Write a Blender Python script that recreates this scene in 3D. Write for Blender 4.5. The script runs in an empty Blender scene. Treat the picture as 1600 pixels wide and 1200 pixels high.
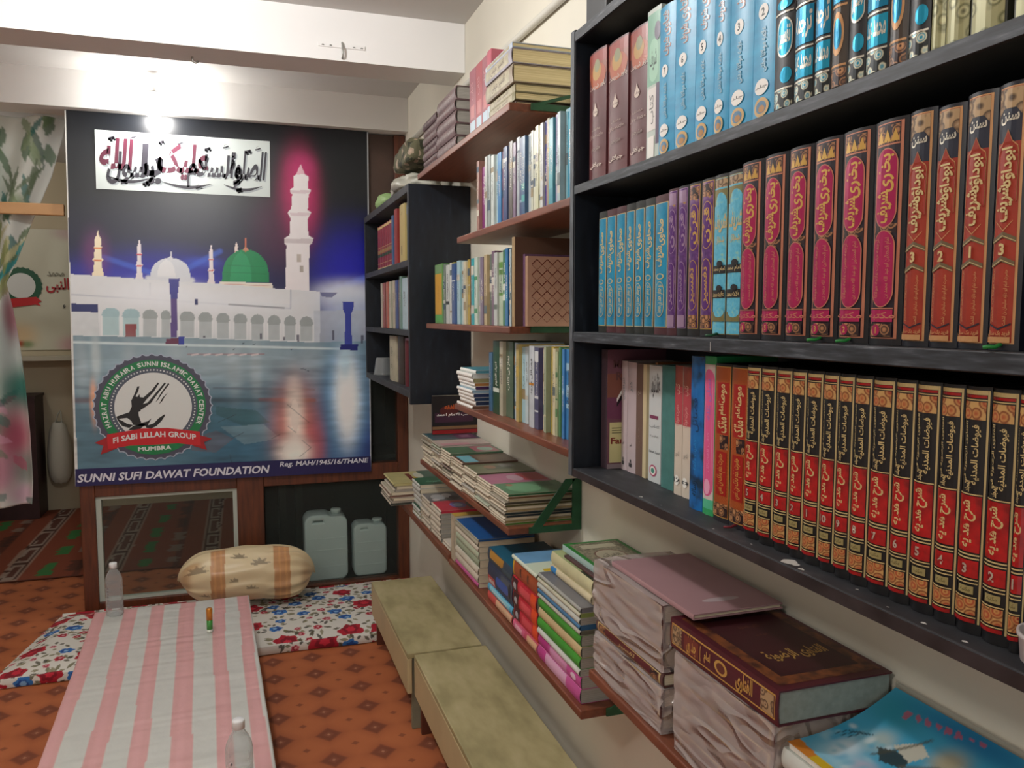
import bpy, math, random
import numpy as np
from mathutils import Vector, Matrix, noise
S = bpy.context.scene
COL = S.collection
PI = math.pi
random.seed(7)

# ---------------------------------------------------------------- camera, world, lights, exposure
cam = bpy.data.cameras.new('camera'); cam.sensor_width = 36; cam.lens = 36 * 1260 / 1600; cam.clip_start = .02
co = bpy.data.objects.new('camera', cam); COL.objects.link(co)
co.location = (0, 0, 1.55)
co.rotation_euler = (math.radians(90 - 4.81), 0, math.radians(-18.6))
S.camera = co
w = bpy.data.worlds.new('world'); S.world = w; w.use_nodes = True
w.node_tree.nodes['Background'].inputs[0].default_value = (1.0, .97, .92, 1)
w.node_tree.nodes['Background'].inputs[1].default_value = .85
def lamp(name, kind, loc, power, color, size, rot=(0, 0, 0), sy=None):
    l = bpy.data.lights.new(name, kind); l.energy = power; l.color = color
    if kind == 'AREA':
        l.size = size
        if sy: l.shape = 'RECTANGLE'; l.size_y = sy
    else: l.shadow_soft_size = size
    o = bpy.data.objects.new(name, l); COL.objects.link(o); o.location = loc; o.rotation_euler = rot
    return o
lamp('ceiling_bulb_light', 'POINT', (-.35, 2.2, 2.62), 52, (1, .985, .965), .06)
lamp('rear_fill_light', 'POINT', (-1.0, -.2, 2.45), 40, (1, .96, .90), .10)  # added fill from behind the camera, not a known bulb of the room
lamp('far_room_light', 'POINT', (-1.9, 6.0, 2.5), 13, (1, .95, .88), .10)
S.view_settings.view_transform = 'Standard'; S.view_settings.look = 'None'
S.view_settings.gamma = 1; S.view_settings.use_curve_mapping = False
S.view_settings.exposure = 0.0
S.cycles.use_denoising = True
S.cycles.max_bounces = 8; S.cycles.transparent_max_bounces = 24
S.cycles.sample_clamp_indirect = 6

# ---------------------------------------------------------------- materials
def lin(h):
    h = h.lstrip('#'); r = []
    for i in (0, 2, 4):
        c = int(h[i:i + 2], 16) / 255
        r.append(c / 12.92 if c <= .04045 else ((c + .055) / 1.055) ** 2.4)
    return tuple(r)
_M = {}
def mat(col, rough=.5, metal=0, var=0, vs=9, bump=0, bs=60, spec=.5, name=None, coat=0):
    k = (col, rough, metal, var, vs, bump, bs, spec, name, coat)
    if k in _M: return _M[k]
    m = bpy.data.materials.new(name or 'paint_' + col.strip('#')); m.use_nodes = True
    nt = m.node_tree; b = nt.nodes['Principled BSDF']; c = lin(col)
    b.inputs['Base Color'].default_value = (*c, 1); b.inputs['Roughness'].default_value = rough
    b.inputs['Metallic'].default_value = metal; b.inputs['Specular IOR Level'].default_value = spec
    if coat: b.inputs['Coat Weight'].default_value = coat; b.inputs['Coat Roughness'].default_value = .15
    if var or bump:
        tc = nt.nodes.new('ShaderNodeTexCoord')
    if var:
        n = nt.nodes.new('ShaderNodeTexNoise'); n.inputs['Scale'].default_value = vs; n.inputs['Detail'].default_value = 6
        nt.links.new(tc.outputs['Object'], n.inputs['Vector'])
        r = nt.nodes.new('ShaderNodeValToRGB')
        r.color_ramp.elements[0].position = .3; r.color_ramp.elements[1].position = .72
        r.color_ramp.elements[0].color = (*[x * (1 - var) for x in c], 1)
        r.color_ramp.elements[1].color = (*[min(1, x * (1 + var) + .02 * var) for x in c], 1)
        nt.links.new(n.outputs['Fac'], r.inputs[0]); nt.links.new(r.outputs[0], b.inputs['Base Color'])
    if bump:
        n2 = nt.nodes.new('ShaderNodeTexNoise'); n2.inputs['Scale'].default_value = bs; n2.inputs['Detail'].default_value = 4
        nt.links.new(tc.outputs['Object'], n2.inputs['Vector'])
        bp = nt.nodes.new('ShaderNodeBump'); bp.inputs['Strength'].default_value = bump; bp.inputs['Distance'].default_value = .004
        nt.links.new(n2.outputs['Fac'], bp.inputs['Height']); nt.links.new(bp.outputs['Normal'], b.inputs['Normal'])
    _M[k] = m
    return m
def attr_mat(name, rough=.6, bump=0, bs=80, spec=.5):
    m = bpy.data.materials.new(name); m.use_nodes = True; nt = m.node_tree; b = nt.nodes['Principled BSDF']
    a = nt.nodes.new('ShaderNodeAttribute'); a.attribute_name = 'Col'
    nt.links.new(a.outputs['Color'], b.inputs['Base Color']); b.inputs['Roughness'].default_value = rough
    b.inputs['Specular IOR Level'].default_value = spec
    if bump:
        tc = nt.nodes.new('ShaderNodeTexCoord'); n2 = nt.nodes.new('ShaderNodeTexNoise'); n2.inputs['Scale'].default_value = bs
        nt.links.new(tc.outputs['Object'], n2.inputs['Vector'])
        bp = nt.nodes.new('ShaderNodeBump'); bp.inputs['Strength'].default_value = bump; bp.inputs['Distance'].default_value = .003
        nt.links.new(n2.outputs['Fac'], bp.inputs['Height']); nt.links.new(bp.outputs['Normal'], b.inputs['Normal'])
    return m
def ramp_mat(name, kind, stops, scale=(1, 1, 1), rough=.5, metal=0, detail=4, tscale=5.0, spec=.5, bump=0, **kw):
    """a colour ramp over a noise / voronoi / wave / gradient texture in object space"""
    m = bpy.data.materials.new(name); m.use_nodes = True; nt = m.node_tree; b = nt.nodes['Principled BSDF']
    tc = nt.nodes.new('ShaderNodeTexCoord'); mp = nt.nodes.new('ShaderNodeMapping'); mp.inputs['Scale'].default_value = scale
    nt.links.new(tc.outputs['Object'], mp.inputs['Vector'])
    t = nt.nodes.new({'noise': 'ShaderNodeTexNoise', 'voronoi': 'ShaderNodeTexVoronoi', 'wave': 'ShaderNodeTexWave', 'magic': 'ShaderNodeTexMagic'}[kind])
    nt.links.new(mp.outputs['Vector'], t.inputs['Vector']); t.inputs['Scale'].default_value = tscale
    if kind == 'noise': t.inputs['Detail'].default_value = detail
    if kind == 'wave': t.inputs['Distortion'].default_value = kw.get('dist', 2); t.inputs['Detail'].default_value = detail
    if kind == 'magic': t.turbulence_depth = kw.get('depth', 3)
    r = nt.nodes.new('ShaderNodeValToRGB'); e = r.color_ramp.elements
    while len(e) < len(stops): e.new(.5)
    for el, (p, c) in zip(e, stops): el.position = p; el.color = (*lin(c), 1)
    r.color_ramp.interpolation = kw.get('interp', 'LINEAR')
    out = t.outputs['Distance'] if kind == 'voronoi' else t.outputs['Fac'] if 'Fac' in t.outputs else t.outputs[0]
    nt.links.new(out, r.inputs[0]); nt.links.new(r.outputs[0], b.inputs['Base Color'])
    b.inputs['Roughness'].default_value = rough; b.inputs['Metallic'].default_value = metal; b.inputs['Specular IOR Level'].default_value = spec
    if bump:
        bp = nt.nodes.new('ShaderNodeBump'); bp.inputs['Strength'].default_value = bump; bp.inputs['Distance'].default_value = .003
        nt.links.new(out, bp.inputs['Height']); nt.links.new(bp.outputs['Normal'], b.inputs['Normal'])
    return m
def clear_mat(name, tint='#ffffff', clear=.8, rough=.05, body='#cfcfcf', bump=0, bs=40):
    """thin clear plastic or glass: part see-through, part glossy skin"""
    m = bpy.data.materials.new(name); m.use_nodes = True; nt = m.node_tree
    b = nt.nodes['Principled BSDF']; b.inputs['Base Color'].default_value = (*lin(body), 1); b.inputs['Roughness'].default_value = rough
    b.inputs['Specular IOR Level'].default_value = .8
    tr = nt.nodes.new('ShaderNodeBsdfTransparent'); tr.inputs[0].default_value = (*lin(tint), 1)
    mx = nt.nodes.new('ShaderNodeMixShader'); lw = nt.nodes.new('ShaderNodeLayerWeight'); lw.inputs['Blend'].default_value = .25
    mr = nt.nodes.new('ShaderNodeMapRange'); mr.inputs['To Min'].default_value = 1 - clear; mr.inputs['To Max'].default_value = min(1, 1 - clear + .55)
    nt.links.new(lw.outputs['Facing'], mr.inputs['Value']); nt.links.new(mr.outputs[0], mx.inputs[0])
    nt.links.new(tr.outputs[0], mx.inputs[1]); nt.links.new(b.outputs[0], mx.inputs[2])
    nt.links.new(mx.outputs[0], nt.nodes['Material Output'].inputs['Surface'])
    if bump:
        tc = nt.nodes.new('ShaderNodeTexCoord'); mp = nt.nodes.new('ShaderNodeMapping'); mp.inputs['Scale'].default_value = (1, .35, 1.4); mp.inputs['Rotation'].default_value = (.5, 0, 0)
        n2 = nt.nodes.new('ShaderNodeTexNoise'); n2.inputs['Scale'].default_value = bs; n2.inputs['Detail'].default_value = 1.5; n2.inputs['Distortion'].default_value = .8
        nt.links.new(tc.outputs['Object'], mp.inputs[0]); nt.links.new(mp.outputs[0], n2.inputs['Vector'])
        s1 = nt.nodes.new('ShaderNodeMath'); s1.operation = 'SUBTRACT'; s1.inputs[1].default_value = .5; nt.links.new(n2.outputs['Fac'], s1.inputs[0])
        s2 = nt.nodes.new('ShaderNodeMath'); s2.operation = 'ABSOLUTE'; nt.links.new(s1.outputs[0], s2.inputs[0])
        s3 = nt.nodes.new('ShaderNodeMapRange'); s3.inputs[1].default_value = 0; s3.inputs[2].default_value = .07; s3.inputs[3].default_value = 1; s3.inputs[4].default_value = 0; nt.links.new(s2.outputs[0], s3.inputs[0])
        s4 = nt.nodes.new('ShaderNodeMath'); s4.operation = 'MULTIPLY_ADD'; s4.inputs[1].default_value = .35; nt.links.new(n2.outputs['Fac'], s4.inputs[0]); nt.links.new(s3.outputs[0], s4.inputs[2])
        bp = nt.nodes.new('ShaderNodeBump'); bp.inputs['Strength'].default_value = bump; bp.inputs['Distance'].default_value = .012
        nt.links.new(s4.outputs[0], bp.inputs['Height']); nt.links.new(bp.outputs['Normal'], b.inputs['Normal'])
    return m

BLACK = ramp_mat('black_painted_wood', 'noise', [(.3, '#0b1018'), (.62, '#141b25'), (.72, '#232a34'), (.85, '#3a424c')], (9, 2, 2), rough=.42, tscale=6, detail=8, bump=.12)
BLACKTOP = ramp_mat('dusty_black_wood', 'noise', [(.3, '#1d1f24'), (.6, '#2c2e33'), (.75, '#4a4b4e')], (6, 3, 2), rough=.6, tscale=7, detail=8)
WOOD = ramp_mat('reddish_brown_laminate', 'noise', [(.3, '#5e3322'), (.7, '#7c4630')], (20, 1.5, 20), rough=.38, tscale=4, detail=6)
WOODD = ramp_mat('dark_brown_frame_wood', 'noise', [(.3, '#4a2413'), (.7, '#6b361c')], (12, 12, 1.2), rough=.45, tscale=5, detail=6)
GREENP = mat('#11492a', .45, var=.25, vs=30)
WALL = mat('#d8d3c4', .85, var=.05, vs=2.2, bump=.06, bs=30, name='cream_painted_wall')
WHITE = mat('#e9e8e6', .7, var=.03, vs=2, bump=.04, bs=25, name='white_paint')
PAGE = ramp_mat('page_edges', 'noise', [(.3, '#b9ad92'), (.7, '#d9cfb6')], (3, 900, 3), rough=.85, tscale=1, detail=2)
PAGEW = ramp_mat('white_page_edges', 'noise', [(.3, '#bdb9ae'), (.7, '#e2ded3')], (3, 900, 3), rough=.85, tscale=1, detail=2)
PAGEC = ramp_mat('creamy_page_edges', 'noise', [(.3, '#c9b884'), (.7, '#efe2b4')], (3, 700, 3), rough=.85, tscale=1, detail=2)
PAGEG = ramp_mat('grey_page_edges', 'noise', [(.3, '#7c7a72'), (.7, '#a09d93')], (3, 900, 3), rough=.85, tscale=1, detail=2)
GOLD = mat('#c9a154', .36, .4, name='gilt')
GOLDP = mat('#c2ad78', .5, .12, name='pale_gilt')
SILV = mat('#c9c3b4', .35, .6, name='silver_foil')
WHT = mat('#e6e4de', .5)
BLK = mat('#0d0d11', .45)
NAVY = mat('#12172b', .45)
RED = ramp_mat('glittery_red', 'noise', [(.35, '#7d0b10'), (.65, '#b3161a')], (1, 1, 1), rough=.3, tscale=60)
ORN_RB = ramp_mat('ornament_red_gilt', 'voronoi', [(.10, '#8c1c16'), (.18, '#c29356'), (.30, '#a2402a'), (.42, '#b98650'), (.52, '#7a3a22'), (.62, '#c29a60')], (1, 1, 1), rough=.4, metal=.15, tscale=75)
ORN_TAN = ramp_mat('ornament_tan_black', 'voronoi', [(.08, '#3a1c1c'), (.16, '#c08e62'), (.34, '#a5744e'), (.46, '#24161a'), (.56, '#a5744e'), (.64, '#2a191c')], (1, 1, 1), rough=.4, metal=.15, tscale=85)
ORN_GREY = ramp_mat('ornament_tan_grey', 'voronoi', [(.10, '#5a4634'), (.2, '#b49a78'), (.36, '#8a6e52'), (.5, '#4a3a2c'), (.6, '#a88c68')], (1, 1, 1), rough=.4, metal=.15, tscale=80)
ORN_CY = ramp_mat('ornament_silver_cyan', 'voronoi', [(.10, '#2597b8'), (.22, '#d9d5bd'), (.34, '#3a8aa0'), (.46, '#d0cbb0'), (.56, '#23282a')], (1, 1, 1), rough=.3, metal=.3, tscale=85)
ORN_OL = ramp_mat('ornament_olive', 'voronoi', [(.1, '#8a875a'), (.2, '#4a4a2c'), (.3, '#a9a67c'), (.42, '#5c5c38'), (.54, '#96936a')], (1, 1, 1), rough=.4, metal=.2, tscale=55)
ORN_PU = ramp_mat('holographic_purple', 'noise', [(.3, '#4d2a66'), (.5, '#6a4282'), (.62, '#8a6a92'), (.72, '#c39a4a')], (1, 1, 1), rough=.28, metal=.35, tscale=70)

# ---------------------------------------------------------------- mesh helpers
def P(o, label=None, cat=None, group=None, kind=None):
    if label: o['label'] = label
    if cat: o['category'] = cat
    if group: o['group'] = group
    if kind: o['kind'] = kind
    return o
def thing(name, label, cat, loc=(0, 0, 0), rot=(0, 0, 0), group=None):
    o = bpy.data.objects.new(name, None); COL.objects.link(o); o.location = loc; o.rotation_euler = rot
    o.empty_display_size = .05
    return P(o, label, cat, group)
class MB:
    def __init__(s): s.v = []; s.f = []; s.fm = []; s.sm = []; s.mats = []; s.col = None
    def mi(s, m):
        if m not in s.mats: s.mats.append(m)
        return s.mats.index(m)
    def add(s, vs, fs, m, smooth=False):
        n = len(s.v); k = s.mi(m); s.v.extend(vs)
        for f in fs: s.f.append([i + n for i in f]); s.fm.append(k); s.sm.append(smooth)
        return s
    def box(s, x0, y0, z0, x1, y1, z1, m):
        v = [(x, y, z) for x in (x0, x1) for y in (y0, y1) for z in (z0, z1)]
        return s.add(v, [(0, 1, 3, 2), (4, 6, 7, 5), (0, 4, 5, 1), (2, 3, 7, 6), (0, 2, 6, 4), (1, 5, 7, 3)], m)
    def lathe(s, prof, m, n=20, c=(0, 0, 0), smooth=True, cap=True):
        vs = []; fs = []
        for r, z in prof:
            for i in range(n):
                a = 2 * PI * i / n; vs.append((c[0] + r * math.cos(a), c[1] + r * math.sin(a), c[2] + z))
        for j in range(len(prof) - 1):
            for i in range(n): fs.append((j * n + i, j * n + (i + 1) % n, (j + 1) * n + (i + 1) % n, (j + 1) * n + i))
        if cap: fs.append(tuple(range(n))[::-1]); fs.append(tuple((len(prof) - 1) * n + i for i in range(n)))
        return s.add(vs, fs, m, smooth)
    def tube(s, pts, r, m, n=8):
        pts = [Vector(p) for p in pts]; vs = []; fs = []
        for j, p in enumerate(pts):
            d = (pts[min(j + 1, len(pts) - 1)] - pts[max(j - 1, 0)]).normalized()
            a = d.orthogonal().normalized() if j == 0 else (a - d * a.dot(d)).normalized()
            b = d.cross(a)
            for i in range(n):
                t = 2 * PI * i / n; vs.append(tuple(p + (a * math.cos(t) + b * math.sin(t)) * r))
        for j in range(len(pts) - 1):
            for i in range(n): fs.append((j * n + i, j * n + (i + 1) % n, (j + 1) * n + (i + 1) % n, (j + 1) * n + i))
        fs.append(tuple(range(n))); fs.append(tuple((len(pts) - 1) * n + i for i in range(n)))
        return s.add(vs, fs, m, True)
    def grid(s, nx, ny, fn, m, smooth=True):
        vs = [fn(i / (nx - 1), j / (ny - 1)) for j in range(ny) for i in range(nx)]
        fs = [(j * nx + i, j * nx + i + 1, (j + 1) * nx + i + 1, (j + 1) * nx + i) for j in range(ny - 1) for i in range(nx - 1)]
        return s.add(vs, fs, m, smooth)
    def build(s, name, parent=None, world=False, bevel=0, solid=0, colors=None, sub=0):
        v = s.v
        off = Vector((0, 0, 0))
        if parent is not None and world:
            q = parent
            while q is not None: off += q.location; q = q.parent
            v = [(a - off.x, b - off.y, c - off.z) for a, b, c in v]
        me = bpy.data.meshes.new(name); me.from_pydata(v, [], s.f)
        for m in s.mats: me.materials.append(m)
        me.polygons.foreach_set('material_index', s.fm); me.polygons.foreach_set('use_smooth', s.sm)
        if colors is not None:
            a = me.color_attributes.new('Col', 'FLOAT_COLOR', 'POINT')
            a.data.foreach_set('color', np.concatenate([colors, np.ones((len(colors), 1))], 1).astype(np.float32).ravel())
        me.update()
        o = bpy.data.objects.new(name, me); COL.objects.link(o); o.parent = parent
        if solid: md = o.modifiers.new('solid', 'SOLIDIFY'); md.thickness = solid; md.offset = 0
        if bevel: md = o.modifiers.new('bevel', 'BEVEL'); md.width = bevel; md.segments = 2; md.limit_method = 'ANGLE'
        if sub: md = o.modifiers.new('sub', 'SUBSURF'); md.levels = sub; md.render_levels = sub
        return o
def structure(name, mb, **k): return P(mb.build(name, **k), kind='structure')

# ---------------------------------------------------------------- painting prints onto point sets (numpy)
def paint(pts, ops, base):
    pts = np.asarray(pts, float); C = np.tile(np.array(lin(base)), (len(pts), 1)) if isinstance(base, str) else base.copy()
    for op in ops:
        c = np.array(lin(op[1]))
        if op[0] == 'p':
            poly = op[2]; al = op[3]; xs = [p[0] for p in poly]; ys = [p[1] for p in poly]
            idx = np.where((pts[:, 0] >= min(xs)) & (pts[:, 0] <= max(xs)) & (pts[:, 1] >= min(ys)) & (pts[:, 1] <= max(ys)))[0]
            if not len(idx): continue
            q = pts[idx]; ins = np.zeros(len(idx), bool)
            for (x1, y1), (x2, y2) in zip(poly, poly[1:] + poly[:1]):
                if y1 == y2: continue
                cond = (y1 > q[:, 1]) != (y2 > q[:, 1])
                ins ^= cond & (q[:, 0] < (x2 - x1) * (q[:, 1] - y1) / (y2 - y1) + x1)
            idx = idx[ins]; C[idx] = C[idx] * (1 - al) + c * al
        elif op[0] == 'b':
            _, _, cx, cz, rx, rz, al = op
            d = ((pts[:, 0] - cx) / rx) ** 2 + ((pts[:, 1] - cz) / rz) ** 2
            a = (al * np.exp(-d ** 1.5 * 1.1))[:, None]; C = C * (1 - a) + c * a
        elif op[0] == 'l':
            _, _, pl, wd, al = op
            best = np.full(len(pts), 1e9)
            for (x1, y1), (x2, y2) in zip(pl, pl[1:]):
                L2 = (x2 - x1) ** 2 + (y2 - y1) ** 2 + 1e-12
                t = np.clip(((pts[:, 0] - x1) * (x2 - x1) + (pts[:, 1] - y1) * (y2 - y1)) / L2, 0, 1)
                best = np.minimum(best, np.hypot(pts[:, 0] - x1 - t * (x2 - x1), pts[:, 1] - y1 - t * (y2 - y1)))
            a = (al * np.clip((wd * .75 - best) / (wd * .5), 0, 1))[:, None]; C = C * (1 - a) + c * a
    return C

# ---------------------------------------------------------------- lettering
AR = {}
def _forms():
    code = 0xFE80
    for ch, k in zip("ءآأؤإئابةتثجحخدذرزسشصضطظعغ", [1, 2, 2, 2, 2, 4, 2, 4, 2, 4, 4, 4, 4, 4, 2, 2, 2, 2, 4, 4, 4, 4, 4, 4, 4, 4]):
        AR[ch] = (code, k); code += k
    code = 0xFED1
    for ch, k in zip("فقكلمنهوىي", [4, 4, 4, 4, 4, 4, 4, 2, 2, 4]): AR[ch] = (code, k); code += k
    AR.update({'ی': (0xFBFC, 4), 'ک': (0xFB8E, 4), 'پ': (0xFB56, 4)})
_forms()
def shape(s):
    s = s.replace('لا', '\uE000'); out = []
    nxt = lambda c: c in AR and AR[c][1] == 4
    prv = lambda c: c == '\uE000' or (c in AR and AR[c][1] >= 2)
    for i, c in enumerate(s):
        pv = i > 0 and nxt(s[i - 1]) and prv(c); nx = i < len(s) - 1 and nxt(c) and prv(s[i + 1])
        if c == '\uE000': out.append(chr(0xFEFC if pv else 0xFEFB))
        elif c in AR:
            b, k = AR[c]; f = 0
            if k == 2: f = 1 if pv else 0
            elif k == 4: f = (3 if nx else 1) if pv else (2 if nx else 0)
            out.append(chr(b + f))
        else: out.append(c)
    return ''.join(reversed(out))
_T = {}; _ASP = {}
def text2d(s, bold=.0, raw=False):
    k = (s, bold, raw)
    if k in _T: return _T[k]
    cu = bpy.data.curves.new('lettering', 'FONT'); cu.body = shape(s) if any(c in AR for c in s) else s
    cu.resolution_u = 2; cu.offset = bold
    o = bpy.data.objects.new('lettering', cu); COL.objects.link(o)
    dg = bpy.context.evaluated_depsgraph_get(); ev = o.evaluated_get(dg); me = ev.to_mesh()
    v = [(p.co.x, p.co.y) for p in me.vertices]; f = [tuple(p.vertices) for p in me.polygons]
    ev.to_mesh_clear(); bpy.data.objects.remove(o); bpy.data.curves.remove(cu)
    if not raw and v:
        x0 = min(p[0] for p in v); x1 = max(p[0] for p in v); y0 = min(p[1] for p in v); y1 = max(p[1] for p in v)
        v = [((x - x0) / (x1 - x0) - .5, (y - y0) / (y1 - y0) - .5) for x, y in v]; _ASP[k[:2]] = (x1 - x0) / (y1 - y0)
    _T[k] = (v, f)
    return _T[k]
def decorate(mb, items, W, H, fn, curved=False):
    """items in face units (a -1..1 across, b 0..1 up) laid on a face through fn(a metres, b metres, layer)"""
    for L, it in enumerate(items):
        k = it[0]
        if k == 'r':
            _, a0, b0, a1, b1, m = it; n = max(1, math.ceil((a1 - a0) * 3)) if curved else 1
            vs = []
            for i in range(n + 1):
                a = (a0 + (a1 - a0) * i / n) * W / 2
                vs += [fn(a, b0 * H, L), fn(a, b1 * H, L)]
            mb.add(vs, [(2 * i, 2 * i + 2, 2 * i + 3, 2 * i + 1) for i in range(n)], m)
        elif k == 'e':
            _, a, b, ra, rb, m = it; n = 20; vs = [fn(a * W / 2, b * H, L)]
            for q in (.5, 1):
                for i in range(n): vs.append(fn((a + ra * q * math.cos(2 * PI * i / n)) * W / 2, (b + rb * q * math.sin(2 * PI * i / n)) * H, L))
            fs = [(0, 1 + i, 1 + (i + 1) % n) for i in range(n)] + [(1 + i, 1 + n + i, 1 + n + (i + 1) % n, 1 + (i + 1) % n) for i in range(n)]
            mb.add(vs, fs, m)
        elif k == 'o':                                     # rounded long panel
            _, a0, b0, a1, b1, m = it; n = 10; vs = []; rb = min((b1 - b0) / 2, (a1 - a0) * W / 2 / H * .62)
            ca = (a0 + a1) / 2; ra = (a1 - a0) / 2; rows = []
            for i in range(n + 1): t = i / n * PI / 2; rows.append((b0 + rb - rb * math.cos(t), ra * math.sin(t)))
            for i in range(n + 1): t = i / n * PI / 2; rows.append((b1 - rb + rb * math.sin(t), ra * math.cos(t)))
            for b, r in rows:
                for q in (-1, -.5, 0, .5, 1): vs.append(fn((ca + r * q) * W / 2, b * H, L))
            fs = [(j * 5 + i, j * 5 + i + 1, j * 5 + i + 6, j * 5 + i + 5) for j in range(len(rows) - 1) for i in range(4)]
            mb.add(vs, fs, m)
        elif k == 'p':
            mb.add([fn(a * W / 2, b * H, L) for a, b in it[1]], [tuple(range(len(it[1])))], it[2])
        elif k == 't':
            _, s, a, b, sa, sb, rot, m = it[:8]; bold = it[8] if len(it) > 8 else .012
            v, f = text2d(s, bold); vs = []
            if s.isdigit() and rot == 0: sa = min(sa, sb * H * _ASP[(s, bold)] / W) if len(s) == 1 else sa
            for x, y in v:
                if rot == 90: x, y = -y, x
                elif rot == -90: x, y = y, -x
                elif rot == 180: x, y = -x, -y
                vs.append(fn(a * W / 2 + x * sa * W, b * H + y * sb * H, L))
            mb.add(vs, f, m)
ORD = ['first', 'second', 'third', 'fourth', 'fifth', 'sixth', 'seventh', 'eighth', 'ninth', 'tenth', 'eleventh', 'twelfth', 'thirteenth', 'fourteenth', 'fifteenth', 'sixteenth', 'seventeenth', 'eighteenth', 'nineteenth', 'twentieth',
       'twenty-first', 'twenty-second', 'twenty-third', 'twenty-fourth', 'twenty-fifth', 'twenty-sixth', 'twenty-seventh', 'twenty-eighth', 'twenty-ninth', 'thirtieth', 'thirty-first']

# ---------------------------------------------------------------- one book
def book(name, label, t, h, d, cov, loc, lay=False, rz=0., lean=0., hard=True, bulge=None, spine=(), near=(), top=(), page=None, group=None, cat='book', ribbon=None, eps=.0003):
    """Standing: spine towards -x, far end +y. Lying: the thickness goes up, the spine still faces -x."""
    if bulge is None: bulge = .0012 if hard else .0003
    if page is None: page = PAGE
    th = .0024 if hard else .0007
    rot = (PI / 2, 0, rz) if lay else (lean, 0, rz)
    l = (loc[0], loc[1], loc[2] + t / 2) if lay else loc
    root = thing(name, label, cat, l, rot, group)
    mb = MB(); N = 8
    bx = lambda y: -bulge * (1 - (2 * y / t) ** 2)
    out = [(d, -t / 2)] + [(bx(-t / 2 + t * i / N), -t / 2 + t * i / N) for i in range(N + 1)] + [(d, t / 2)]
    k = (t - 2 * th) / t
    inn = [(d, -t / 2 + th)] + [(bx(-t / 2 + t * i / N) + th, (-t / 2 + t * i / N) * k) for i in range(N + 1)] + [(d, t / 2 - th)]
    n = len(out)
    vs = [(x, y, 0) for x, y in out] + [(x, y, h) for x, y in out] + [(x, y, 0) for x, y in inn] + [(x, y, h) for x, y in inn]
    fo = []; fi = []
    for i in range(n - 1):
        fo.append((i, i + n, i + n + 1, i + 1)); fi.append((2 * n + i, 2 * n + i + 1, 3 * n + i + 1, 3 * n + i))
        fi.append((i, i + 1, 2 * n + i + 1, 2 * n + i)); fi.append((n + i, 3 * n + i, 3 * n + i + 1, n + i + 1))
    fi.append((0, 2 * n, 3 * n, n)); fi.append((n - 1, 2 * n - 1, 4 * n - 1, 3 * n - 1))
    mb.add(vs, fo[1:-1], cov, True); mb.add(vs, [fo[0], fo[-1]] + fi, cov)
    if spine: decorate(mb, spine, t, h, lambda a, b, L: (bx(-a) - eps - .00012 * L, -a, b), True)
    if near: decorate(mb, near, d, h, lambda a, b, L: (d / 2 + a, -t / 2 - eps - .0001 * L, b))
    if top: decorate(mb, top, d, h, lambda a, b, L: (d / 2 + a, t / 2 + eps + .0001 * L, h - b))
    mb.build('cover', root)
    ins = .003 if hard else .0004
    y = t / 2 - th - .0002
    if y > .0003:
        MB().box(th + .0003, -y, ins, d - ins, y, h - ins, page).build('pages', root)
    if ribbon is not None:
        rb = MB(); pts = [(.004, 0, .004), (-.006, -.002, .006), (-.014, -.003, .0035), (-.020, -.001, .004), (-.022, .003, .003)]
        rb.tube(pts, .0022, ribbon, 6); rb.build('ribbon_marker', root)
    return root
def lay(name, label, x, yn, z, t, h, d, cov, **k):
    """a lying book whose spine runs from y=yn (near) to yn+h, front at x, resting at z"""
    return book(name, label, t, h, d, cov, (x, yn + h, z), lay=True, **k)

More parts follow.
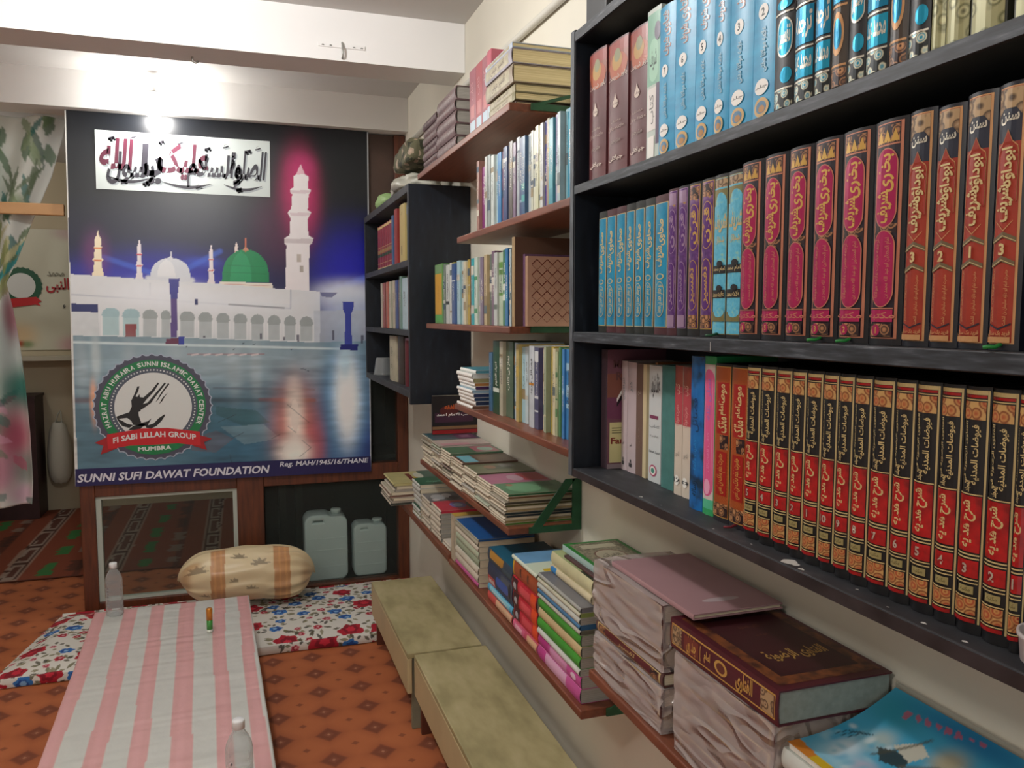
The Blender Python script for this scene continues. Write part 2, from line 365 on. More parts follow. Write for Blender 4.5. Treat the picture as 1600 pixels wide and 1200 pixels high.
# print layout of the banner, in metres on the banner plane (x, z)
BOPS=[('b','#1c1cb0',-0.386,1.724,0.413,0.154,1),('b','#1c1cb4',0.597,1.737,0.234,0.285,1),('b','#2a2ab0',-0.72,1.719,0.184,0.11,0.5),('b','#3a66ff',-0.18,1.831,0.089,0.027,0.35),('l','#3f6ae0',[(-0.642,1.846),(-0.431,1.774)],0.026,0.55),('l','#3f6ae0',[(-0.089,1.89),(-0.259,1.793)],0.026,0.55),('l','#5a80ff',[(0.674,1.76),(0.476,1.68)],0.0399,0.6),('b','#e0307a',0.326,2.195,0.101,0.243,0.75),('b','#c03070',0.34,2.344,0.074,0.074,0.7),('b','#702050',0.218,2.01,0.147,0.211,0.35),('b','#7a3070',-0.678,1.86,0.064,0.12,0.6),('p','#fff0d0',[(-0.664,1.98),(-0.661,1.966),(-0.662,1.957),(-0.655,1.948),(-0.652,1.935),(-0.654,1.903),(-0.647,1.896),(-0.653,1.886),(-0.653,1.843),(-0.645,1.834),(-0.653,1.824),(-0.651,1.774),(-0.645,1.767),(-0.646,1.751),(-0.7,1.75),(-0.7,1.766),(-0.693,1.773),(-0.687,1.824),(-0.695,1.833),(-0.687,1.842),(-0.683,1.886),(-0.688,1.895),(-0.681,1.902),(-0.68,1.934),(-0.676,1.948),(-0.669,1.957),(-0.669,1.966),(-0.664,1.98)],1),('p','#e88a50',[(-0.687,1.895),(-0.648,1.896),(-0.651,1.889),(-0.685,1.888)],1),('p','#e88a50',[(-0.689,1.833),(-0.651,1.834),(-0.653,1.827),(-0.687,1.826)],1),('p','#eee6ea',[(-0.475,1.946),(-0.473,1.933),(-0.474,1.925),(-0.469,1.916),(-0.467,1.904),(-0.469,1.874),(-0.464,1.868),(-0.468,1.859),(-0.468,1.818),(-0.463,1.81),(-0.469,1.801),(-0.468,1.754),(-0.464,1.748),(-0.465,1.733),(-0.501,1.733),(-0.5,1.747),(-0.496,1.754),(-0.491,1.801),(-0.497,1.809),(-0.491,1.818),(-0.488,1.859),(-0.491,1.867),(-0.487,1.873),(-0.486,1.903),(-0.483,1.916),(-0.478,1.925),(-0.478,1.933),(-0.475,1.946)],1),('p','#d04a5a',[(-0.491,1.867),(-0.465,1.868),(-0.467,1.861),(-0.489,1.861)],1),('p','#d04a5a',[(-0.493,1.809),(-0.467,1.81),(-0.469,1.804),(-0.491,1.803)],1),('p','#eee6ea',[(-0.131,1.927),(-0.129,1.915),(-0.13,1.906),(-0.126,1.898),(-0.123,1.885),(-0.125,1.855),(-0.12,1.849),(-0.124,1.841),(-0.124,1.8),(-0.119,1.792),(-0.124,1.783),(-0.123,1.736),(-0.119,1.73),(-0.12,1.715),(-0.156,1.714),(-0.155,1.729),(-0.151,1.736),(-0.147,1.783),(-0.152,1.791),(-0.146,1.8),(-0.144,1.84),(-0.147,1.849),(-0.143,1.855),(-0.142,1.885),(-0.139,1.898),(-0.134,1.906),(-0.135,1.915),(-0.131,1.927)],1),('p','#d05a50',[(-0.146,1.849),(-0.121,1.849),(-0.123,1.843),(-0.145,1.842)],1),('p','#d05a50',[(-0.148,1.791),(-0.123,1.792),(-0.124,1.785),(-0.147,1.785)],1),('p','#eedfd8',[(-0.006,1.941),(-0.004,1.937),(-0.004,1.934),(-0.001,1.931),(0.0,1.926),(-0.0,1.916),(0.003,1.914),(0.0,1.911),(0.001,1.896),(0.005,1.893),(0.001,1.89),(0.002,1.874),(0.005,1.871),(0.005,1.866),(-0.02,1.866),(-0.02,1.871),(-0.017,1.873),(-0.015,1.89),(-0.019,1.893),(-0.015,1.896),(-0.014,1.91),(-0.016,1.913),(-0.013,1.916),(-0.013,1.926),(-0.011,1.931),(-0.008,1.934),(-0.008,1.937),(-0.006,1.941)],1),('p','#d04a4a',[(-0.015,1.913),(0.002,1.914),(0.001,1.911),(-0.014,1.911)],1),('p','#d04a4a',[(-0.016,1.893),(0.002,1.893),(0.001,1.891),(-0.015,1.891)],1),('p','#f7f2f4',[(0.333,2.365),(0.35,2.313),(0.373,2.301),(0.367,2.239),(0.386,2.229),(0.371,2.202),(0.365,2.122),(0.383,2.112),(0.362,2.073),(0.366,1.988),(0.391,1.972),(0.384,1.945),(0.369,1.934),(0.364,1.685),(0.238,1.684),(0.249,1.931),(0.237,1.946),(0.24,1.968),(0.267,1.985),(0.273,2.075),(0.26,2.105),(0.279,2.129),(0.285,2.203),(0.273,2.224),(0.292,2.241),(0.293,2.297),(0.314,2.316)],1),('p','#d9cfd2',[(0.238,1.965),(0.391,1.97),(0.384,1.944),(0.239,1.944)],1),('p','#e9c0cc',[(0.308,2.31),(0.333,2.367),(0.354,2.313)],1),('p','#e4d4da',[(0.273,2.224),(0.386,2.229),(0.377,2.212),(0.279,2.207)],1),('p','#e4d4da',[(0.27,2.105),(0.383,2.11),(0.375,2.092),(0.276,2.088)],1),('p','#c9c0b8',[(0.304,1.884),(0.325,1.884),(0.324,1.841),(0.303,1.841)],1),('p','#b8b0a8',[(0.318,1.825),(0.337,1.825),(0.337,1.787),(0.318,1.787)],1),('p','#dfe4ec',[(-0.431,1.739),(-0.43,1.756),(-0.428,1.771),(-0.425,1.785),(-0.42,1.798),(-0.413,1.81),(-0.404,1.82),(-0.394,1.829),(-0.382,1.837),(-0.37,1.843),(-0.357,1.847),(-0.344,1.85),(-0.331,1.862),(-0.319,1.85),(-0.307,1.848),(-0.294,1.844),(-0.282,1.839),(-0.271,1.832),(-0.261,1.823),(-0.252,1.813),(-0.246,1.801),(-0.242,1.788),(-0.24,1.775),(-0.239,1.759),(-0.239,1.741)],1),('p','#ffffff',[(-0.398,1.739),(-0.397,1.755),(-0.396,1.769),(-0.394,1.781),(-0.392,1.793),(-0.388,1.803),(-0.384,1.812),(-0.38,1.82),(-0.374,1.827),(-0.368,1.832),(-0.363,1.836),(-0.357,1.839),(-0.351,1.85),(-0.346,1.839),(-0.34,1.837),(-0.335,1.833),(-0.329,1.828),(-0.324,1.821),(-0.32,1.813),(-0.316,1.804),(-0.314,1.794),(-0.312,1.783),(-0.311,1.77),(-0.311,1.756),(-0.311,1.74)],0.45),('l','#e8e8ee',[(-0.328,1.838),(-0.327,1.881)],0.005,1),('l','#dfe3ea',[(-0.44,1.744),(-0.231,1.736)],0.026,1),('p','#0f8a52',[(-0.084,1.728),(-0.082,1.756),(-0.08,1.779),(-0.076,1.801),(-0.07,1.821),(-0.062,1.839),(-0.051,1.855),(-0.038,1.869),(-0.023,1.881),(-0.008,1.891),(0.008,1.898),(0.024,1.902),(0.04,1.921),(0.055,1.903),(0.071,1.899),(0.086,1.893),(0.102,1.884),(0.116,1.873),(0.128,1.859),(0.139,1.843),(0.146,1.825),(0.151,1.805),(0.154,1.783),(0.156,1.759),(0.156,1.731)],1),('p','#2fae74',[(-0.042,1.728),(-0.042,1.753),(-0.04,1.775),(-0.038,1.794),(-0.035,1.812),(-0.031,1.829),(-0.026,1.843),(-0.02,1.856),(-0.013,1.866),(-0.006,1.875),(0.001,1.881),(0.008,1.884),(0.016,1.901),(0.022,1.885),(0.029,1.881),(0.036,1.876),(0.043,1.867),(0.049,1.857),(0.054,1.845),(0.059,1.83),(0.062,1.814),(0.064,1.796),(0.065,1.776),(0.065,1.755),(0.065,1.73)],0.45),('l','#0c6a3e',[(-0.072,1.781),(0.142,1.776)],0.004,0.5),('l','#0c6a3e',[(-0.055,1.818),(0.129,1.814)],0.004,0.5),('l','#d0704a',[(0.039,1.893),(0.041,1.96)],0.007,1),('p','#c98a70',[(0.024,1.896),(0.055,1.897),(0.047,1.914),(0.034,1.914)],1),('p','#efe9dc',[(-0.094,1.733),(0.17,1.726),(0.175,1.699),(-0.098,1.715)],1),('l','#c03a3a',[(-0.074,1.72),(0.159,1.712)],0.003,0.6),('p','#e4e7ea',[(-0.801,1.76),(-0.6,1.749),(-0.442,1.738),(-0.094,1.719),(0.242,1.694),(0.422,1.685),(0.414,1.306),(-0.818,1.328)],1),('p','#e8e9ea',[(-0.433,1.718),(0.263,1.691),(0.261,1.614),(-0.435,1.662)],0.8),('l','#9aa2b4',[(-0.433,1.718),(-0.435,1.657)],0.006,0.6),('l','#8a90a8',[(0.266,1.691),(0.264,1.592)],0.006,0.7),('l','#b4bac6',[(-0.805,1.659),(-0.436,1.636),(0.261,1.592)],0.007,0.7),('b','#f4f8ff',-0.388,1.662,0.253,0.072,0.8),('b','#f4f8ff',-0.117,1.622,0.41,0.063,0.6),('b','#eef4ff',0.574,1.67,0.189,0.078,1),('b','#c9d8f0',0.594,1.56,0.178,0.122,0.85),('p','#c3ccd8',[(0.388,1.581),(0.672,1.582),(0.667,1.302),(0.382,1.307)],0.7),('p','#28306c',[(-0.805,1.614),(-0.679,1.609),(-0.68,1.569),(-0.807,1.574)],1),('p','#d8dde0',[(-0.807,1.574),(-0.678,1.569),(-0.678,1.437),(-0.812,1.438)],1),('p','#33386a',[(-0.22,1.638),(-0.207,1.638),(-0.208,1.609),(-0.22,1.611)],1),('l','#4a5060',[(-0.052,1.612),(0.229,1.594)],0.008,0.6),('p','#20207a',[(0.42,1.68),(0.519,1.681),(0.486,1.653),(0.432,1.656)],0.7),('p','#b4d0d4',[(-0.666,1.452),(-0.663,1.555),(-0.661,1.568),(-0.656,1.577),(-0.649,1.584),(-0.641,1.589),(-0.63,1.592),(-0.62,1.593),(-0.609,1.592),(-0.599,1.589),(-0.591,1.584),(-0.584,1.577),(-0.581,1.568),(-0.58,1.555),(-0.583,1.452)],1),('p','#9fc0c8',[(-0.663,1.555),(-0.661,1.568),(-0.656,1.577),(-0.649,1.584),(-0.641,1.589),(-0.63,1.592),(-0.62,1.593),(-0.609,1.592),(-0.599,1.589),(-0.591,1.584),(-0.584,1.577),(-0.581,1.568),(-0.58,1.555),(-0.58,1.545),(-0.663,1.545)],0.7),('l','#eef0f2',[(-0.663,1.549),(-0.666,1.452)],0.007,1),('l','#eef0f2',[(-0.58,1.549),(-0.583,1.452)],0.007,1),('p','#b4d0d4',[(-0.572,1.449),(-0.569,1.55),(-0.567,1.563),(-0.562,1.572),(-0.556,1.58),(-0.547,1.585),(-0.537,1.588),(-0.526,1.589),(-0.516,1.588),(-0.506,1.585),(-0.497,1.58),(-0.491,1.573),(-0.487,1.563),(-0.486,1.55),(-0.49,1.448)],1),('p','#9fc0c8',[(-0.569,1.55),(-0.567,1.563),(-0.562,1.572),(-0.556,1.58),(-0.547,1.585),(-0.537,1.588),(-0.526,1.589),(-0.516,1.588),(-0.506,1.585),(-0.497,1.58),(-0.491,1.573),(-0.487,1.563),(-0.486,1.55),(-0.487,1.54),(-0.569,1.54)],0.7),('l','#eef0f2',[(-0.569,1.544),(-0.572,1.449)],0.007,1),('l','#eef0f2',[(-0.487,1.544),(-0.49,1.448)],0.007,1),('p','#bac2c4',[(-0.479,1.445),(-0.475,1.546),(-0.473,1.559),(-0.47,1.568),(-0.464,1.575),(-0.456,1.58),(-0.447,1.584),(-0.438,1.585),(-0.429,1.584),(-0.42,1.58),(-0.413,1.575),(-0.407,1.568),(-0.404,1.559),(-0.403,1.545),(-0.407,1.445)],1),('p','#949c9c',[(-0.475,1.546),(-0.473,1.559),(-0.47,1.568),(-0.464,1.575),(-0.456,1.58),(-0.447,1.584),(-0.438,1.585),(-0.429,1.584),(-0.42,1.58),(-0.413,1.575),(-0.407,1.568),(-0.404,1.559),(-0.403,1.545),(-0.403,1.535),(-0.476,1.535)],0.7),('l','#eef0f2',[(-0.475,1.539),(-0.479,1.445)],0.007,1),('l','#eef0f2',[(-0.403,1.539),(-0.407,1.445)],0.007,1),('p','#bac2c4',[(-0.391,1.442),(-0.388,1.541),(-0.387,1.555),(-0.384,1.564),(-0.38,1.571),(-0.375,1.576),(-0.369,1.579),(-0.362,1.581),(-0.356,1.579),(-0.35,1.576),(-0.345,1.571),(-0.342,1.564),(-0.34,1.555),(-0.339,1.541),(-0.342,1.441)],1),('p','#949c9c',[(-0.388,1.541),(-0.387,1.555),(-0.384,1.564),(-0.38,1.571),(-0.375,1.576),(-0.369,1.579),(-0.362,1.581),(-0.356,1.579),(-0.35,1.576),(-0.345,1.571),(-0.342,1.564),(-0.34,1.555),(-0.339,1.541),(-0.339,1.531),(-0.388,1.531)],0.7),('l','#eef0f2',[(-0.388,1.535),(-0.391,1.442)],0.007,1),('l','#eef0f2',[(-0.339,1.535),(-0.342,1.441)],0.007,1),('p','#bac2c4',[(-0.301,1.438),(-0.298,1.537),(-0.296,1.55),(-0.292,1.559),(-0.286,1.567),(-0.278,1.572),(-0.269,1.575),(-0.259,1.576),(-0.249,1.575),(-0.24,1.572),(-0.233,1.567),(-0.227,1.56),(-0.224,1.55),(-0.223,1.537),(-0.226,1.438)],1),('p','#949c9c',[(-0.298,1.537),(-0.296,1.55),(-0.292,1.559),(-0.286,1.567),(-0.278,1.572),(-0.269,1.575),(-0.259,1.576),(-0.249,1.575),(-0.24,1.572),(-0.233,1.567),(-0.227,1.56),(-0.224,1.55),(-0.223,1.537),(-0.223,1.526),(-0.298,1.526)],0.7),('l','#eef0f2',[(-0.298,1.53),(-0.301,1.438)],0.007,1),('l','#eef0f2',[(-0.223,1.53),(-0.226,1.438)],0.007,1),('p','#bac2c4',[(-0.209,1.435),(-0.206,1.532),(-0.205,1.546),(-0.201,1.555),(-0.195,1.562),(-0.188,1.568),(-0.18,1.571),(-0.171,1.572),(-0.162,1.571),(-0.153,1.568),(-0.146,1.562),(-0.141,1.555),(-0.138,1.546),(-0.137,1.532),(-0.14,1.434)],1),('p','#949c9c',[(-0.206,1.532),(-0.205,1.546),(-0.201,1.555),(-0.195,1.562),(-0.188,1.568),(-0.18,1.571),(-0.171,1.572),(-0.162,1.571),(-0.153,1.568),(-0.146,1.562),(-0.141,1.555),(-0.138,1.546),(-0.137,1.532),(-0.137,1.522),(-0.207,1.522)],0.7),('l','#eef0f2',[(-0.206,1.526),(-0.209,1.435)],0.007,1),('l','#eef0f2',[(-0.137,1.526),(-0.14,1.434)],0.007,1),('p','#bac2c4',[(-0.12,1.431),(-0.117,1.528),(-0.116,1.541),(-0.112,1.551),(-0.107,1.558),(-0.1,1.564),(-0.092,1.567),(-0.083,1.568),(-0.075,1.567),(-0.067,1.564),(-0.06,1.558),(-0.055,1.551),(-0.052,1.541),(-0.051,1.528),(-0.054,1.431)],1),('p','#949c9c',[(-0.117,1.528),(-0.116,1.541),(-0.112,1.551),(-0.107,1.558),(-0.1,1.564),(-0.092,1.567),(-0.083,1.568),(-0.075,1.567),(-0.067,1.564),(-0.06,1.558),(-0.055,1.551),(-0.052,1.541),(-0.051,1.528),(-0.052,1.517),(-0.118,1.517)],0.7),('l','#eef0f2',[(-0.118,1.521),(-0.12,1.431)],0.007,1),('l','#eef0f2',[(-0.052,1.521),(-0.054,1.431)],0.007,1),('p','#bac2c4',[(-0.034,1.428),(-0.031,1.524),(-0.03,1.537),(-0.026,1.547),(-0.021,1.554),(-0.013,1.56),(-0.005,1.563),(0.004,1.564),(0.012,1.563),(0.02,1.56),(0.027,1.554),(0.033,1.547),(0.036,1.537),(0.037,1.523),(0.034,1.427)],1),('p','#949c9c',[(-0.031,1.524),(-0.03,1.537),(-0.026,1.547),(-0.021,1.554),(-0.013,1.56),(-0.005,1.563),(0.004,1.564),(0.012,1.563),(0.02,1.56),(0.027,1.554),(0.033,1.547),(0.036,1.537),(0.037,1.523),(0.036,1.513),(-0.032,1.513)],0.7),('l','#eef0f2',[(-0.031,1.517),(-0.034,1.428)],0.007,1),('l','#eef0f2',[(0.036,1.517),(0.034,1.427)],0.007,1),('p','#bac2c4',[(0.053,1.425),(0.056,1.519),(0.057,1.533),(0.061,1.543),(0.067,1.55),(0.074,1.555),(0.082,1.559),(0.091,1.56),(0.099,1.559),(0.107,1.555),(0.114,1.55),(0.12,1.543),(0.123,1.533),(0.124,1.519),(0.121,1.424)],1),('p','#949c9c',[(0.056,1.519),(0.057,1.533),(0.061,1.543),(0.067,1.55),(0.074,1.555),(0.082,1.559),(0.091,1.56),(0.099,1.559),(0.107,1.555),(0.114,1.55),(0.12,1.543),(0.123,1.533),(0.124,1.519),(0.123,1.508),(0.056,1.509)],0.7),('l','#eef0f2',[(0.056,1.513),(0.053,1.425)],0.007,1),('l','#eef0f2',[(0.123,1.513),(0.121,1.424)],0.007,1),('p','#bac2c4',[(0.14,1.421),(0.142,1.515),(0.144,1.529),(0.147,1.538),(0.153,1.546),(0.16,1.551),(0.168,1.555),(0.176,1.556),(0.185,1.555),(0.193,1.551),(0.2,1.546),(0.205,1.538),(0.208,1.529),(0.209,1.515),(0.206,1.421)],1),('p','#949c9c',[(0.142,1.515),(0.144,1.529),(0.147,1.538),(0.153,1.546),(0.16,1.551),(0.168,1.555),(0.176,1.556),(0.185,1.555),(0.193,1.551),(0.2,1.546),(0.205,1.538),(0.208,1.529),(0.209,1.515),(0.208,1.504),(0.142,1.504)],0.7),('l','#eef0f2',[(0.142,1.509),(0.14,1.421)],0.007,1),('l','#eef0f2',[(0.208,1.508),(0.206,1.421)],0.007,1),('p','#bac2c4',[(0.225,1.418),(0.227,1.511),(0.229,1.525),(0.232,1.534),(0.237,1.542),(0.244,1.547),(0.252,1.551),(0.26,1.552),(0.268,1.551),(0.275,1.547),(0.282,1.542),(0.287,1.534),(0.29,1.525),(0.29,1.511),(0.288,1.417)],1),('p','#949c9c',[(0.227,1.511),(0.229,1.525),(0.232,1.534),(0.237,1.542),(0.244,1.547),(0.252,1.551),(0.26,1.552),(0.268,1.551),(0.275,1.547),(0.282,1.542),(0.287,1.534),(0.29,1.525),(0.29,1.511),(0.29,1.5),(0.227,1.5)],0.7),('l','#eef0f2',[(0.227,1.504),(0.225,1.418)],0.007,1),('l','#eef0f2',[(0.29,1.504),(0.288,1.417)],0.007,1),('p','#bac2c4',[(0.307,1.415),(0.309,1.507),(0.311,1.521),(0.315,1.53),(0.321,1.538),(0.328,1.544),(0.337,1.547),(0.346,1.548),(0.355,1.547),(0.364,1.544),(0.371,1.538),(0.376,1.53),(0.38,1.521),(0.381,1.506),(0.379,1.414)],1),('p','#949c9c',[(0.309,1.507),(0.311,1.521),(0.315,1.53),(0.321,1.538),(0.328,1.544),(0.337,1.547),(0.346,1.548),(0.355,1.547),(0.364,1.544),(0.371,1.538),(0.376,1.53),(0.38,1.521),(0.381,1.506),(0.381,1.496),(0.309,1.496)],0.7),('l','#eef0f2',[(0.309,1.5),(0.307,1.415)],0.007,1),('l','#eef0f2',[(0.381,1.5),(0.379,1.414)],0.007,1),('p','#8a3a3e',[(-0.557,1.51),(-0.505,1.51),(-0.507,1.444),(-0.559,1.444)],1),('p','#7d97a4',[(-0.813,1.453),(-0.318,1.439),(0.384,1.406),(0.691,1.412),(0.692,0.65),(-0.845,0.685)],1),('b','#3f6a7c',-0.587,0.836,0.693,0.343,0.8),('b','#2f6076',0.005,0.913,0.445,0.249,0.7),('b','#1c4a86',0.561,0.909,0.341,0.372,0.8),('b','#a9bcc4',-0.185,1.317,0.514,0.116,0.7),('b','#5d7f90',-0.674,1.007,0.361,0.246,0.55),('b','#3f7488',-0.135,0.984,0.266,0.139,0.6),('b','#2c5f86',0.43,0.96,0.289,0.29,0.5),('b','#15257a',0.649,0.814,0.148,0.171,0.85),('b','#2b6a8c',0.003,0.825,0.251,0.131,0.5),('l','#dfeef0',[(-0.815,1.42),(-0.377,1.403),(0.524,1.369)],0.012,0.8),('b','#d8e0e0',-0.765,1.276,0.037,0.172,0.25),('b','#d8e0e0',-0.324,1.267,0.049,0.178,0.2),('b','#d8e0e0',-0.036,1.26,0.04,0.182,0.2),('b','#d8e0e0',0.076,1.258,0.031,0.183,0.25),('b','#d8e0e0',0.37,1.252,0.065,0.187,0.2),('b','#d8e0e0',-0.543,1.271,0.037,0.175,0.2),('l','#a33a3e',[(-0.263,1.35),(0.119,1.346)],0.007,0.5),('l','#e8d8d8',[(-0.243,1.346),(-0.214,1.351)],0.008,0.8),('l','#e8d8d8',[(-0.184,1.345),(-0.154,1.35)],0.008,0.8),('l','#e8d8d8',[(-0.125,1.344),(-0.094,1.349)],0.008,0.8),('l','#e8d8d8',[(-0.065,1.343),(-0.034,1.348)],0.008,0.8),('l','#e8d8d8',[(-0.004,1.342),(0.027,1.347)],0.008,0.8),('l','#e8d8d8',[(0.057,1.341),(0.088,1.346)],0.008,0.8),('l','#5a6672',[(-0.14,1.169),(0.379,1.145)],0.012,0.6),('l','#3c4f5c',[(-0.142,1.105),(0.378,1.085)],0.022,0.65),('l','#8a4a4a',[(0.092,1.1),(0.378,1.087)],0.018,0.45),('l','#5a6a74',[(-0.813,1.194),(-0.704,1.185)],0.02,0.5),('l','#6a4a50',[(-0.816,1.125),(-0.716,1.122)],0.026,0.6),('p','#2c5a5c',[(-0.133,1.07),(0.07,1.041),(0.141,0.972),(0.006,0.956),(-0.134,1.027)],0.55),('p','#8aa6ae',[(-0.116,0.962),(0.11,0.963),(0.192,0.882),(0.004,0.858)],0.45),('p','#6a5a60',[(-0.257,0.904),(-0.136,0.941),(-0.047,0.893),(-0.14,0.822),(-0.259,0.839)],0.5),('b','#d8785a',0.278,0.944,0.129,0.266,0.8),('b','#b8505a',0.373,0.828,0.065,0.157,0.7),('b','#f6e8dc',0.274,1.011,0.052,0.21,0.95),('b','#fffaf0',0.264,0.8,0.092,0.089,1),('b','#7ab4e0',0.558,1.09,0.112,0.336,0.9),('b','#e8f4f8',0.559,1.113,0.077,0.258,1),('b','#ffffff',0.558,1.068,0.055,0.213,1),('b','#bfe0f0',0.551,1.293,0.033,0.089,0.8),('b','#f0b088',-0.716,1.111,0.018,0.113,0.9),('b','#c8d4d4',-0.698,1.346,0.024,0.122,0.7),('l','#2c3438',[(0.233,1.068),(0.348,0.964)],0.003,0.7),('l','#2c3438',[(0.236,0.946),(0.277,0.911)],0.003,0.7),('l','#2c3438',[(0.309,0.865),(0.356,0.823),(0.296,0.776)],0.003,0.7),('l','#2c3438',[(-0.057,0.894),(0.005,0.924)],0.003,0.7),('l','#2c3438',[(0.15,0.884),(0.192,0.904)],0.003,0.7),('l','#2c3438',[(-0.125,0.984),(-0.033,1.023)],0.003,0.7),('l','#2c3438',[(-0.069,0.807),(-0.061,0.752)],0.003,0.7),('p','#3f3f96',[(-0.343,1.745),(-0.291,1.746),(-0.306,1.632),(-0.337,1.632)],1),('p','#5a4486',[(-0.336,1.642),(-0.305,1.642),(-0.312,1.439),(-0.343,1.439)],1),('p','#6a2f4c',[(-0.365,1.432),(-0.299,1.439),(-0.298,1.403),(-0.37,1.405)],1),('p','#2a3a9a',[(-0.307,1.442),(-0.277,1.442),(-0.281,1.402),(-0.306,1.403)],1),('p','#3a48a8',[(0.542,1.628),(0.604,1.629),(0.601,1.587),(0.587,1.56),(0.591,1.387),(0.551,1.387),(0.554,1.56),(0.544,1.587)],1),('p','#1c2478',[(0.527,1.393),(0.624,1.392),(0.621,1.359),(0.524,1.364)],1),('p','#3c3a52',[(0.1,1.457),(0.113,1.457),(0.112,1.425),(0.1,1.425)],0.8),('p','#3c3a52',[(0.293,1.451),(0.306,1.45),(0.305,1.411),(0.293,1.411)],0.8),('p','#3c3a52',[(0.482,1.471),(0.495,1.471),(0.494,1.416),(0.481,1.416)],0.8),('p','#3c3a52',[(0.641,1.442),(0.654,1.442),(0.653,1.398),(0.64,1.398)],0.8),('p','#3c3a52',[(0.219,1.438),(0.232,1.438),(0.232,1.418),(0.219,1.418)],0.8),('p','#3c3a52',[(-0.187,1.448),(-0.175,1.448),(-0.176,1.435),(-0.187,1.435)],0.8),('p','#3a4450',[(-0.279,1.39),(-0.263,1.394),(-0.268,1.385)],0.8),('p','#3a4450',[(-0.044,1.373),(-0.027,1.377),(-0.032,1.369)],0.8),('p','#3a4450',[(0.005,1.404),(0.021,1.409),(0.017,1.4)],0.8),('p','#3a4450',[(0.061,1.399),(0.077,1.403),(0.073,1.394)],0.8),('p','#3a4450',[(0.253,1.369),(0.269,1.373),(0.265,1.365)],0.8),('p','#3a4450',[(0.324,1.258),(0.342,1.262),(0.337,1.254)],0.8),('p','#3a4450',[(0.34,1.25),(0.357,1.254),(0.353,1.245)],0.8),('p','#3a4450',[(0.308,1.262),(0.326,1.266),(0.321,1.257)],0.8)]
HANDS={'h1': [(-0.616,1.035),(-0.553,1.056),(-0.541,1.085),(-0.542,1.116),(-0.524,1.153),(-0.51,1.189),(-0.5,1.189),(-0.507,1.163),(-0.521,1.137),(-0.512,1.134),(-0.502,1.149),(-0.5,1.133),(-0.484,1.13),(-0.444,1.166),(-0.413,1.206),(-0.406,1.203),(-0.432,1.16),(-0.47,1.119),(-0.487,1.096),(-0.465,1.103),(-0.435,1.139),(-0.379,1.207),(-0.374,1.2),(-0.421,1.139),(-0.449,1.1),(-0.491,1.07),(-0.51,1.062),(-0.509,1.036),(-0.498,0.998),(-0.469,1.005),(-0.449,1.02),(-0.47,0.981),(-0.499,0.982),(-0.537,0.989),(-0.546,1.011),(-0.564,1.027),(-0.602,1.024),(-0.605,1.013)],'h2': [(-0.562,0.964),(-0.537,0.984),(-0.498,0.993),(-0.474,0.992),(-0.499,0.972),(-0.509,0.962)],'h3': [(-0.479,0.981),(-0.44,0.993),(-0.415,1.019),(-0.384,1.04),(-0.383,1.033),(-0.401,1.005),(-0.426,0.979),(-0.451,0.967),(-0.475,0.97)],'h4': [(-0.362,1.204),(-0.358,1.195),(-0.386,1.159),(-0.417,1.112),(-0.427,1.104),(-0.401,1.149)],'h5': [(-0.366,1.152),(-0.377,1.143),(-0.392,1.111),(-0.412,1.091),(-0.392,1.127)],'h6': [(-0.614,1.027),(-0.601,1.003),(-0.589,0.986),(-0.556,0.974),(-0.537,0.989),(-0.565,0.996),(-0.588,1.013)],'rib': [(-0.662,0.945),(-0.499,0.969),(-0.373,0.966),(-0.217,0.94),(-0.214,0.864),(-0.326,0.883),(-0.444,0.881),(-0.56,0.882),(-0.66,0.868)],'ribl': [(-0.662,0.932),(-0.72,0.904),(-0.68,0.888),(-0.694,0.843),(-0.617,0.871),(-0.603,0.886)],'ribr': [(-0.217,0.921),(-0.157,0.899),(-0.198,0.882),(-0.184,0.839),(-0.252,0.866),(-0.266,0.883)],'grn': [(-0.577,0.882),(-0.444,0.884),(-0.304,0.883),(-0.322,0.856),(-0.377,0.834),(-0.446,0.828),(-0.513,0.839),(-0.56,0.866)]}

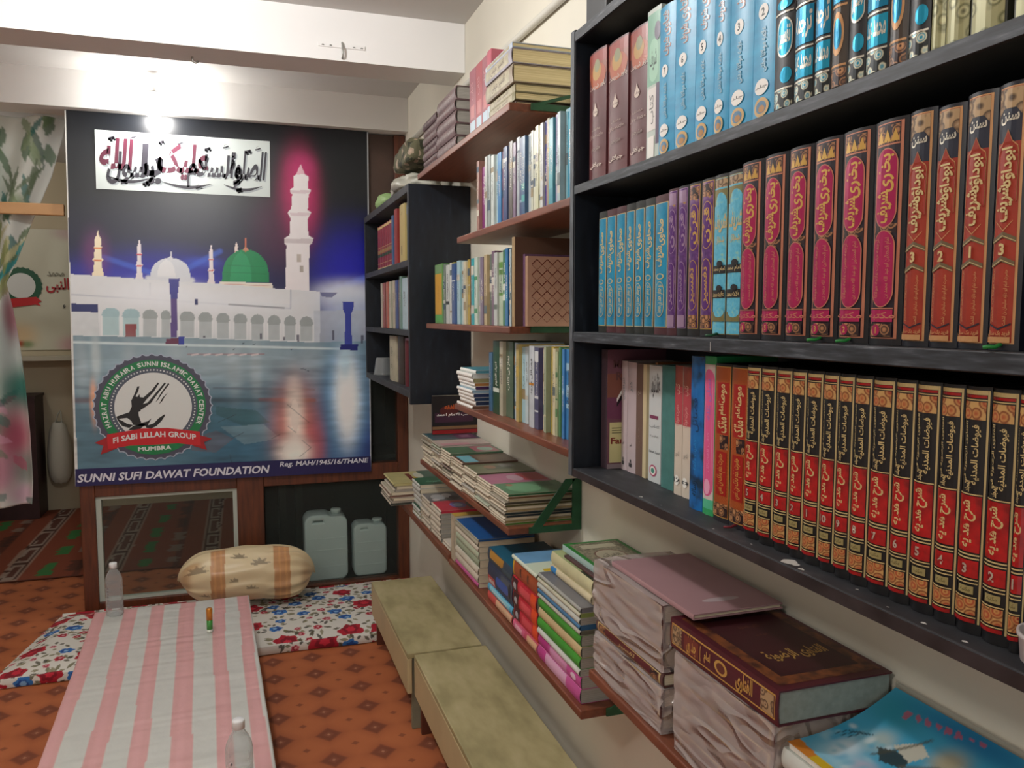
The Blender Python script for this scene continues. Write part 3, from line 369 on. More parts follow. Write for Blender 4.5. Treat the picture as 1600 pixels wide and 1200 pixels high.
# ================================================================ the setting
WX = .91
def carpet_mat():
    m = bpy.data.materials.new('diamond_carpet'); m.use_nodes = True; nt = m.node_tree; b = nt.nodes['Principled BSDF']
    tc = nt.nodes.new('ShaderNodeTexCoord'); sp = nt.nodes.new('ShaderNodeSeparateXYZ'); nt.links.new(tc.outputs['Object'], sp.inputs[0])
    def mth(op, a, c=None, d=None):
        n = nt.nodes.new('ShaderNodeMath'); n.operation = op
        for i, x in enumerate((a, c, d)):
            if x is None: continue
            if isinstance(x, (int, float)): n.inputs[i].default_value = x
            else: nt.links.new(x, n.inputs[i])
        return n.outputs[0]
    def cell(off, px, py, rx, ry):
        u = mth('ABSOLUTE', mth('SUBTRACT', mth('FRACT', mth('ADD', mth('DIVIDE', mth('SUBTRACT', sp.outputs[0], .10), px), off)), .5))
        v = mth('ABSOLUTE', mth('SUBTRACT', mth('FRACT', mth('ADD', mth('DIVIDE', mth('SUBTRACT', sp.outputs[1], 2.945), py), off)), .5))
        return mth('ADD', mth('DIVIDE', u, rx), mth('DIVIDE', v, ry))
    def sm(x, lo, hi):
        n = nt.nodes.new('ShaderNodeMapRange'); n.interpolation_type = 'SMOOTHSTEP'; nt.links.new(x, n.inputs[0])
        n.inputs[1].default_value = lo; n.inputs[2].default_value = hi; n.inputs[3].default_value = 1; n.inputs[4].default_value = 0
        return n.outputs[0]
    def mix(f, a, c):
        n = nt.nodes.new('ShaderNodeMix'); n.data_type = 'RGBA'; nt.links.new(f, n.inputs[0])
        for i, x in ((6, a), (7, c)):
            if isinstance(x, str): n.inputs[i].default_value = (*lin(x), 1)
            else: nt.links.new(x, n.inputs[i])
        return n.outputs[2]
    ns = nt.nodes.new('ShaderNodeTexNoise'); ns.inputs['Scale'].default_value = 5; nt.links.new(tc.outputs['Object'], ns.inputs[0])
    big = cell(.5, .172, .18, .30, .31); small = cell(0., .172, .18, .10, .09)
    c0 = mix(ns.outputs[0], '#a3582f', '#b96a3d')
    c1 = mix(mth('MULTIPLY', sm(big, .3, 2.2), .40), c0, '#7a371c')
    c2 = mix(mth('MULTIPLY', sm(big, .72, 1.10), .68), c1, '#5e2a1a')
    c3 = mix(mth('MULTIPLY', sm(big, .30, .48), .5), c2, '#8a5138')
    c4 = mix(mth('MULTIPLY', sm(big, .06, .2), .7), c3, '#b98568')
    c5 = mix(mth('MULTIPLY', sm(small, .6, 1.15), .6), c4, '#64301d')
    f2 = nt.nodes.new('ShaderNodeTexNoise'); f2.inputs['Scale'].default_value = 400; nt.links.new(tc.outputs['Object'], f2.inputs[0])
    bp = nt.nodes.new('ShaderNodeBump'); bp.inputs['Strength'].default_value = .25; bp.inputs['Distance'].default_value = .003; nt.links.new(f2.outputs[0], bp.inputs['Height'])
    nt.links.new(bp.outputs[0], b.inputs['Normal']); nt.links.new(c5, b.inputs['Base Color']); b.inputs['Roughness'].default_value = .75
    return m
fl = MB(); fl.box(-3.2, -2.6, -.1, 1.05, 7.4, 0, carpet_mat()); structure('floor', fl)
CEIL = mat('#c9c7c4', .8, var=.04, vs=2, name='ceiling_paint')
structure('ceiling', MB().box(-3.2, -2.6, 2.745, 1.05, 7.4, 2.85, CEIL))
structure('wall_right', MB().box(WX, -2.6, 0, 1.05, 7.3, 2.745, WALL))
structure('wall_far', MB().box(-3.2, 7.2, 0, WX, 7.35, 2.745, mat('#c3b79c', .85, var=.06, vs=2, name='cream_far_wall')))
structure('wall_left', MB().box(-3.3, -2.6, 0, -3.1, 7.3, 2.745, WALL))
structure('trim_1', MB().box(-3.1, 3.31, 2.55, WX - .001, 3.51, 2.745, WHITE))       # the two ceiling beams
structure('trim_2', MB().box(-3.1, 4.50, 2.565, WX - .001, 4.70, 2.745, WHITE))
structure('trim_3', MB().box(-3.1, 6.98, 1.21, .0, 7.199, 1.24, mat('#b9b4a2', .6)))  # ledge of the far wall

# patterned prayer carpet of the far room
def ragged(x0, y0, x1, y1, rnd, j=.02):
    n = 10; a = []; b = []
    for i in range(n + 1):
        y = y0 + (y1 - y0) * i / n; a.append((x0 + rnd.uniform(-j, j), y)); b.append((x1 + rnd.uniform(-j, j), y))
    return a + b[::-1]
rg = random.Random(3); ops = []
for k in range(-7, 6):
    x0 = -1.40 + k * .56
    ops.append(('p', '#9a4a2c', [(x0 - .12, 5.3), (x0 + .40, 5.3), (x0 + .40, 7.2), (x0 - .12, 7.2)], .5))
    ops.append(('p', '#a58f80', ragged(x0, 5.3, x0 + .12, 7.2, rg, .006), .75)); ops.append(('p', '#46241b', ragged(x0 + .012, 5.32, x0 + .106, 7.2, rg, .004), 1))
    y = 5.33
    while y < 7.1:
        l = rg.uniform(.22, .45); ops.append(('p', '#a59488', ragged(x0 + .022, y, x0 + .095, y + l, rg, .004), .85)); ops.append(('p', '#5b3125', ragged(x0 + .035, y + .04, x0 + .082, y + l - .04, rg, .004), 1)); y += l + .05
    y = 5.35
    while y < 7.1:
        l = rg.uniform(.12, .3); g = rg.uniform(-.02, .03)
        ops.append(('p', '#1d7a3c', ragged(x0 + .215 + g, y, x0 + .285 + g, y + l, rg, .014), .9)); y += l + rg.uniform(.08, .2)
    y = 5.4
    while y < 7.1:
        l = rg.uniform(.1, .3); ops.append(('p', '#8d7f72' if rg.random() < .4 else '#3a1f17', ragged(x0 + .36, y, x0 + .43, y + l, rg, .02), .7)); y += l + rg.uniform(.05, .25)
g = MB(); g.grid(300, 150, lambda s, t: (-3.0 + 3.88 * s, 5.28 + 1.9 * t, .006), attr_mat('prayer_carpet_weave', .9, .2, 300), False)
col = paint([(a, b) for a, b, c in g.v], ops, '#5c2a1a')
P(g.build('prayer_carpet', colors=col), 'red and green woven prayer carpet on the floor behind the glazed partition', 'carpet')

# ================================================================ glazed partition behind the banner
GLASS = clear_mat('window_glass', '#f2f6f4', .96, .02, '#9aa09c')
pt = thing('glazed_partition', 'brown wooden partition with two low glass panes, standing across the room behind the banner', 'partition', (0, 4.62, 0))
f = MB()
f.box(-.805, 4.58, 0, -.735, 4.66, .70, WOODD); f.box(-.765, 4.58, .70, -.735, 4.66, 2.56, WOODD)
f.box(-.040, 4.58, 0, .100, 4.66, 2.56, WOODD); f.box(.845, 4.58, 0, .908, 4.66, 2.56, WOODD)
for x0, x1, z0, z1 in ((-.735, -.04, .615, .73), (-.735, -.04, 0, .055), (.10, .845, .615, .71), (.10, .845, 0, .03), (.10, .845, 1.75, 1.83)): f.box(x0, 4.58, z0, x1, 4.66, z1, WOODD)
f.build('frame', pt, world=True, bevel=.004)
MB().box(-.735, 4.605, .73, -.04, 4.635, 2.56, WOODD).build('upper_panel', pt, world=True)
MB().box(.10, 4.605, 1.83, .845, 4.635, 2.56, mat('#4a3327', .5, var=.2, vs=6)).build('upper_panel', pt, world=True)
wf = MB(); AL = mat('#b8bfb4', .5)
for x0, x1, z0, z1 in ((-.735, -.71, .055, .615), (-.062, -.04, .055, .615), (-.71, -.062, .598, .615), (-.71, -.062, .055, .068)): wf.box(x0, 4.597, z0, x1, 4.640, z1, AL)
wfo = P(wf.build('pane_frame', pt, world=True), 'pale painted inner frame of the pane')
MB().box(-.71, 4.617, .068, -.062, 4.622, .598, GLASS).build('pane', wfo, world=True)
MB().box(.10, 4.617, .03, .845, 4.622, .615, GLASS).build('pane', pt, world=True)
MB().box(.10, 4.617, .71, .845, 4.622, 1.75, GLASS).build('pane', pt, world=True)
# dark closet behind the right panes
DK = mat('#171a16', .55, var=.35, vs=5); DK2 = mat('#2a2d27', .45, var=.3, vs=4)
cl = thing('dark_closet', 'dark grey-green closet seen through the panes behind the white jerry cans', 'closet', (.46, 5.0, 0))
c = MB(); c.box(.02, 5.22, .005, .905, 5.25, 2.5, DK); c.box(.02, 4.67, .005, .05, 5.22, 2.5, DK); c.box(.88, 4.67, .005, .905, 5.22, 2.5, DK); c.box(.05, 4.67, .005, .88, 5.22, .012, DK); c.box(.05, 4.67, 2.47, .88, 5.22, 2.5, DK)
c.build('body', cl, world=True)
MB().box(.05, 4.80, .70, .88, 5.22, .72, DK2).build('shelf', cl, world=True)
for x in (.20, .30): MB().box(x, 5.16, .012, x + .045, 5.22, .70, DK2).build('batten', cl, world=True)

# white jerry cans
CAN = mat('#e6f0f0', .4, var=.04, vs=6, spec=.4, name='translucent_white_plastic')
def outline_mesh(pts, holes, depth, bevel, name):
    cu = bpy.data.curves.new(name, 'CURVE'); cu.dimensions = '2D'; cu.fill_mode = 'BOTH'; cu.extrude = depth / 2 - bevel; cu.bevel_depth = bevel; cu.bevel_resolution = 2
    for loop in [pts] + holes:
        s = cu.splines.new('POLY'); s.points.add(len(loop) - 1); s.use_cyclic_u = True
        for p, q in zip(s.points, loop): p.co = (q[0], q[1], 0, 1)
    o = bpy.data.objects.new(name, cu); COL.objects.link(o); dg = bpy.context.evaluated_depsgraph_get()
    me = o.evaluated_get(dg).to_mesh(); v = [(p.co.x, -p.co.z, p.co.y) for p in me.vertices]; fs = [tuple(p.vertices) for p in me.polygons]
    o.evaluated_get(dg).to_mesh_clear(); bpy.data.objects.remove(o); bpy.data.curves.remove(cu)
    return v, fs
def rounded(pts, r, n=4):
    out = []
    for i, p in enumerate(pts):
        a = Vector(pts[i - 1]); b = Vector(p); c = Vector(pts[(i + 1) % len(pts)])
        u = (a - b); v = (c - b); rr = min(r, u.length * .45, v.length * .45); p0 = b + u.normalized() * rr; p1 = b + v.normalized() * rr
        for k in range(n + 1):
            t = k / n; q = p0 * (1 - t) ** 2 + b * 2 * t * (1 - t) + p1 * t * t; out.append((q.x, q.y))
    return out
def jerry(label, x, y, wd, h, dp):
    r = thing('jerry_can', label, 'jerry can', (x, y, .0135), group=None); b = .011
    w2 = wd / 2 - b
    q = lambda a, z: (-w2 + 2 * w2 * a, h * z)
    body = rounded([(-w2 * .86, b), (w2 * .86, b), q(1, .08), q(1, .875), q(.93, .925), q(.60, .925), q(.52, .985 - b / h), q(.10, .985 - b / h), q(0, .90), q(0, .08)], .03)
    hole = rounded([q(.10, .845), q(.50, .845), q(.46, .955 - b / h * 1.0), q(.16, .955 - b / h * 1.0)], .008)[::-1]
    v, fs = outline_mesh(body, [hole], dp, b, 'body'); m = MB(); m.add(v, fs, CAN, True)
    for q in (.2, .45, .62): m.box(-w2, -dp / 2 - .002, h * q, w2, -dp / 2 + .004, h * q + .006, CAN)
    m.build('body', r)
    m = MB(); m.lathe([(.024, 0), (.024, .014), (.030, .014), (.030, h * .085), (.026, h * .092)], mat('#dfe8e6', .45), 16, (w2 * .58, 0, h * .935)); m.build('cap', r)
    return r
jerry('big white plastic jerry can behind the glass, next to the patterned bolster', .443, 4.775, .245, .395, .16)
jerry('small white plastic jerry can behind the glass, near the corner by the bench', .700, 4.775, .195, .32, .13)

# ================================================================ banner with the mosque print
BAN = [(-.790, 2.562), (.697, 2.562), (.687, .673), (-.818, .683)]       # top-left, top-right, bottom-right, bottom-left
YB = 4.555
def bpt(s, t):
    (ax, az), (bx_, bz), (cx, cz), (dx, dz) = BAN
    x = (dx * (1 - s) + cx * s) * (1 - t) + (ax * (1 - s) + bx_ * s) * t; z = (dz * (1 - s) + cz * s) * (1 - t) + (az * (1 - s) + bz * s) * t
    return x, z
bn = thing('hanging_banner', 'large printed banner of a floodlit mosque at night, hung on the wooden partition', 'banner', (0, YB, .67))
g = MB(); wav = lambda x, z: YB + .0025 * math.sin(x * 4 + 1) * math.sin(z * 2)
def bgrid(s, t):
    x, z = bpt(s, t); return (x, wav(x, z), z)
g.grid(400, 490, bgrid, attr_mat('vinyl_print', .34, .05, 500, .5))
sky = np.array([(a, c_) for a, b, c_ in g.v])
base = np.zeros((len(sky), 3)); zz = sky[:, 1]
for i, (z0, c0) in enumerate([(.6, '#5a7a88'), (1.6, '#10122a'), (1.85, '#0c0e1c'), (2.6, '#0a0d14')]): pass
c_lo = np.array(lin('#14164a')); c_hi = np.array(lin('#0c1017')); tt = np.clip((zz - 1.62) / .55, 0, 1)[:, None]
base = c_lo * (1 - tt) + c_hi * tt
edge = [('p', '#d9d9d4', [(-.83, .66), (-.83, 2.56), (-.783, 2.56), (-.797, 1.9), (-.800, 1.2), (-.806, .66)], 1), ('p', '#cfd2d6', [(.69, 2.56), (.72, 2.56), (.72, .6), (.683, .6)], .9)]
col = paint(sky, BOPS + edge, base)
low = sky[:, 1] < 1.335
nz = np.array([noise.noise((a * 5, c_ * 26, 0)) * .5 + noise.noise((a * 14, c_ * 60, 4)) * .3 + noise.noise((a * 3 + c_ * 4, c_ * 6, 9)) * .5 if l else noise.noise((a * 30, c_ * 30, 2)) * .12 for (a, c_), l in zip(sky, low)])
col = np.clip(col * (1 + .55 * nz * np.where(col.mean(1) > .75, .25, 1))[:, None], 0, 1)
g.build('printed_sheet', bn, world=True, colors=col)
bw = lambda x, z, L=0: (x, YB - .0045 - .0004 * L, z)
def text_at(mb, s, x0, z0, x1, z1, ht, m, bold=.02, shear=0., L=0):
    """lettering along the base line (x0,z0)-(x1,z1) on the banner plane"""
    v, f = text2d(s, bold); vs = []
    for x, y in v:
        u = x + .5; q = y + .5; xx = x0 + (x1 - x0) * u; z_ = z0 + (z1 - z0) * u
        vs.append(bw(xx + shear * ht * (q - .5), z_ + ht * q, L))
    mb.add(vs, f, m)
PW = mat('#d2dcda', .45); IND = mat('#1a1550', .4); INK = mat('#2e2b36', .4); INKR = mat('#5c1a34', .4); SHD = mat('#a9b3b8', .4)
m = MB(); q = [(-.659, 2.475), (.176, 2.474), (.171, 2.182), (-.663, 2.185)]
m.add([bw(*p) for p in q], [(0, 1, 2, 3)], PW)
for dx, dz, L, k1, k2 in ((.007, -.007, 1, SHD, SHD), (0, 0, 2, INK, INKR)):
    for s_, x0, x1, z0, ht, mm in (('الصلوة', -.03, .150, 2.222, .195, k1), ('والسلام', -.235, .03, 2.212, .175, k1), ('عليک', -.375, -.13, 2.248, .185, k2), ('يا', -.455, -.35, 2.222, .20, k1), ('رسول', -.61, -.39, 2.212, .165, k1), ('الله', -.64, -.49, 2.285, .155, k2)):
        text_at(m, s_, x0 + dx, z0 + dz, x1 + dx, z0 + dz, ht, mm, .03, .12, L)
    for x, z, w_ in ((-.61, 2.25, .20), (-.36, 2.235, .24), (-.06, 2.235, .19)):
        m.add([bw(x + w_ * (i / 12) + dx, z + dz - .03 * math.sin(i / 12 * PI) + e, L) for i in range(13) for e in (0, .014 * math.sin(i / 12 * PI) + .002)], [(2 * i, 2 * i + 2, 2 * i + 3, 2 * i + 1) for i in range(12)], k1)
    for i, (x, z) in enumerate([(-.60, 2.425), (-.50, 2.44), (-.37, 2.42), (-.28, 2.425), (-.15, 2.40), (-.06, 2.42), (.05, 2.40), (.10, 2.42), (-.45, 2.21), (-.2, 2.205), (.0, 2.20)]):
        text_at(m, 'ء' if i % 2 else 'َ ّ'.replace(' ', '') or 'v', x + dx, z + dz, x + .03 + dx, z + dz + .004, .022, k1, .03, 0, L)
m.build('calligraphy_panel', bn, world=True)
m = MB(); q = [(-.814, .774), (.684, .757), (.686, .671), (-.817, .684)]
m.add([bw(*p) for p in q], [(0, 1, 2, 3)], IND)
LT = mat('#dcdce4', .4)
text_at(m, 'SUNNI SUFI DAWAT FOUNDATION', -.804, .703, .130, .696, .043, LT, .03, .22, 1)
text_at(m, 'Reg. MAH/1945/16/THANE', .188, .718, .668, .714, .036, LT, .025, .22, 1)
m.build('title_strip', bn, world=True)
# the seal
m = MB(); sx, sz = -.437, 1.078; KX = 1.03
def ring(r0, r1, mm, L, n=120, sc=0., lo=0, hi=2 * PI):
    vs = []
    for i in range(n + 1):
        a = lo + (hi - lo) * i / n; w_ = r1 + sc * abs(math.cos(a * 20)); vs += [bw(sx + r0 * KX * math.cos(a), sz + r0 * math.sin(a), L), bw(sx + w_ * KX * math.cos(a), sz + w_ * math.sin(a), L)]
    m.add(vs, [(2 * i, 2 * i + 1, 2 * i + 3, 2 * i + 2) for i in range(n)], mm)
GR = mat('#0c7a42', .4); GY = mat('#4a4a5c', .4); RIB = mat('#c4161f', .4); RIBD = mat('#a01018', .4); INKB = mat('#121214', .4); SW = mat('#dde0dd', .4)
ring(0, .264, mat('#aab4c4', .4), 1, sc=.018); ring(0, .258, GY, 2, sc=.018); ring(0, .247, GR, 3); ring(0, .207, mat('#4e5664', .4), 4); ring(0, .180, SW, 5)
for i in range(78):
    a = 2 * PI * i / 78; x, z = sx + .1945 * KX * math.cos(a), sz + .1945 * math.sin(a)
    m.add([bw(x + .0042 * math.cos(b * PI / 3), z + .0042 * math.sin(b * PI / 3), 5) for b in range(6)], [tuple(range(6))], SW)
for k in ('h1', 'h2', 'h3', 'h4', 'h5', 'h6'): m.add([bw(*p, 6) for p in HANDS[k]], [tuple(range(len(HANDS[k])))], INKB)
m.add([bw(*p, 7) for p in [(-.53, 1.12), (-.50, 1.125), (-.49, 1.10), (-.50, 1.06), (-.52, 1.05), (-.535, 1.08)]], [tuple(range(6))], INKB)
m.add([bw(*p, 7) for p in HANDS['grn']], [tuple(range(len(HANDS['grn'])))], GR)
m.add([bw(*p, 7) for p in HANDS['ribl']], [tuple(range(6))], RIBD); m.add([bw(*p, 7) for p in HANDS['ribr']], [tuple(range(6))], RIBD); m.add([bw(*p, 8) for p in HANDS['rib']], [tuple(range(9))], RIB)
def arc_text(s, r, ht, a_mid, span, mm, L, flip=False):
    adv = {c_: (.36 if c_ == 'I' else .5 if c_ == ' ' else 1.18 if c_ in 'MW' else .95) for c_ in set(s)}
    tot = sum(adv[c_] for c_ in s); p = 0
    for c_ in s:
        u = (p + adv[c_] / 2) / tot - .5; p += adv[c_]
        if c_ == ' ': continue
        a = a_mid + (u if flip else -u) * span; wd = span * r * adv[c_] / tot * .84; v, f = text2d(c_, .03); vs = []
        for x, y in v:
            x *= wd; y *= ht
            if flip: x, y = -x, -y
            rr = r + y; aa = a - x / r; vs.append(bw(sx + rr * KX * math.cos(aa), sz + rr * math.sin(aa), L))
        m.add(vs, f, mm)
arc_text('HAZRAT ABU HURAIRA SUNNI ISLAMIC DAWAT CENTER', .227, .024, PI / 2, math.radians(232), SW, 6)
text_at(m, 'MUMBRA', -.518, .850, -.358, .852, .022, SW, .03, 0, 9)
v, f = text2d('FI SABI LILLAH GROUP', .03)
m.add([bw(-.634 + (x + .5) * .398, .896 + .024 * (1 - (2 * x) ** 2) + (y + .5) * .03, 9) for x, y in v], f, SW)
m.build('seal_emblem', bn, world=True)

# bulb fixed under the second beam
bl = thing('light_bulb', 'lit round bulb in a white holder on the second ceiling beam, above the banner', 'bulb', (-.375, 4.42, 2.625))
EM = bpy.data.materials.new('lit_bulb'); EM.use_nodes = True
eb = EM.node_tree.nodes['Principled BSDF']; eb.inputs['Emission Color'].default_value = (1, .97, .92, 1); eb.inputs['Emission Strength'].default_value = 230
MB().lathe([(.002, 0), (.022, .004), (.037, .016), (.044, .036), (.041, .055), (.027, .075), (.016, .084)], EM, 24, (-.375, 4.42, 2.525)).build('glass_bulb', bl, world=True)
h = MB(); h.lathe([(.017, 0), (.019, .03), (.03, .032), (.03, .04)], WHITE, 16, (-.375, 4.42, 2.609)); h.box(-.390, 4.42, 2.630, -.360, 4.498, 2.645, WHITE); h.build('holder', bl, world=True)

# small fittings on the first beam
br = thing('hook_plate', 'narrow painted steel strip with a hook on the near face of the first beam', 'hook', (.408, 3.305, 2.605)); m = MB()
m.box(.318, 3.304, 2.598, .498, 3.309, 2.614, WHITE); hp = m.build('plate', br, world=True)
m = MB(); m.tube([(.409, 3.302, 2.618), (.409, 3.294, 2.606), (.409, 3.288, 2.58), (.409, 3.292, 2.562), (.409, 3.303, 2.558)], .004, mat('#a8a8a4', .4, .5)); m.build('hook', br, world=True)
m = MB()
for x in (.335, .365, .455, .485): m.lathe([(.005, 0), (.004, .003)], mat('#8a8a86', .4, .5), 8, (x, 3.302, 2.602))
m.build('screw_heads', hp, world=True)
m = MB(); m.tube([(-.147, 3.44, 2.5495), (-.147, 3.44, 2.535), (-.135, 3.44, 2.527), (-.125, 3.44, 2.535)], .004, mat('#77736c', .4, .5))
P(m.build('ceiling_hook'), 'small grey metal hook under the first ceiling beam', 'hook')
m = MB(); m.tube([(.897, -2.0, 2.46), (.897, 2.2, 2.455), (.897, 3.30, 2.487), (.897, 4.49, 2.482)], .0125, mat('#cbc8bd', .6), 10)
P(m.build('cable_conduit'), 'slim cream cable conduit running along the right wall near the ceiling', 'conduit')

# wooden rail, curtain and things of the far room at the left
P(MB().box(-3.0, 4.585, 2.05, -.818, 4.615, 2.107, mat('#b98d5e', .5, var=.12, vs=7)).build('wooden_rail', bevel=.004), 'pale wooden rail crossing in front of the tied curtain, fixed to the partition post', 'rail')
EDGE = [(2.554, -.807), (2.265, -.891), (2.114, -.954), (2.041, -.985), (1.827, -1.065), (1.721, -1.117), (1.595, -1.097), (1.403, -1.078), (1.209, -1.064), (.947, -1.053), (.683, -1.050), (.567, -1.059)]
def edge_x(z):
    for (z1, x1), (z2, x2) in zip(EDGE, EDGE[1:]):
        if z2 <= z <= z1: return x1 + (x2 - x1) * (z1 - z) / (z1 - z2)
    return EDGE[-1][1]
cur = MB()
def cfn(s, t):
    z = .567 + (2.554 - .567) * t; xr = edge_x(z); pinch = 1 - .8 * math.exp(-((z - 1.75) / .22) ** 2)
    xl = -1.16 - .62 * pinch; x = xr + (xl - xr) * s
    return (x, 4.70 + .035 * pinch * math.sin(s * 26 + z * .6) + .02 * math.sin(s * 9 + z * 2) + .02, z)
cur.grid(120, 200, cfn, attr_mat('printed_curtain', .75, .1, 200, .3))
rg = random.Random(11); ops = []
def leaf(x, z, l, wd, ang, c_, al=.85):
    pts = []
    for i in range(9): t = i / 8; pts.append((t * l, wd * math.sin(PI * t)))
    for i in range(7, 0, -1): t = i / 8; pts.append((t * l, -wd * math.sin(PI * t)))
    ca, sa = math.cos(ang), math.sin(ang); return ('p', c_, [(x + a * ca - b * sa, z + a * sa + b * ca) for a, b in pts], al)
for k in range(8): ops.append(('b', '#8aa094', rg.uniform(-1.7, -1.1), rg.uniform(2.0, 2.5), .05, .25, .5))
for k in range(60):
    x = rg.uniform(-1.8, -.98) if k > 18 else rg.uniform(-1.25, -.9); z = rg.uniform(1.95, 2.56) if k > 18 else rg.uniform(2.42, 2.56)
    ops.append(leaf(x, z, rg.uniform(.08, .26), rg.uniform(.010, .026), rg.uniform(-2.2, -1.0) + (PI if rg.random() < .3 else 0), rg.choice(['#4f6e50', '#6c8660', '#3f5d4c', '#8b9c7c', '#2f6f6a']), .8))
for x, z, a in ((-1.02, 2.13, 1.1), (-.99, 2.15, 1.35), (-1.05, 2.12, 1.75), (-1.03, 2.1, 2.1), (-1.08, 2.12, 1.3), (-1.06, 2.16, .8)): ops.append(leaf(x, z, .2, .011, a, '#66755c', .85))
ops.append(('b', '#8fa07c', -1.04, 2.12, .035, .05, .8))
for k in range(40):
    ops.append(leaf(rg.uniform(-1.3, -.98), rg.uniform(1.72, 2.04), rg.uniform(.1, .22), .014, rg.uniform(-2.3, -1.7), rg.choice(['#7c8a4f', '#97a06a', '#2c8a8c', '#5d7350', '#b8b78e']), .85))
ops += [('b', '#b9c4c0', -1.12, 1.42, .2, .2, .9), ('b', '#1f6f62', -1.08, 1.17, .10, .13, .95), ('b', '#a8385a', -1.12, .93, .08, .16, .9), ('b', '#b06a84', -1.2, .75, .10, .14, .85), ('b', '#7e1f3c', -1.11, 1.55, .03, .14, .8), ('b', '#b86a86', -1.07, 1.55, .025, .12, .7), ('b', '#6d7a70', -1.08, .75, .05, .1, .8), ('b', '#c9a0b4', -1.1, .62, .05, .06, .8), ('b', '#3f5a4a', -1.2, 1.0, .06, .1, .7)]
for k in range(26): ops.append(leaf(rg.uniform(-1.3, -1.05), rg.uniform(.6, 1.25), rg.uniform(.05, .13), .02, rg.uniform(0, 6.2), rg.choice(['#b5486a', '#8f2f50', '#5c7a62', '#d09ab0', '#2b6a60']), .6))
P(cur.build('tied_curtain', colors=paint([(a, c_) for a, b, c_ in cur.v], ops, '#d3d6cf'), solid=.002), 'white curtain with green leaves and pink flowers, tied back beside the banner', 'curtain')

fp = thing('wall_poster', 'cream poster with a green seal and red writing on the far wall above the ledge', 'poster', (-1.45, 7.195, 1.30)); m = MB()
m.grid(60, 100, lambda s, t: (-1.72 + .52 * s, 7.19, 1.285 + .94 * t), attr_mat('poster_print', .5), False)
col = paint([(a, c_) for a, b, c_ in m.v], [('b', '#d9b98a', -1.62, 1.4, .12, .1, .8), ('b', '#c9849a', -1.25, 1.32, .12, .08, .6), ('b', '#b0788a', -1.25, 2.2, .12, .06, .5), ('b', '#c02020', -1.625, 1.335, .03, .025, 1), ('b', '#3f7a3a', -1.58, 1.33, .05, .03, .7)], '#cbc9b4')
m.build('sheet', fp, world=True, colors=col); m = MB()
pw = lambda x, z, L=0: (x, 7.185 - .001 * L, z)
def pring(r0, r1, mm, L, n=48, sc=0):
    vs = []
    for i in range(n + 1):
        a = 2 * PI * i / n; w_ = r1 + sc * (i % 2); vs += [pw(-1.60 + r0 * math.cos(a), 1.785 + r0 * math.sin(a), L), pw(-1.60 + w_ * math.cos(a), 1.785 + w_ * math.sin(a), L)]
    m.add(vs, [(2 * i, 2 * i + 1, 2 * i + 3, 2 * i + 2) for i in range(n)], mm)
pring(.098, .138, mat('#14563a', .5), 1, sc=.008); pring(0, .098, SW, 1)
m.add([pw(*p, 3) for p in [(-1.72, 1.68), (-1.50, 1.70), (-1.465, 1.665), (-1.49, 1.655), (-1.47, 1.63), (-1.51, 1.64), (-1.72, 1.61)]], [tuple(range(7))], RIB)
for s_, x0, x1, z0, z1, mm in (('النبی', -1.43, -1.27, 1.73, 1.85, mat('#a51d24', .5)), ('محمد', -1.42, -1.30, 1.86, 1.90, mat('#8d8a78', .5)), ('و', -1.32, -1.30, 1.61, 1.64, mat('#3a3a34', .5))):
    v, f = text2d(s_, .03); m.add([pw(x0 + (x + .5) * (x1 - x0), z0 + (y + .5) * (z1 - z0), 2) for x, y in v], f, mm)
m.build('printing', fp, world=True)
t = thing('low_cupboard', 'dark maroon cupboard end standing against the far wall beside the curtain', 'cupboard', (-1.62, 7.0, 0)); MB().box(-1.85, 6.9, .007, -1.49, 7.19, .93, mat('#35161a', .5, var=.2)).build('body', t, world=True); MB().box(-1.86, 6.89, .93, -1.48, 7.19, .95, mat('#2a1216', .5)).build('top', t, world=True)
m = MB()
def sack(s, t_):
    a = s * 2 * PI; r = math.sin(PI * min(max(t_, .01), .99)) ** .22 * (1.1 - .25 * t_)
    return (-1.375 + .088 * r * math.cos(a), 7.105 + .075 * r * math.sin(a), .24 + .48 * t_ + .01 * noise.noise((math.cos(a) * 2, math.sin(a) * 2, t_ * 5)))
m.grid(24, 20, sack, mat('#c4c2b4', .6, bump=.5, bs=12)); so = m.build('hanging_bag'); P(so, 'pale cloth bag hanging on the far wall beside the dark cupboard', 'bag')
m = MB(); m.tube([(-1.40, 7.10, .70), (-1.385, 7.17, .78), (-1.375, 7.197, .80), (-1.365, 7.17, .78), (-1.35, 7.10, .70)], .005, mat('#b2b0a2', .6)); m.build('handle', so)

# ================================================================ floor furniture
BEN = ramp_mat('worn_olive_laminate', 'noise', [(.25, '#8d845e'), (.5, '#a89d74'), (.75, '#b9ae86')], (3, 1.2, 3), rough=.5, tscale=5, detail=9, spec=.4)
BENS = mat('#bba981', .55, var=.08, vs=5); BENL = mat('#84806a', .55, var=.15); BROWN = mat('#5d2f1f', .5)
def bench(label, x0, x1, y0, y1, h, rz=0):
    r = thing('low_bench', label, 'bench', ((x0 + x1) / 2, (y0 + y1) / 2, 0), (0, 0, rz)); w2 = (x1 - x0) / 2; l2 = (y1 - y0) / 2
    MB().box(-w2, -l2, h - .02, w2, l2, h, BEN).build('top', r, bevel=.003)
    for s in (-1, 1): MB().box(s * w2 - (.018 if s > 0 else 0), -l2, h - .155, s * w2 + (.018 if s < 0 else 0), l2, h - .02, BENS).build('apron', r, bevel=.002)
    for s in (-1, 1): MB().box(-w2 + .019, s * (l2 - .022) - .011, 0, w2 - .019, s * (l2 - .022) + .011, h - .021, BROWN if s > 0 else BENL).build('leg', r, bevel=.002)
    return r
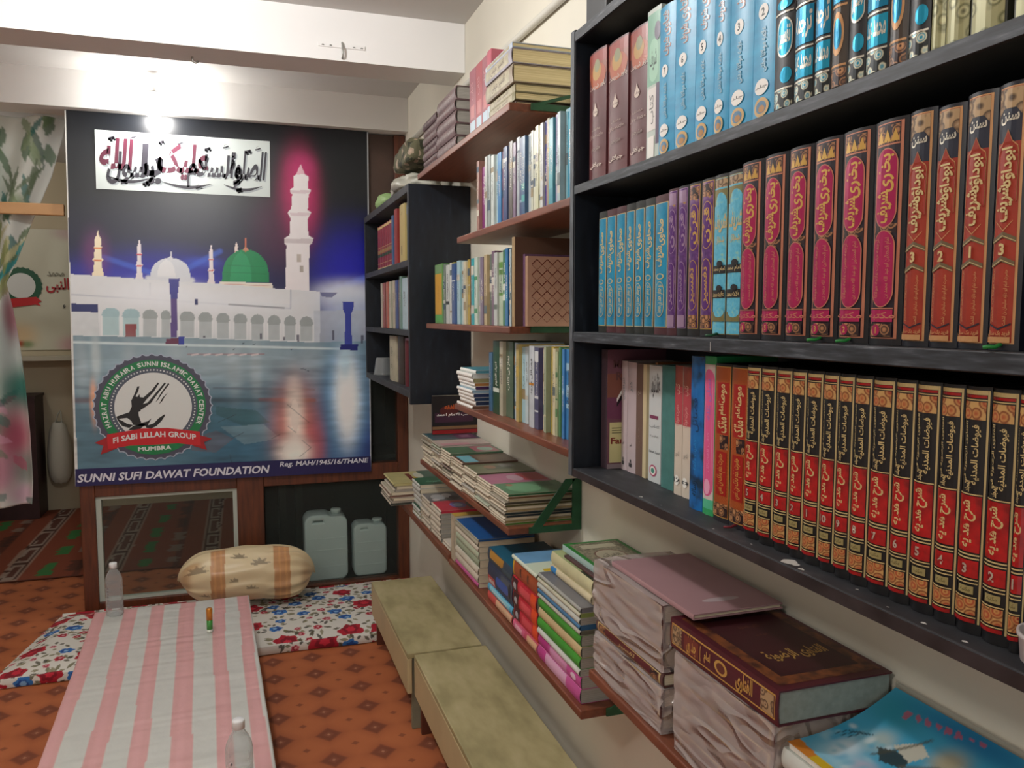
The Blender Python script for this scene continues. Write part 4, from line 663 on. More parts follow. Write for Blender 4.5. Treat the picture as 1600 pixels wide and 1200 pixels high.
bench('low olive-topped reading bench along the wall, its far end touching the flowered mattress', .556, .845, 2.872, 3.735, .30)
bench('low olive-topped reading bench along the wall, in front of the other bench', .580, .858, 1.90, 2.862, .298)

# flowered mattress
rg = random.Random(5); ops = []
def bloom(x, z, r, c1, c2, c3):
    n = 30; ph = rg.uniform(0, 6)
    for q, c_, al in ((1, c1, 1), (.66, c2, .9), (.35, c3, .9)):
        ox, oz = rg.uniform(-.15, .15) * r, rg.uniform(-.15, .15) * r
        ops.append(('p', c_, [(x + ox + r * q * (1 + .13 * math.sin(6 * a + ph) + .10 * math.sin(3 * a + 2 * ph)) * math.cos(a), z + oz + r * q * .9 * (1 + .13 * math.sin(6 * a + ph) + .08 * math.sin(11 * a)) * math.sin(a)) for a in [2 * PI * i / n for i in range(n)]], al))
used = []
def spot(rmin):
    for _ in range(60):
        x, z = rg.uniform(-1.1, .95), rg.uniform(3.64, 4.6)
        if all(math.hypot(x - a, z - b) > rmin + c_ for a, b, c_ in used): used.append((x, z, rmin)); return x, z
    return rg.uniform(-1.1, .95), rg.uniform(3.64, 4.6)
flw = [(spot(.055), 'R') for k in range(46)] + [(spot(.040), 'B') for k in range(46)] + [(spot(.026), 'r') for k in range(110)]
for (x, z), k in flw:
    for j in range(7 if k != 'r' else 5):
        a = rg.uniform(0, 6.28); r0 = {'R': .06, 'B': .042, 'r': .026}[k]
        ops.append(leaf(x + r0 * math.cos(a), z + r0 * math.sin(a), rg.uniform(.025, .05), .008, a + rg.uniform(-.7, .7), rg.choice(['#6d6a4a', '#544d3a', '#8a8466', '#3d3a30']), .9))
for (x, z), k in flw:
    if k == 'R': bloom(x, z, rg.uniform(.048, .068), '#a8162a', '#7a0c1e', '#c8283c')
    elif k == 'B': bloom(x, z, rg.uniform(.026, .04), '#2f6fb4', '#1b3f86', '#86b4dc')
    else: bloom(x, z, rg.uniform(.012, .022), rg.choice(['#b52238', '#c96070', '#a8162a']), '#8c1226', '#dca0a0')
mt = MB(); ML = [(3.715, -1.03), (4.50, -.88)]
def matf(s, t):
    # t 0..1 wraps: front bottom -> front top -> back top -> back bottom
    y0, y1, hh = 3.745, 4.49, .046
    if t < .12: y, z = y0 - .004 * math.sin(PI * t / .12), .004 + (hh - .006) * (t / .12)
    elif t > .9: y, z = y1, hh * (1 - (t - .9) / .1) + .004
    else:
        q = (t - .12) / .78; y = y0 + (y1 - y0) * q; z = hh - .006 + .030 * (1 - (2 * q - 1) ** 6) * min(1, min(s, 1 - s) * 18)
    xl = -1.02 + (y - 3.745) / .745 * .13; x = xl + (.88 - xl) * s
    if min(s, 1 - s) < .012: z = min(z, .05)
    z += .006 * noise.noise((x * 5, y * 5, 0)) * (1 if .12 < t < .9 else 0); y += .012 * noise.noise((x * 3, 1, 0)) * (t < .5)
    return (x, y, z)
mt.grid(640, 250, matf, attr_mat('flowered_quilt', .85, .35, 26))
pts2 = [(a, b - (.09 - c_) * (1 if b < 3.76 else 0)) for a, b, c_ in mt.v]
P(mt.build('floor_mattress', colors=paint(pts2, ops, '#d8d5cc')), 'thin white mattress printed with red and blue flowers, on the floor before the partition', 'mattress')

# bolster pillow
pl = MB(); PR = random.Random(4)
def pil(s, t):
    a = s * 2 * PI; u = 2 * t - 1; L = .322
    r = max(0, 1 - abs(u) ** 5) ** .55; fold = .085 * (max(0, u - .25) / .75) ** .8 * math.sin(a * 15 + 4 * u + 1.5 * math.sin(a * 3)) + .045 * max(0, -u - .5) / .5 * math.sin(a * 11)
    rz_ = .135 * r * (1 + fold) * (1 + .06 * u); ry = .145 * r * (1 + fold)
    x = .005 + L * u * (1 + .05 * math.sin(a)); z = rz_ * math.sin(a); 
    if z < 0: z *= .93
    nz = .011 * noise.noise((x * 7, math.sin(a) * 2.5, math.cos(a) * 2.5)) + .004 * noise.noise((x * 4, a * 3.2, 3))
    return (x, 4.275 + (ry + nz * r) * math.cos(a), .213 + z + nz + .02 * (1 - u * u) - .012 * u)
pl.grid(160, 140, pil, attr_mat('satin_cloth', .36, .12, 22, .5))
ops = []
for x0, x1 in ((-.175, -.108), (.125, .205)): ops.append(('p', '#b97f4e', [(x0, -4), (x1, -4), (x1 + .01, 4), (x0 + .01, 4)], .85))
for x0, x1 in ((-.16, -.15), (-.13, -.12), (.15, .158), (.18, .19)): ops.append(('p', '#cf9b68', [(x0, -4), (x1, -4), (x1 + .01, 4), (x0 + .01, 4)], .8))
def motif(x, z, r, c_): 
    ops.append(('p', c_, [(x + r * math.cos(a) * (1 if i % 2 else .5), z + r * .8 * math.sin(a) * (1 if i % 2 else .5)) for i, a in enumerate([-.3 + i * (PI + .6) / 10 for i in range(11)])], .75))
for x, z, r in ((-.235, .09, .062), (-.035, .155, .042), (.062, .105, .055), (.02, -.03, .035), (-.20, -.07, .035), (-.06, .02, .03)): motif(x, z, r, '#776a58')
ops += [('b', '#a87448', -.29, .03, .03, .10, .6), ('b', '#a06a3e', .29, .0, .03, .12, .5), ('b', '#b4814f', -.26, .14, .05, .03, .6)]
pp = []
for (x, y, z) in pl.v: pp.append((x, math.atan2(z - .22, 4.275 - y) * .16 if y < 4.275 else 9))
P(pl.build('bolster_pillow', colors=paint(pp, ops, '#dcc9a2')), 'plump cream and tan satin bolster lying on the flowered mattress', 'pillow')

# low table, cloth, bottles, vial
TY0, TY1, TX0, TX1, TH = 1.85, 3.735, -.582, .042, .29
tb = thing('low_table', 'low floor table hidden under the pink striped cloth', 'table', ((TX0 + TX1) / 2, (TY0 + TY1) / 2, 0), (0, 0, math.radians(2.2)))
cxm, cym = (TX0 + TX1) / 2, (TY0 + TY1) / 2; hw, hl = (TX1 - TX0) / 2, (TY1 - TY0) / 2
MB().box(-hw + .008, -hl + .008, TH - .03, hw - .008, hl - .008, TH, WOOD).build('top', tb, bevel=.003)
for sx_ in (-1, 1):
    for sy_ in (-1, 1): MB().box(sx_ * (hw - .05) - .02, sy_ * (hl - .06) - .02, 0, sx_ * (hw - .05) + .02, sy_ * (hl - .06) + .02, TH - .03, WOOD).build('leg', tb)
ct = MB()
def clf(s, t):
    ov = .035
    a = -hw - ov + (2 * hw + 2 * ov) * s; b = -hl - ov + (2 * hl + 2 * ov) * t; dz = 0
    x, y = a, b
    if abs(a) > hw: dz -= (abs(a) - hw) * 1.0; x = math.copysign(hw + (abs(a) - hw) * (.10 + .05 * math.sin(b * 14)), a)
    if abs(b) > hl: dz -= (abs(b) - hl) * 1.0; y = math.copysign(hl + (abs(b) - hl) * .10, b)
    wr = .0016 * noise.noise((a * 6, b * 10, 1)) + .0012 * noise.noise((a * 22, b * 16, 5)) + .0016 * noise.noise((a * 3, b * 34, 8)) * 1.2
    return (x, y, TH + .004 + dz + max(wr, -.002))
ct.grid(150, 320, clf, attr_mat('plastic_tablecloth', .38, .15, 60, .5))
pk = []
for k, (s0, s1) in enumerate([(-.02, .075), (.185, .27), (.365, .445), (.545, .642), (.755, .83), (.915, .985)]):
    x0 = -hw + 2 * hw * s0; x1 = -hw + 2 * hw * s1; L_ = []; R_ = []
    for i in range(24):
        y = -1.1 + 2.2 * i / 23; wv = .004 * math.sin(y * 3.2 + k) + .0015 * math.sin(y * 7 + 2 * k); L_.append((x0 + wv, y)); R_.append((x1 + wv, y))
    pk.append(('p', '#cc9492', L_ + R_[::-1], .92))
    pk.append(('l', '#d9a4a8', [((x0 + x1) / 2, -1.1), ((x0 + x1) / 2, 1.1)], .02, .35))
o = ct.build('striped_tablecloth', colors=paint([(a, b) for a, b, c_ in ct.v], pk, '#c2c3bd')); o.location = tb.location; o.rotation_euler = tb.rotation_euler
P(o, 'white plastic cloth with six pink stripes spread over the low floor table', 'tablecloth')
PET = clear_mat('clear_bottle_plastic', '#f4f6f6', .80, .04, '#d9dcdc'); CAPW = mat('#e4e6e6', .4)
def bottle(label, x, y, z, h, r):
    b = thing('water_bottle', label, 'bottle', (x, y, z)); m = MB(); pr = [(r * .9, 0), (r, .006)]
    for k in range(6): z0 = h * (.06 + .095 * k); pr += [(r, z0), (r * .95, z0 + h * .012), (r, z0 + h * .03)]
    pr += [(r, h * .66), (r * .93, h * .72), (r * .72, h * .80), (r * .48, h * .86), (r * .40, h * .89), (r * .40, h * .905)]
    m.lathe(pr, PET, 24, cap=False); m.lathe([(.001, .0015), (r * .9, .001)], PET, 24, cap=False); bd = m.build('body', b)
    m = MB(); m.lathe([(r * .46, h * .90), (r * .46, h * .985), (r * .42, h)], CAPW, 20); m.build('cap', b)
    m = MB(); dots = mat('#6f6a70', .5)
    for k in range(7): m.box(-r * .62, -r * .83, h * (.20 + .055 * k), -r * .50, -r * .80, h * (.225 + .055 * k), dots)
    m.build('printed_marks', bd)
bottle('clear plastic water bottle at the far corner of the table, by the mattress', -.532, 3.672, .2965, .222, .034)
bottle('clear plastic water bottle on the striped cloth, well away from the mattress', -.031, 2.105, .2965, .225, .034)
vl = thing('perfume_vial', 'tiny perfume vial with green liquid and orange cap standing on the striped cloth', 'vial', (-.146, 3.34, .2965))
MB().lathe([(.011, 0), (.0115, .003), (.0115, .012)], mat('#d8dcd0', .2), 14).build('glass_base', vl)
MB().lathe([(.0115, .012), (.0115, .05)], mat('#3f8a3c', .25), 14).build('green_body', vl)
MB().lathe([(.0118, .05), (.0118, .094), (.010, .097)], mat('#c8802c', .3, .4), 14).build('cap', vl)

# ================================================================ black wall bookcase
FX = .69
bc = thing('wall_bookcase', 'big black painted bookcase fixed on the right wall, filled with gilt-lettered sets', 'bookcase', (.80, .9, 1.195))
EDGEG = ramp_mat('worn_black_edge', 'noise', [(.38, '#1b1f25'), (.55, '#2f343b'), (.68, '#4c5158'), (.8, '#868a90')], (30, 3, 30), rough=.5, tscale=6, detail=8)
EDGES = ramp_mat('worn_grey_edge', 'noise', [(.35, '#30353b'), (.6, '#565b60'), (.75, '#7d8286')], (30, 30, 3), rough=.5, tscale=6, detail=8)
MB().box(FX, 1.630, 1.196, WX - .002, 1.652, 2.155, BLACK).build('side_panel', bc, world=True, bevel=.002)
MB().box(FX, .22, 1.196, WX - .002, .242, 2.155, BLACK).build('side_panel', bc, world=True, bevel=.002)
MB().box(.898, .243, 1.22, WX - .002, 1.629, 2.13, BLACK).build('back_panel', bc, world=True)
def sagging(z0, z1, sag):
    m = MB(); n = 12; vs = []
    for i in range(n + 1):
        y = .243 + 1.386 * i / n; d = -sag * math.sin(PI * i / n); vs += [(FX, y, z0 + d), (FX, y, z1 + d), (.897, y, z1 + d), (.897, y, z0 + d)]
    fs = [(0, 3, 2, 1), (4 * n, 4 * n + 1, 4 * n + 2, 4 * n + 3)]
    for i in range(n):
        for k in range(4): fs.append((4 * i + k, 4 * i + (k + 1) % 4, 4 * i + 4 + (k + 1) % 4, 4 * i + 4 + k))
    return m.add(vs, fs, BLACKTOP if z1 < 1.6 else BLACK)
for z0, z1, sag in ((1.196, 1.215, 0), (1.494, 1.516, 0), (1.810, 1.830, .004), (2.128, 2.150, 0)):
    sagging(z0, z1, sag).build('shelf_board', bc, world=True, bevel=.0025)
for z0, z1 in ((1.1975, 1.2135), (1.4955, 1.5145), (2.1295, 2.1485)): MB().box(FX - .0014, .25, z0, FX - .0004, 1.628, z1, EDGEG if z0 > 1.3 else mat('#211a1d', .5, var=.5, vs=25)).build('edge_strip', bc, world=True)
MB().grid(13, 2, lambda s, t: (FX - .001, .25 + 1.378 * s, 1.811 + .0175 * t - .004 * math.sin(PI * s)), EDGEG).build('edge_strip', bc, world=True)
MB().box(FX - .0014, 1.6315, 1.197, FX - .0004, 1.6505, 2.154, EDGES).build('edge_strip', bc, world=True)
m = MB(); DU = mat('#b9b7b2', .9); DX = random.Random(2)
for x, y, r in ((.703, .897, .012), (.697, .868, .004), (.698, 1.322, .004), (.70, 1.083, .002), (.700, .668, .003), (.70, .615, .003), (.70, 1.25, .0015), (.71, .78, .002), (.70, .72, .0015), (.705, .99, .0015)):
    m.add([(x + r * (1 + .4 * math.sin(3 * a)) * math.cos(a) * .8, y + r * 1.3 * math.sin(a), 1.2156) for a in [2 * PI * i / 12 for i in range(12)]], [tuple(range(12))], DU)
for y, z in ((1.083, 1.503),): m.add([(FX - .002, y - .001, z - .007), (FX - .002, y + .001, z - .007), (FX - .002, y + .0015, z + .007), (FX - .002, y - .0005, z + .008)], [(0, 1, 2, 3)], DU)
P(m.build('paint_chips', bc, world=True), 'white chips and plaster spots')
P(MB().box(.70, 1.50, 2.1505, .88, 1.60, 2.25, mat('#17181c', .5, var=.3)).build('black_box', bevel=.006), 'black box on the top board of the big bookcase', 'box')
m = MB(); LID = clear_mat('cloudy_plastic', '#f1ecec', .42, .25, '#cfc8c8')
m.lathe([(.003, .0), (.028, .0), (.034, .006), (.036, .028), (.038, .030), (.038, .034), (.035, .034), (.033, .028), (.030, .008), (.003, .005)], LID, 28, (.728, .533, 1.2155)); P(m.build('plastic_dish'), 'cloudy plastic dish on the bottom board of the bookcase before the red and black set', 'dish')

# ---- spine designs
CY = mat('#2aa0c4', .25, .55); CYD = mat('#1b7fa6', .28, .5); TANM = mat('#b98a5c', .45, .25)
def sp_redblack(n):
    return [('r', -.86, .045, .86, .985, BLK), ('r', .82, .045, .92, .985, GOLDP),
            ('r', -.86, .968, .82, .985, GOLDP), ('r', -.84, .955, .80, .966, RED), ('r', -.86, .945, .82, .950, GOLDP), ('r', -.82, .868, .78, .940, ORN_RB),
            ('t', 'فيوضات المدنية', .30, .728, .30, .24, 90, GOLDP, .02), ('t', 'الفتاوى الرضوية في', -.42, .735, .20, .25, 90, GOLDP, .01), ('t', 'المجلد', -.15, .60, .26, .045, 90, GOLDP, .02),
            ('r', -.86, .566, .82, .571, GOLDP), ('r', -.84, .335, .80, .562, RED), ('t', 'شرح هدايه', -.02, .448, .56, .19, 90, GOLDP, .025),
            ('r', -.86, .322, .82, .328, GOLDP), ('r', -.86, .308, .82, .314, GOLDP), ('r', -.84, .232, .80, .302, RED), ('t', str(n), -.05, .267, .24 if len(str(n)) == 1 else .42, .040, 0, SILV, .03),
            ('r', -.86, .222, .82, .227, GOLDP), ('r', -.86, .208, .82, .213, GOLDP), ('r', -.45, .166, .62, .198, mat('#8f8354', .5)), ('t', 'مكتبه', .08, .182, .36, .02, 0, mat('#5a4f2c', .5)), ('r', -.86, .150, .82, .155, GOLDP),
            ('r', -.82, .082, .78, .146, ORN_RB), ('r', -.86, .070, .82, .075, GOLDP), ('r', -.84, .050, .80, .066, RED)]
MAG = mat('#a51a52', .32, .25, var=.15, vs=60); PKG = mat('#b9785f', .4, .3)
def sp_bukhari(n):
    return [('r', -.74, .03, .80, .985, PKG), ('r', -.68, .035, .66, .98, mat('#1d1522', .4)), ('r', -.66, .895, .62, .972, ORN_TAN), ('r', -.68, .885, .66, .892, PKG),
            ('p', [(-.66, .90), (-.45, .955), (-.24, .90), (-.02, .955), (.2, .90), (.42, .955), (.62, .90)], GOLD),
            ('r', -.66, .50, .64, .54, ORN_TAN), ('o', -.66, .525, .62, .875, PKG), ('o', -.60, .53, .56, .87, MAG), ('t', 'بخاری', .0, .765, .46, .17, 90, GOLD, .03), ('t', 'شريف', -.06, .615, .46, .14, 90, GOLD, .03),
            ('o', -.66, .17, .62, .515, PKG), ('o', -.60, .175, .56, .51, MAG), ('t', 'امام المحدثين ابو عبد الله محمد بن', .28, .345, .17, .27, 90, PKG, .015), ('t', 'ترجمه حضرت علامه مولانا', -.34, .345, .17, .26, 90, PKG, .015),
            ('r', -.66, .105, .64, .16, MAG), ('t', 'مکتبه', -.05, .132, .8, .035, 0, PKG, .02), ('r', -.68, .163, .66, .168, PKG), ('r', -.66, .04, .64, .097, ORN_TAN), ('e', -.25, .068, .26, .026, MAG), ('t', str(n), -.25, .068, .16, .030, 0, GOLD, .03)]
RDU = mat('#96301f', .36, .1, var=.14, vs=50)
def sp_dawud(n):
    arch = [(-.68, .56), (-.68, .735), (-.6, .765), (-.3, .785), (-.02, .828), (.26, .785), (.56, .765), (.62, .735), (.62, .56)]
    chev = lambda b: [('p', [(-.74, b), (-.02, b + .022), (.70, b), (.70, b + .020), (-.02, b + .044), (-.74, b + .020)], mat('#6a5a42', .45, .3)), ('p', [(-.74, b + .004), (-.02, b + .027), (.70, b + .004), (.70, b + .007), (-.02, b + .030), (-.74, b + .007)], GOLDP)]
    return [('r', -.78, .025, .80, .985, TANM), ('r', -.74, .03, .68, .98, RDU), ('r', -.74, .78, .68, .975, NAVY), ('r', -.74, .905, .68, .978, ORN_GREY), ('p', [(-.74, .875), (-.4, .903), (0, .912), (.4, .903), (.68, .875), (.68, .915), (-.74, .915)], ORN_GREY),
            ('t', 'سنن', .0, .868, .56, .045, 0, SILV, .03), ('p', arch, TANM), ('p', [(a * .96 - .001, b - .004) for a, b in arch], RDU),
            ('t', 'ابوداؤد', .06, .688, .44, .15, 90, GOLDP, .03), ('t', 'شريف', -.06, .555, .52, .14, 90, GOLDP, .03), ('p', [(-.55, .49), (-.02, .455), (.5, .49), (.5, .486), (-.02, .450), (-.55, .486)], TANM)] + chev(.405) + chev(.315) + [
            ('t', str(n), -.04, .383, .22, .045, 0, GOLDP, .035), ('t', 'حضرت امام ابو داؤد سليمان بن اشعث', .36, .20, .15, .21, 90, TANM, .012), ('t', 'ترجمه مولانا عبد الحكيم', -.45, .21, .12, .20, 90, TANM, .012),
            ('p', [(-.74, .105), (-.02, .085), (.68, .105), (.68, .099), (-.02, .078), (-.74, .099)], NAVY), ('t', 'فريد بک سٹال'.replace('ٹ', 'ت'), -.03, .065, .7, .022, 0, TANM, .02), ('r', -.74, .03, .68, .052, TANM)]
BLU = ramp_mat('bright_blue_laminate', 'noise', [(.3, '#0b80ae'), (.7, '#1f9fca')], (1, 1, 6), rough=.40, tscale=6)
BLG = mat('#8fb2c0', .35); BLGD = mat('#a8603e', .4)
def sp_blue(n):
    return [('t', 'فتاوى', .07, .875, .52, .17, 90, BLGD, .035), ('t', 'فتاوى', .0, .88, .50, .17, 90, BLG, .02), ('t', 'شريف', .14, .72, .46, .12, 90, BLGD, .03), ('t', 'شريف', .08, .725, .44, .12, 90, BLG, .015),
            ('e', -.10, .565, .40, .042, WHT), ('t', str(n), -.10, .565, .20, .045, 0, mat('#232c30', .5), .03),
            ('t', 'علامه مولانا مفتى', .06, .36, .26, .24, 90, mat('#5b8ea4', .4), .03), ('t', 'علامه مولانا مفتى', .02, .362, .26, .24, 90, mat('#7fb2c8', .4), .01),
            ('e', -.12, .165, .56, .043, WHT), ('t', 'جلد', -.12, .165, .5, .022, 20, mat('#4a4a46', .5)), ('e', -.08, .055, .60, .052, mat('#c09a5a', .4)), ('e', -.08, .055, .42, .034, mat('#3b6f92', .4)), ('e', -.02, .045, .25, .02, mat('#a8742e', .4))]
MRN = mat('#5b2b2e', .42, var=.18, vs=12)
def sp_maroon(n):
    w_ = mat('#c9b8ac', .45)
    return [('r', -1, .80, 1, .93, mat('#8a4a36', .4)), ('r', -1, .90, 1, .985, mat('#93443a', .4)), ('e', .1, .80, .85, .10, mat('#a4512f', .4)), ('e', .05, .84, .5, .07, mat('#b08a4c', .4)), ('e', .1, .88, .3, .05, mat('#8a8a6a', .4)),
            ('t', 'باور شريعت', .05, .725, .9, .045, 8, w_, .02), ('e', -.05, .53, .28, .032, w_), ('p', [(-.2, .55), (-.05, .605), (.1, .55)], w_), ('t', 'جلد', -.05, .53, .3, .02, 0, MRN),
            ('t', 'مصنف', 0, .40, .5, .022, 0, mat('#9a837a', .5)), ('t', 'علامه جلال', 0, .345, .8, .035, 0, mat('#a79188', .5), .02), ('t', 'مترجم', 0, .24, .5, .045, 12, mat('#8c7870', .5)), ('t', 'جيلانى', 0, .12, .7, .045, 0, w_, .03)]
TBL = ramp_mat('blue_marbled_spine', 'noise', [(.3, '#0c6e94'), (.7, '#1d8db0')], (1, 1, 1), rough=.35, tscale=40)
def sp_tahawi(b0):
    g = GOLDP
    return [('r', -.92, .055, .92, .945, g), ('r', -.84, .06, .84, .94, TBL), ('p', [(-.8, .84), (.8, .94), (-.8, .94)], ORN_GREY), ('p', [(.8, .13), (-.8, .065), (.8, .065)], ORN_GREY),
            ('t', 'طحاوى', .1, .735, .55, .19, 90, g, .03), ('t', 'شريف', -.05, .565, .6, .15, 90, g, .03), ('e', 0, .42, .55, .022, g), ('e', 0, .42, .40, .016, TBL), ('o', -.62, .13, .62, .385, g), ('o', -.54, .135, .54, .38, TBL), ('t', 'ابو جعفر احمد بن محمد', 0, .26, .5, .21, 90, g, .02)]
def sp_purple(v):
    g = mat('#a58aa8', .3, .4) if v < 2 else GOLD
    return [('r', -.85, .05, .85, .985, g), ('r', -.78, .055, .78, .98, ORN_PU), ('r', -.7, .89, .7, .97, ORN_TAN if v > 1 else g), ('o', -.7, .56, .7, .86, g), ('o', -.6, .565, .6, .855, mat('#5d2f78', .3, .3)), ('t', 'قرآن', .0, .71, .6, .22, 90, g, .03),
            ('o', -.66, .17, .66, .5, g), ('o', -.56, .175, .56, .495, mat('#5d2f78', .3, .3)), ('t', 'تفسير', 0, .33, .45, .24, 90, g, .02), ('r', -.7, .06, .7, .14, ORN_TAN if v > 1 else g)]
LBL = ramp_mat('pale_blue_speckled', 'noise', [(.3, '#4ba0bd'), (.55, '#5cb0cb'), (.7, '#8fb9a0')], (1, 1, 1), rough=.35, tscale=150)
def sp_lightblue(v):
    o = mat('#7a7348', .4, .3)
    return [('r', -.95, .02, .95, .98, mat('#8a8356', .4, .3)), ('r', -.9, .025, .9, .975, LBL), ('r', -.9, .92, .9, .972, ORN_GREY), ('r', -.9, .81, .9, .91, o), ('e', .15, .82, .75, .07, LBL), ('t', 'شريف', .1, .70, .85, .12, 25, GOLDP, .03), ('t', 'شمائل', .1, .60, .6, .05, 0, GOLDP),
            ('r', -.9, .395, .9, .445, BLK), ('t', 'امام محمد', 0, .42, 1.5 / 1.8, .036, 0, GOLDP, .02), ('r', -.9, .245, .9, .295, BLK), ('t', 'علامه محمد', 0, .27, .8, .036, 0, GOLDP, .02), ('r', -.9, .10, .9, .16, o), ('e', .15, .16, .7, .035, LBL), ('e', .2, .455, .4, .02, BLK), ('e', .2, .305, .4, .02, BLK)]
def sp_muatta(v):
    o = ramp_mat('orange_red_gilt', 'magic', [(.3, '#7d2312'), (.5, '#b8642e'), (.75, '#94341a')], (1, 1, 1), rough=.35, metal=.25, tscale=240) if not hasattr(sp_muatta, 'm') else sp_muatta.m
    sp_muatta.m = o; r = mat('#9c1a16', .35, .1)
    return [('r', -.94, .03, .94, .985, GOLD), ('r', -.88, .035, .88, .98, o), ('r', -.6, .56, .78, .885, r), ('t', 'موطا', .1, .815, .5, .12, 90, GOLDP, .03), ('t', 'امام', .1, .715, .42, .07, 90, GOLDP, .03), ('t', 'مالک', .1, .62, .55, .10, 90, GOLDP, .03),
            ('r', -.1, .465, .8, .555, ORN_TAN), ('r', -.55, .17, .7, .45, r), ('t', 'حضرت امام مالک بن انس', .1, .31, .5, .25, 90, GOLD, .02), ('r', -.88, .04, .88, .12, ORN_TAN)]
def sp_cyan(v):
    cr = [('r', -.9, .0, .9, .09, ORN_CY), ('r', -.9, .092, .9, .10, SILV), ('r', -.9, .11, .9, .24, CY), ('t', 'محمد عبد', 0, .175, .8, .10, 0, SILV, .02), ('r', -.9, .25, .9, .258, SILV), ('r', -.9, .27, .9, .45, CYD), ('t', 'ترجمه', 0, .36, .8, .13, 20, SILV, .03), ('r', -.9, .46, .9, .468, SILV), ('o', -.7, .49, .7, .55, CY), ('t', 'جلد', 0, .52, .5, .035, 0, SILV), ('r', -.9, .565, .9, .95, mat('#cfc690', .3, .4)), ('t', 'مشكوة', 0, .75, .8, .3, 60, CYD, .04)]
    dk = [('r', -.9, .0, .9, .09, ORN_CY), ('r', -.9, .092, .9, .10, SILV), ('o', -.1, .12, .85, .20, CY), ('o', -.5, .25, .85, .45, SILV), ('o', -.4, .26, .78, .44, CY), ('t', 'تفسير', .2, .35, .5, .12, 70, SILV, .03), ('r', -.9, .47, .9, .478, SILV), ('o', -.6, .49, .8, .54, CY), ('r', 0, .6, .6, .8, SILV), ('r', -.9, .6, 0, .97, ORN_CY)]
    tn = [('r', -.9, 0, .9, .97, mat('#3b3026', .4)), ('r', -.9, .0, .9, .08, ORN_TAN), ('r', -.9, .09, .9, .10, TANM), ('e', 0, .24, .7, .10, TANM), ('e', 0, .24, .5, .07, CYD), ('r', -.9, .36, .9, .37, TANM), ('r', -.9, .38, .9, .56, CYD), ('t', 'شريف', 0, .47, .8, .13, 20, SILV, .03), ('r', -.9, .6, .9, .95, TANM), ('t', 'ترمذى', 0, .77, .8, .25, 50, CYD, .04)]
    return {0: dk, 1: cr, 2: tn}[v]
# ---- top row of the bookcase (z 1.83)
Z1, Z2, Z3 = 1.8305, 1.5165, 1.2155
r1 = [1.601, 1.519, 1.431, 1.351, 1.301, 1.246, 1.181, 1.126, 1.083, 1.024, 0.966, 0.923, 0.883, 0.852, 0.823, 0.793, 0.757, 0.729, 0.699, 0.680, 0.651, 0.605]
def span(e, i, gap=.0008): return (e[i] + e[i + 1]) / 2, e[i] - e[i + 1] - gap
up = 'on the bookcase top row'
for i, (h_, dt) in enumerate(((.262, 0), (.258, 1), (.255, 2))):
    y, t = span(r1, i); book('hardcover_book', f'maroon volume with orange-topped spine {up}, {ORD[i]} from its far end', t, h_, .17, MRN, (.712 + .004 * i, y, Z1), spine=sp_maroon(i), group='maroon set on the top row', bulge=.004)
y, t = span(r1, 3); GW = mat('#7fae98', .4)
book('hardcover_book', f'mint green and white patched book {up}, beside the blue set', t, .265, .17, mat('#b9c4bc', .45), (.714, y, Z1), spine=[('r', -.95, .50, .95, .97, GW), ('o', -.6, .52, .7, .80, mat('#9cc8b0', .4)), ('t', 'شريف', 0, .66, .5, .14, 60, mat('#3a4a44', .5)), ('r', -.8, .20, .5, .48, mat('#d9d4d0', .4)), ('t', 'كتاب', -.1, .34, .4, .2, 90, mat('#6a6a68', .5)), ('r', .5, .1, .95, .5, mat('#54455c', .4)), ('r', -.7, .02, .3, .16, WHT), ('e', .6, .84, .4, .06, mat('#5c5468', .4))])
for i in range(6):
    y, t = span(r1, 4 + i); book('hardcover_book', f'bright blue volume numbered {7 - i} in a white oval {up}', t, .252 + .003 * (i % 3), .17, BLU, (.712, y, Z1), spine=sp_blue(7 - i), group='blue numbered set on the top row', bulge=.0035)
cyv = [0, 1, 1, 2, 0, 1, 2, 0]
for i in range(8):
    y, t = span(r1, 10 + i); bk = BLK if cyv[i] != 2 else mat('#2b241e', .45)
    book('hardcover_book', f'{["black and cyan foil", "cyan and cream foil", "tan and cyan foil"][cyv[i]]} volume {up}, {ORD[i]} after the blue set', t, .262, .17, bk, (.706, y, Z1), spine=sp_cyan(cyv[i]), group='ornate cyan foil volumes on the top row', bulge=.005)
for i in range(2):
    y, t = span(r1, 18 + i); book('hardcover_book', f'olive scrollwork volume {up}, {["beside the cyan foil volumes", "beside the green striped volume"][i]}', t, .262, .17, mat('#3c3d2a', .5), (.707, y, Z1), spine=[('r', -1, 0, 1, .98, ORN_OL)], group='olive scrollwork volumes on the top row', bulge=.004)
y, t = span(r1, 20); book('hardcover_book', f'olive volume with a bright green stripe {up}', t - .004, .262, .17, mat('#2b2d22', .5), (.706, y, Z1), spine=[('r', -.9, 0, .9, .98, ORN_OL), ('r', -.9, .17, .9, .20, mat('#4fa04a', .4)), ('r', -.9, .20, .9, .45, mat('#3f3c3a', .4)), ('t', 'تفسير', .1, .3, .7, .12, 0, mat('#9aa86a', .4), .03), ('e', .3, .3, .5, .05, ORN_OL)], bulge=.004)
y = .58; book('hardcover_book', f'plain olive brown volume {up}, last before the frame edge'.replace('last before the frame edge', 'beyond the green striped volume'), .04, .26, .17, mat('#3a3b28', .5), (.706, y, Z1), spine=[('r', -.9, 0, .9, .98, ORN_OL)])

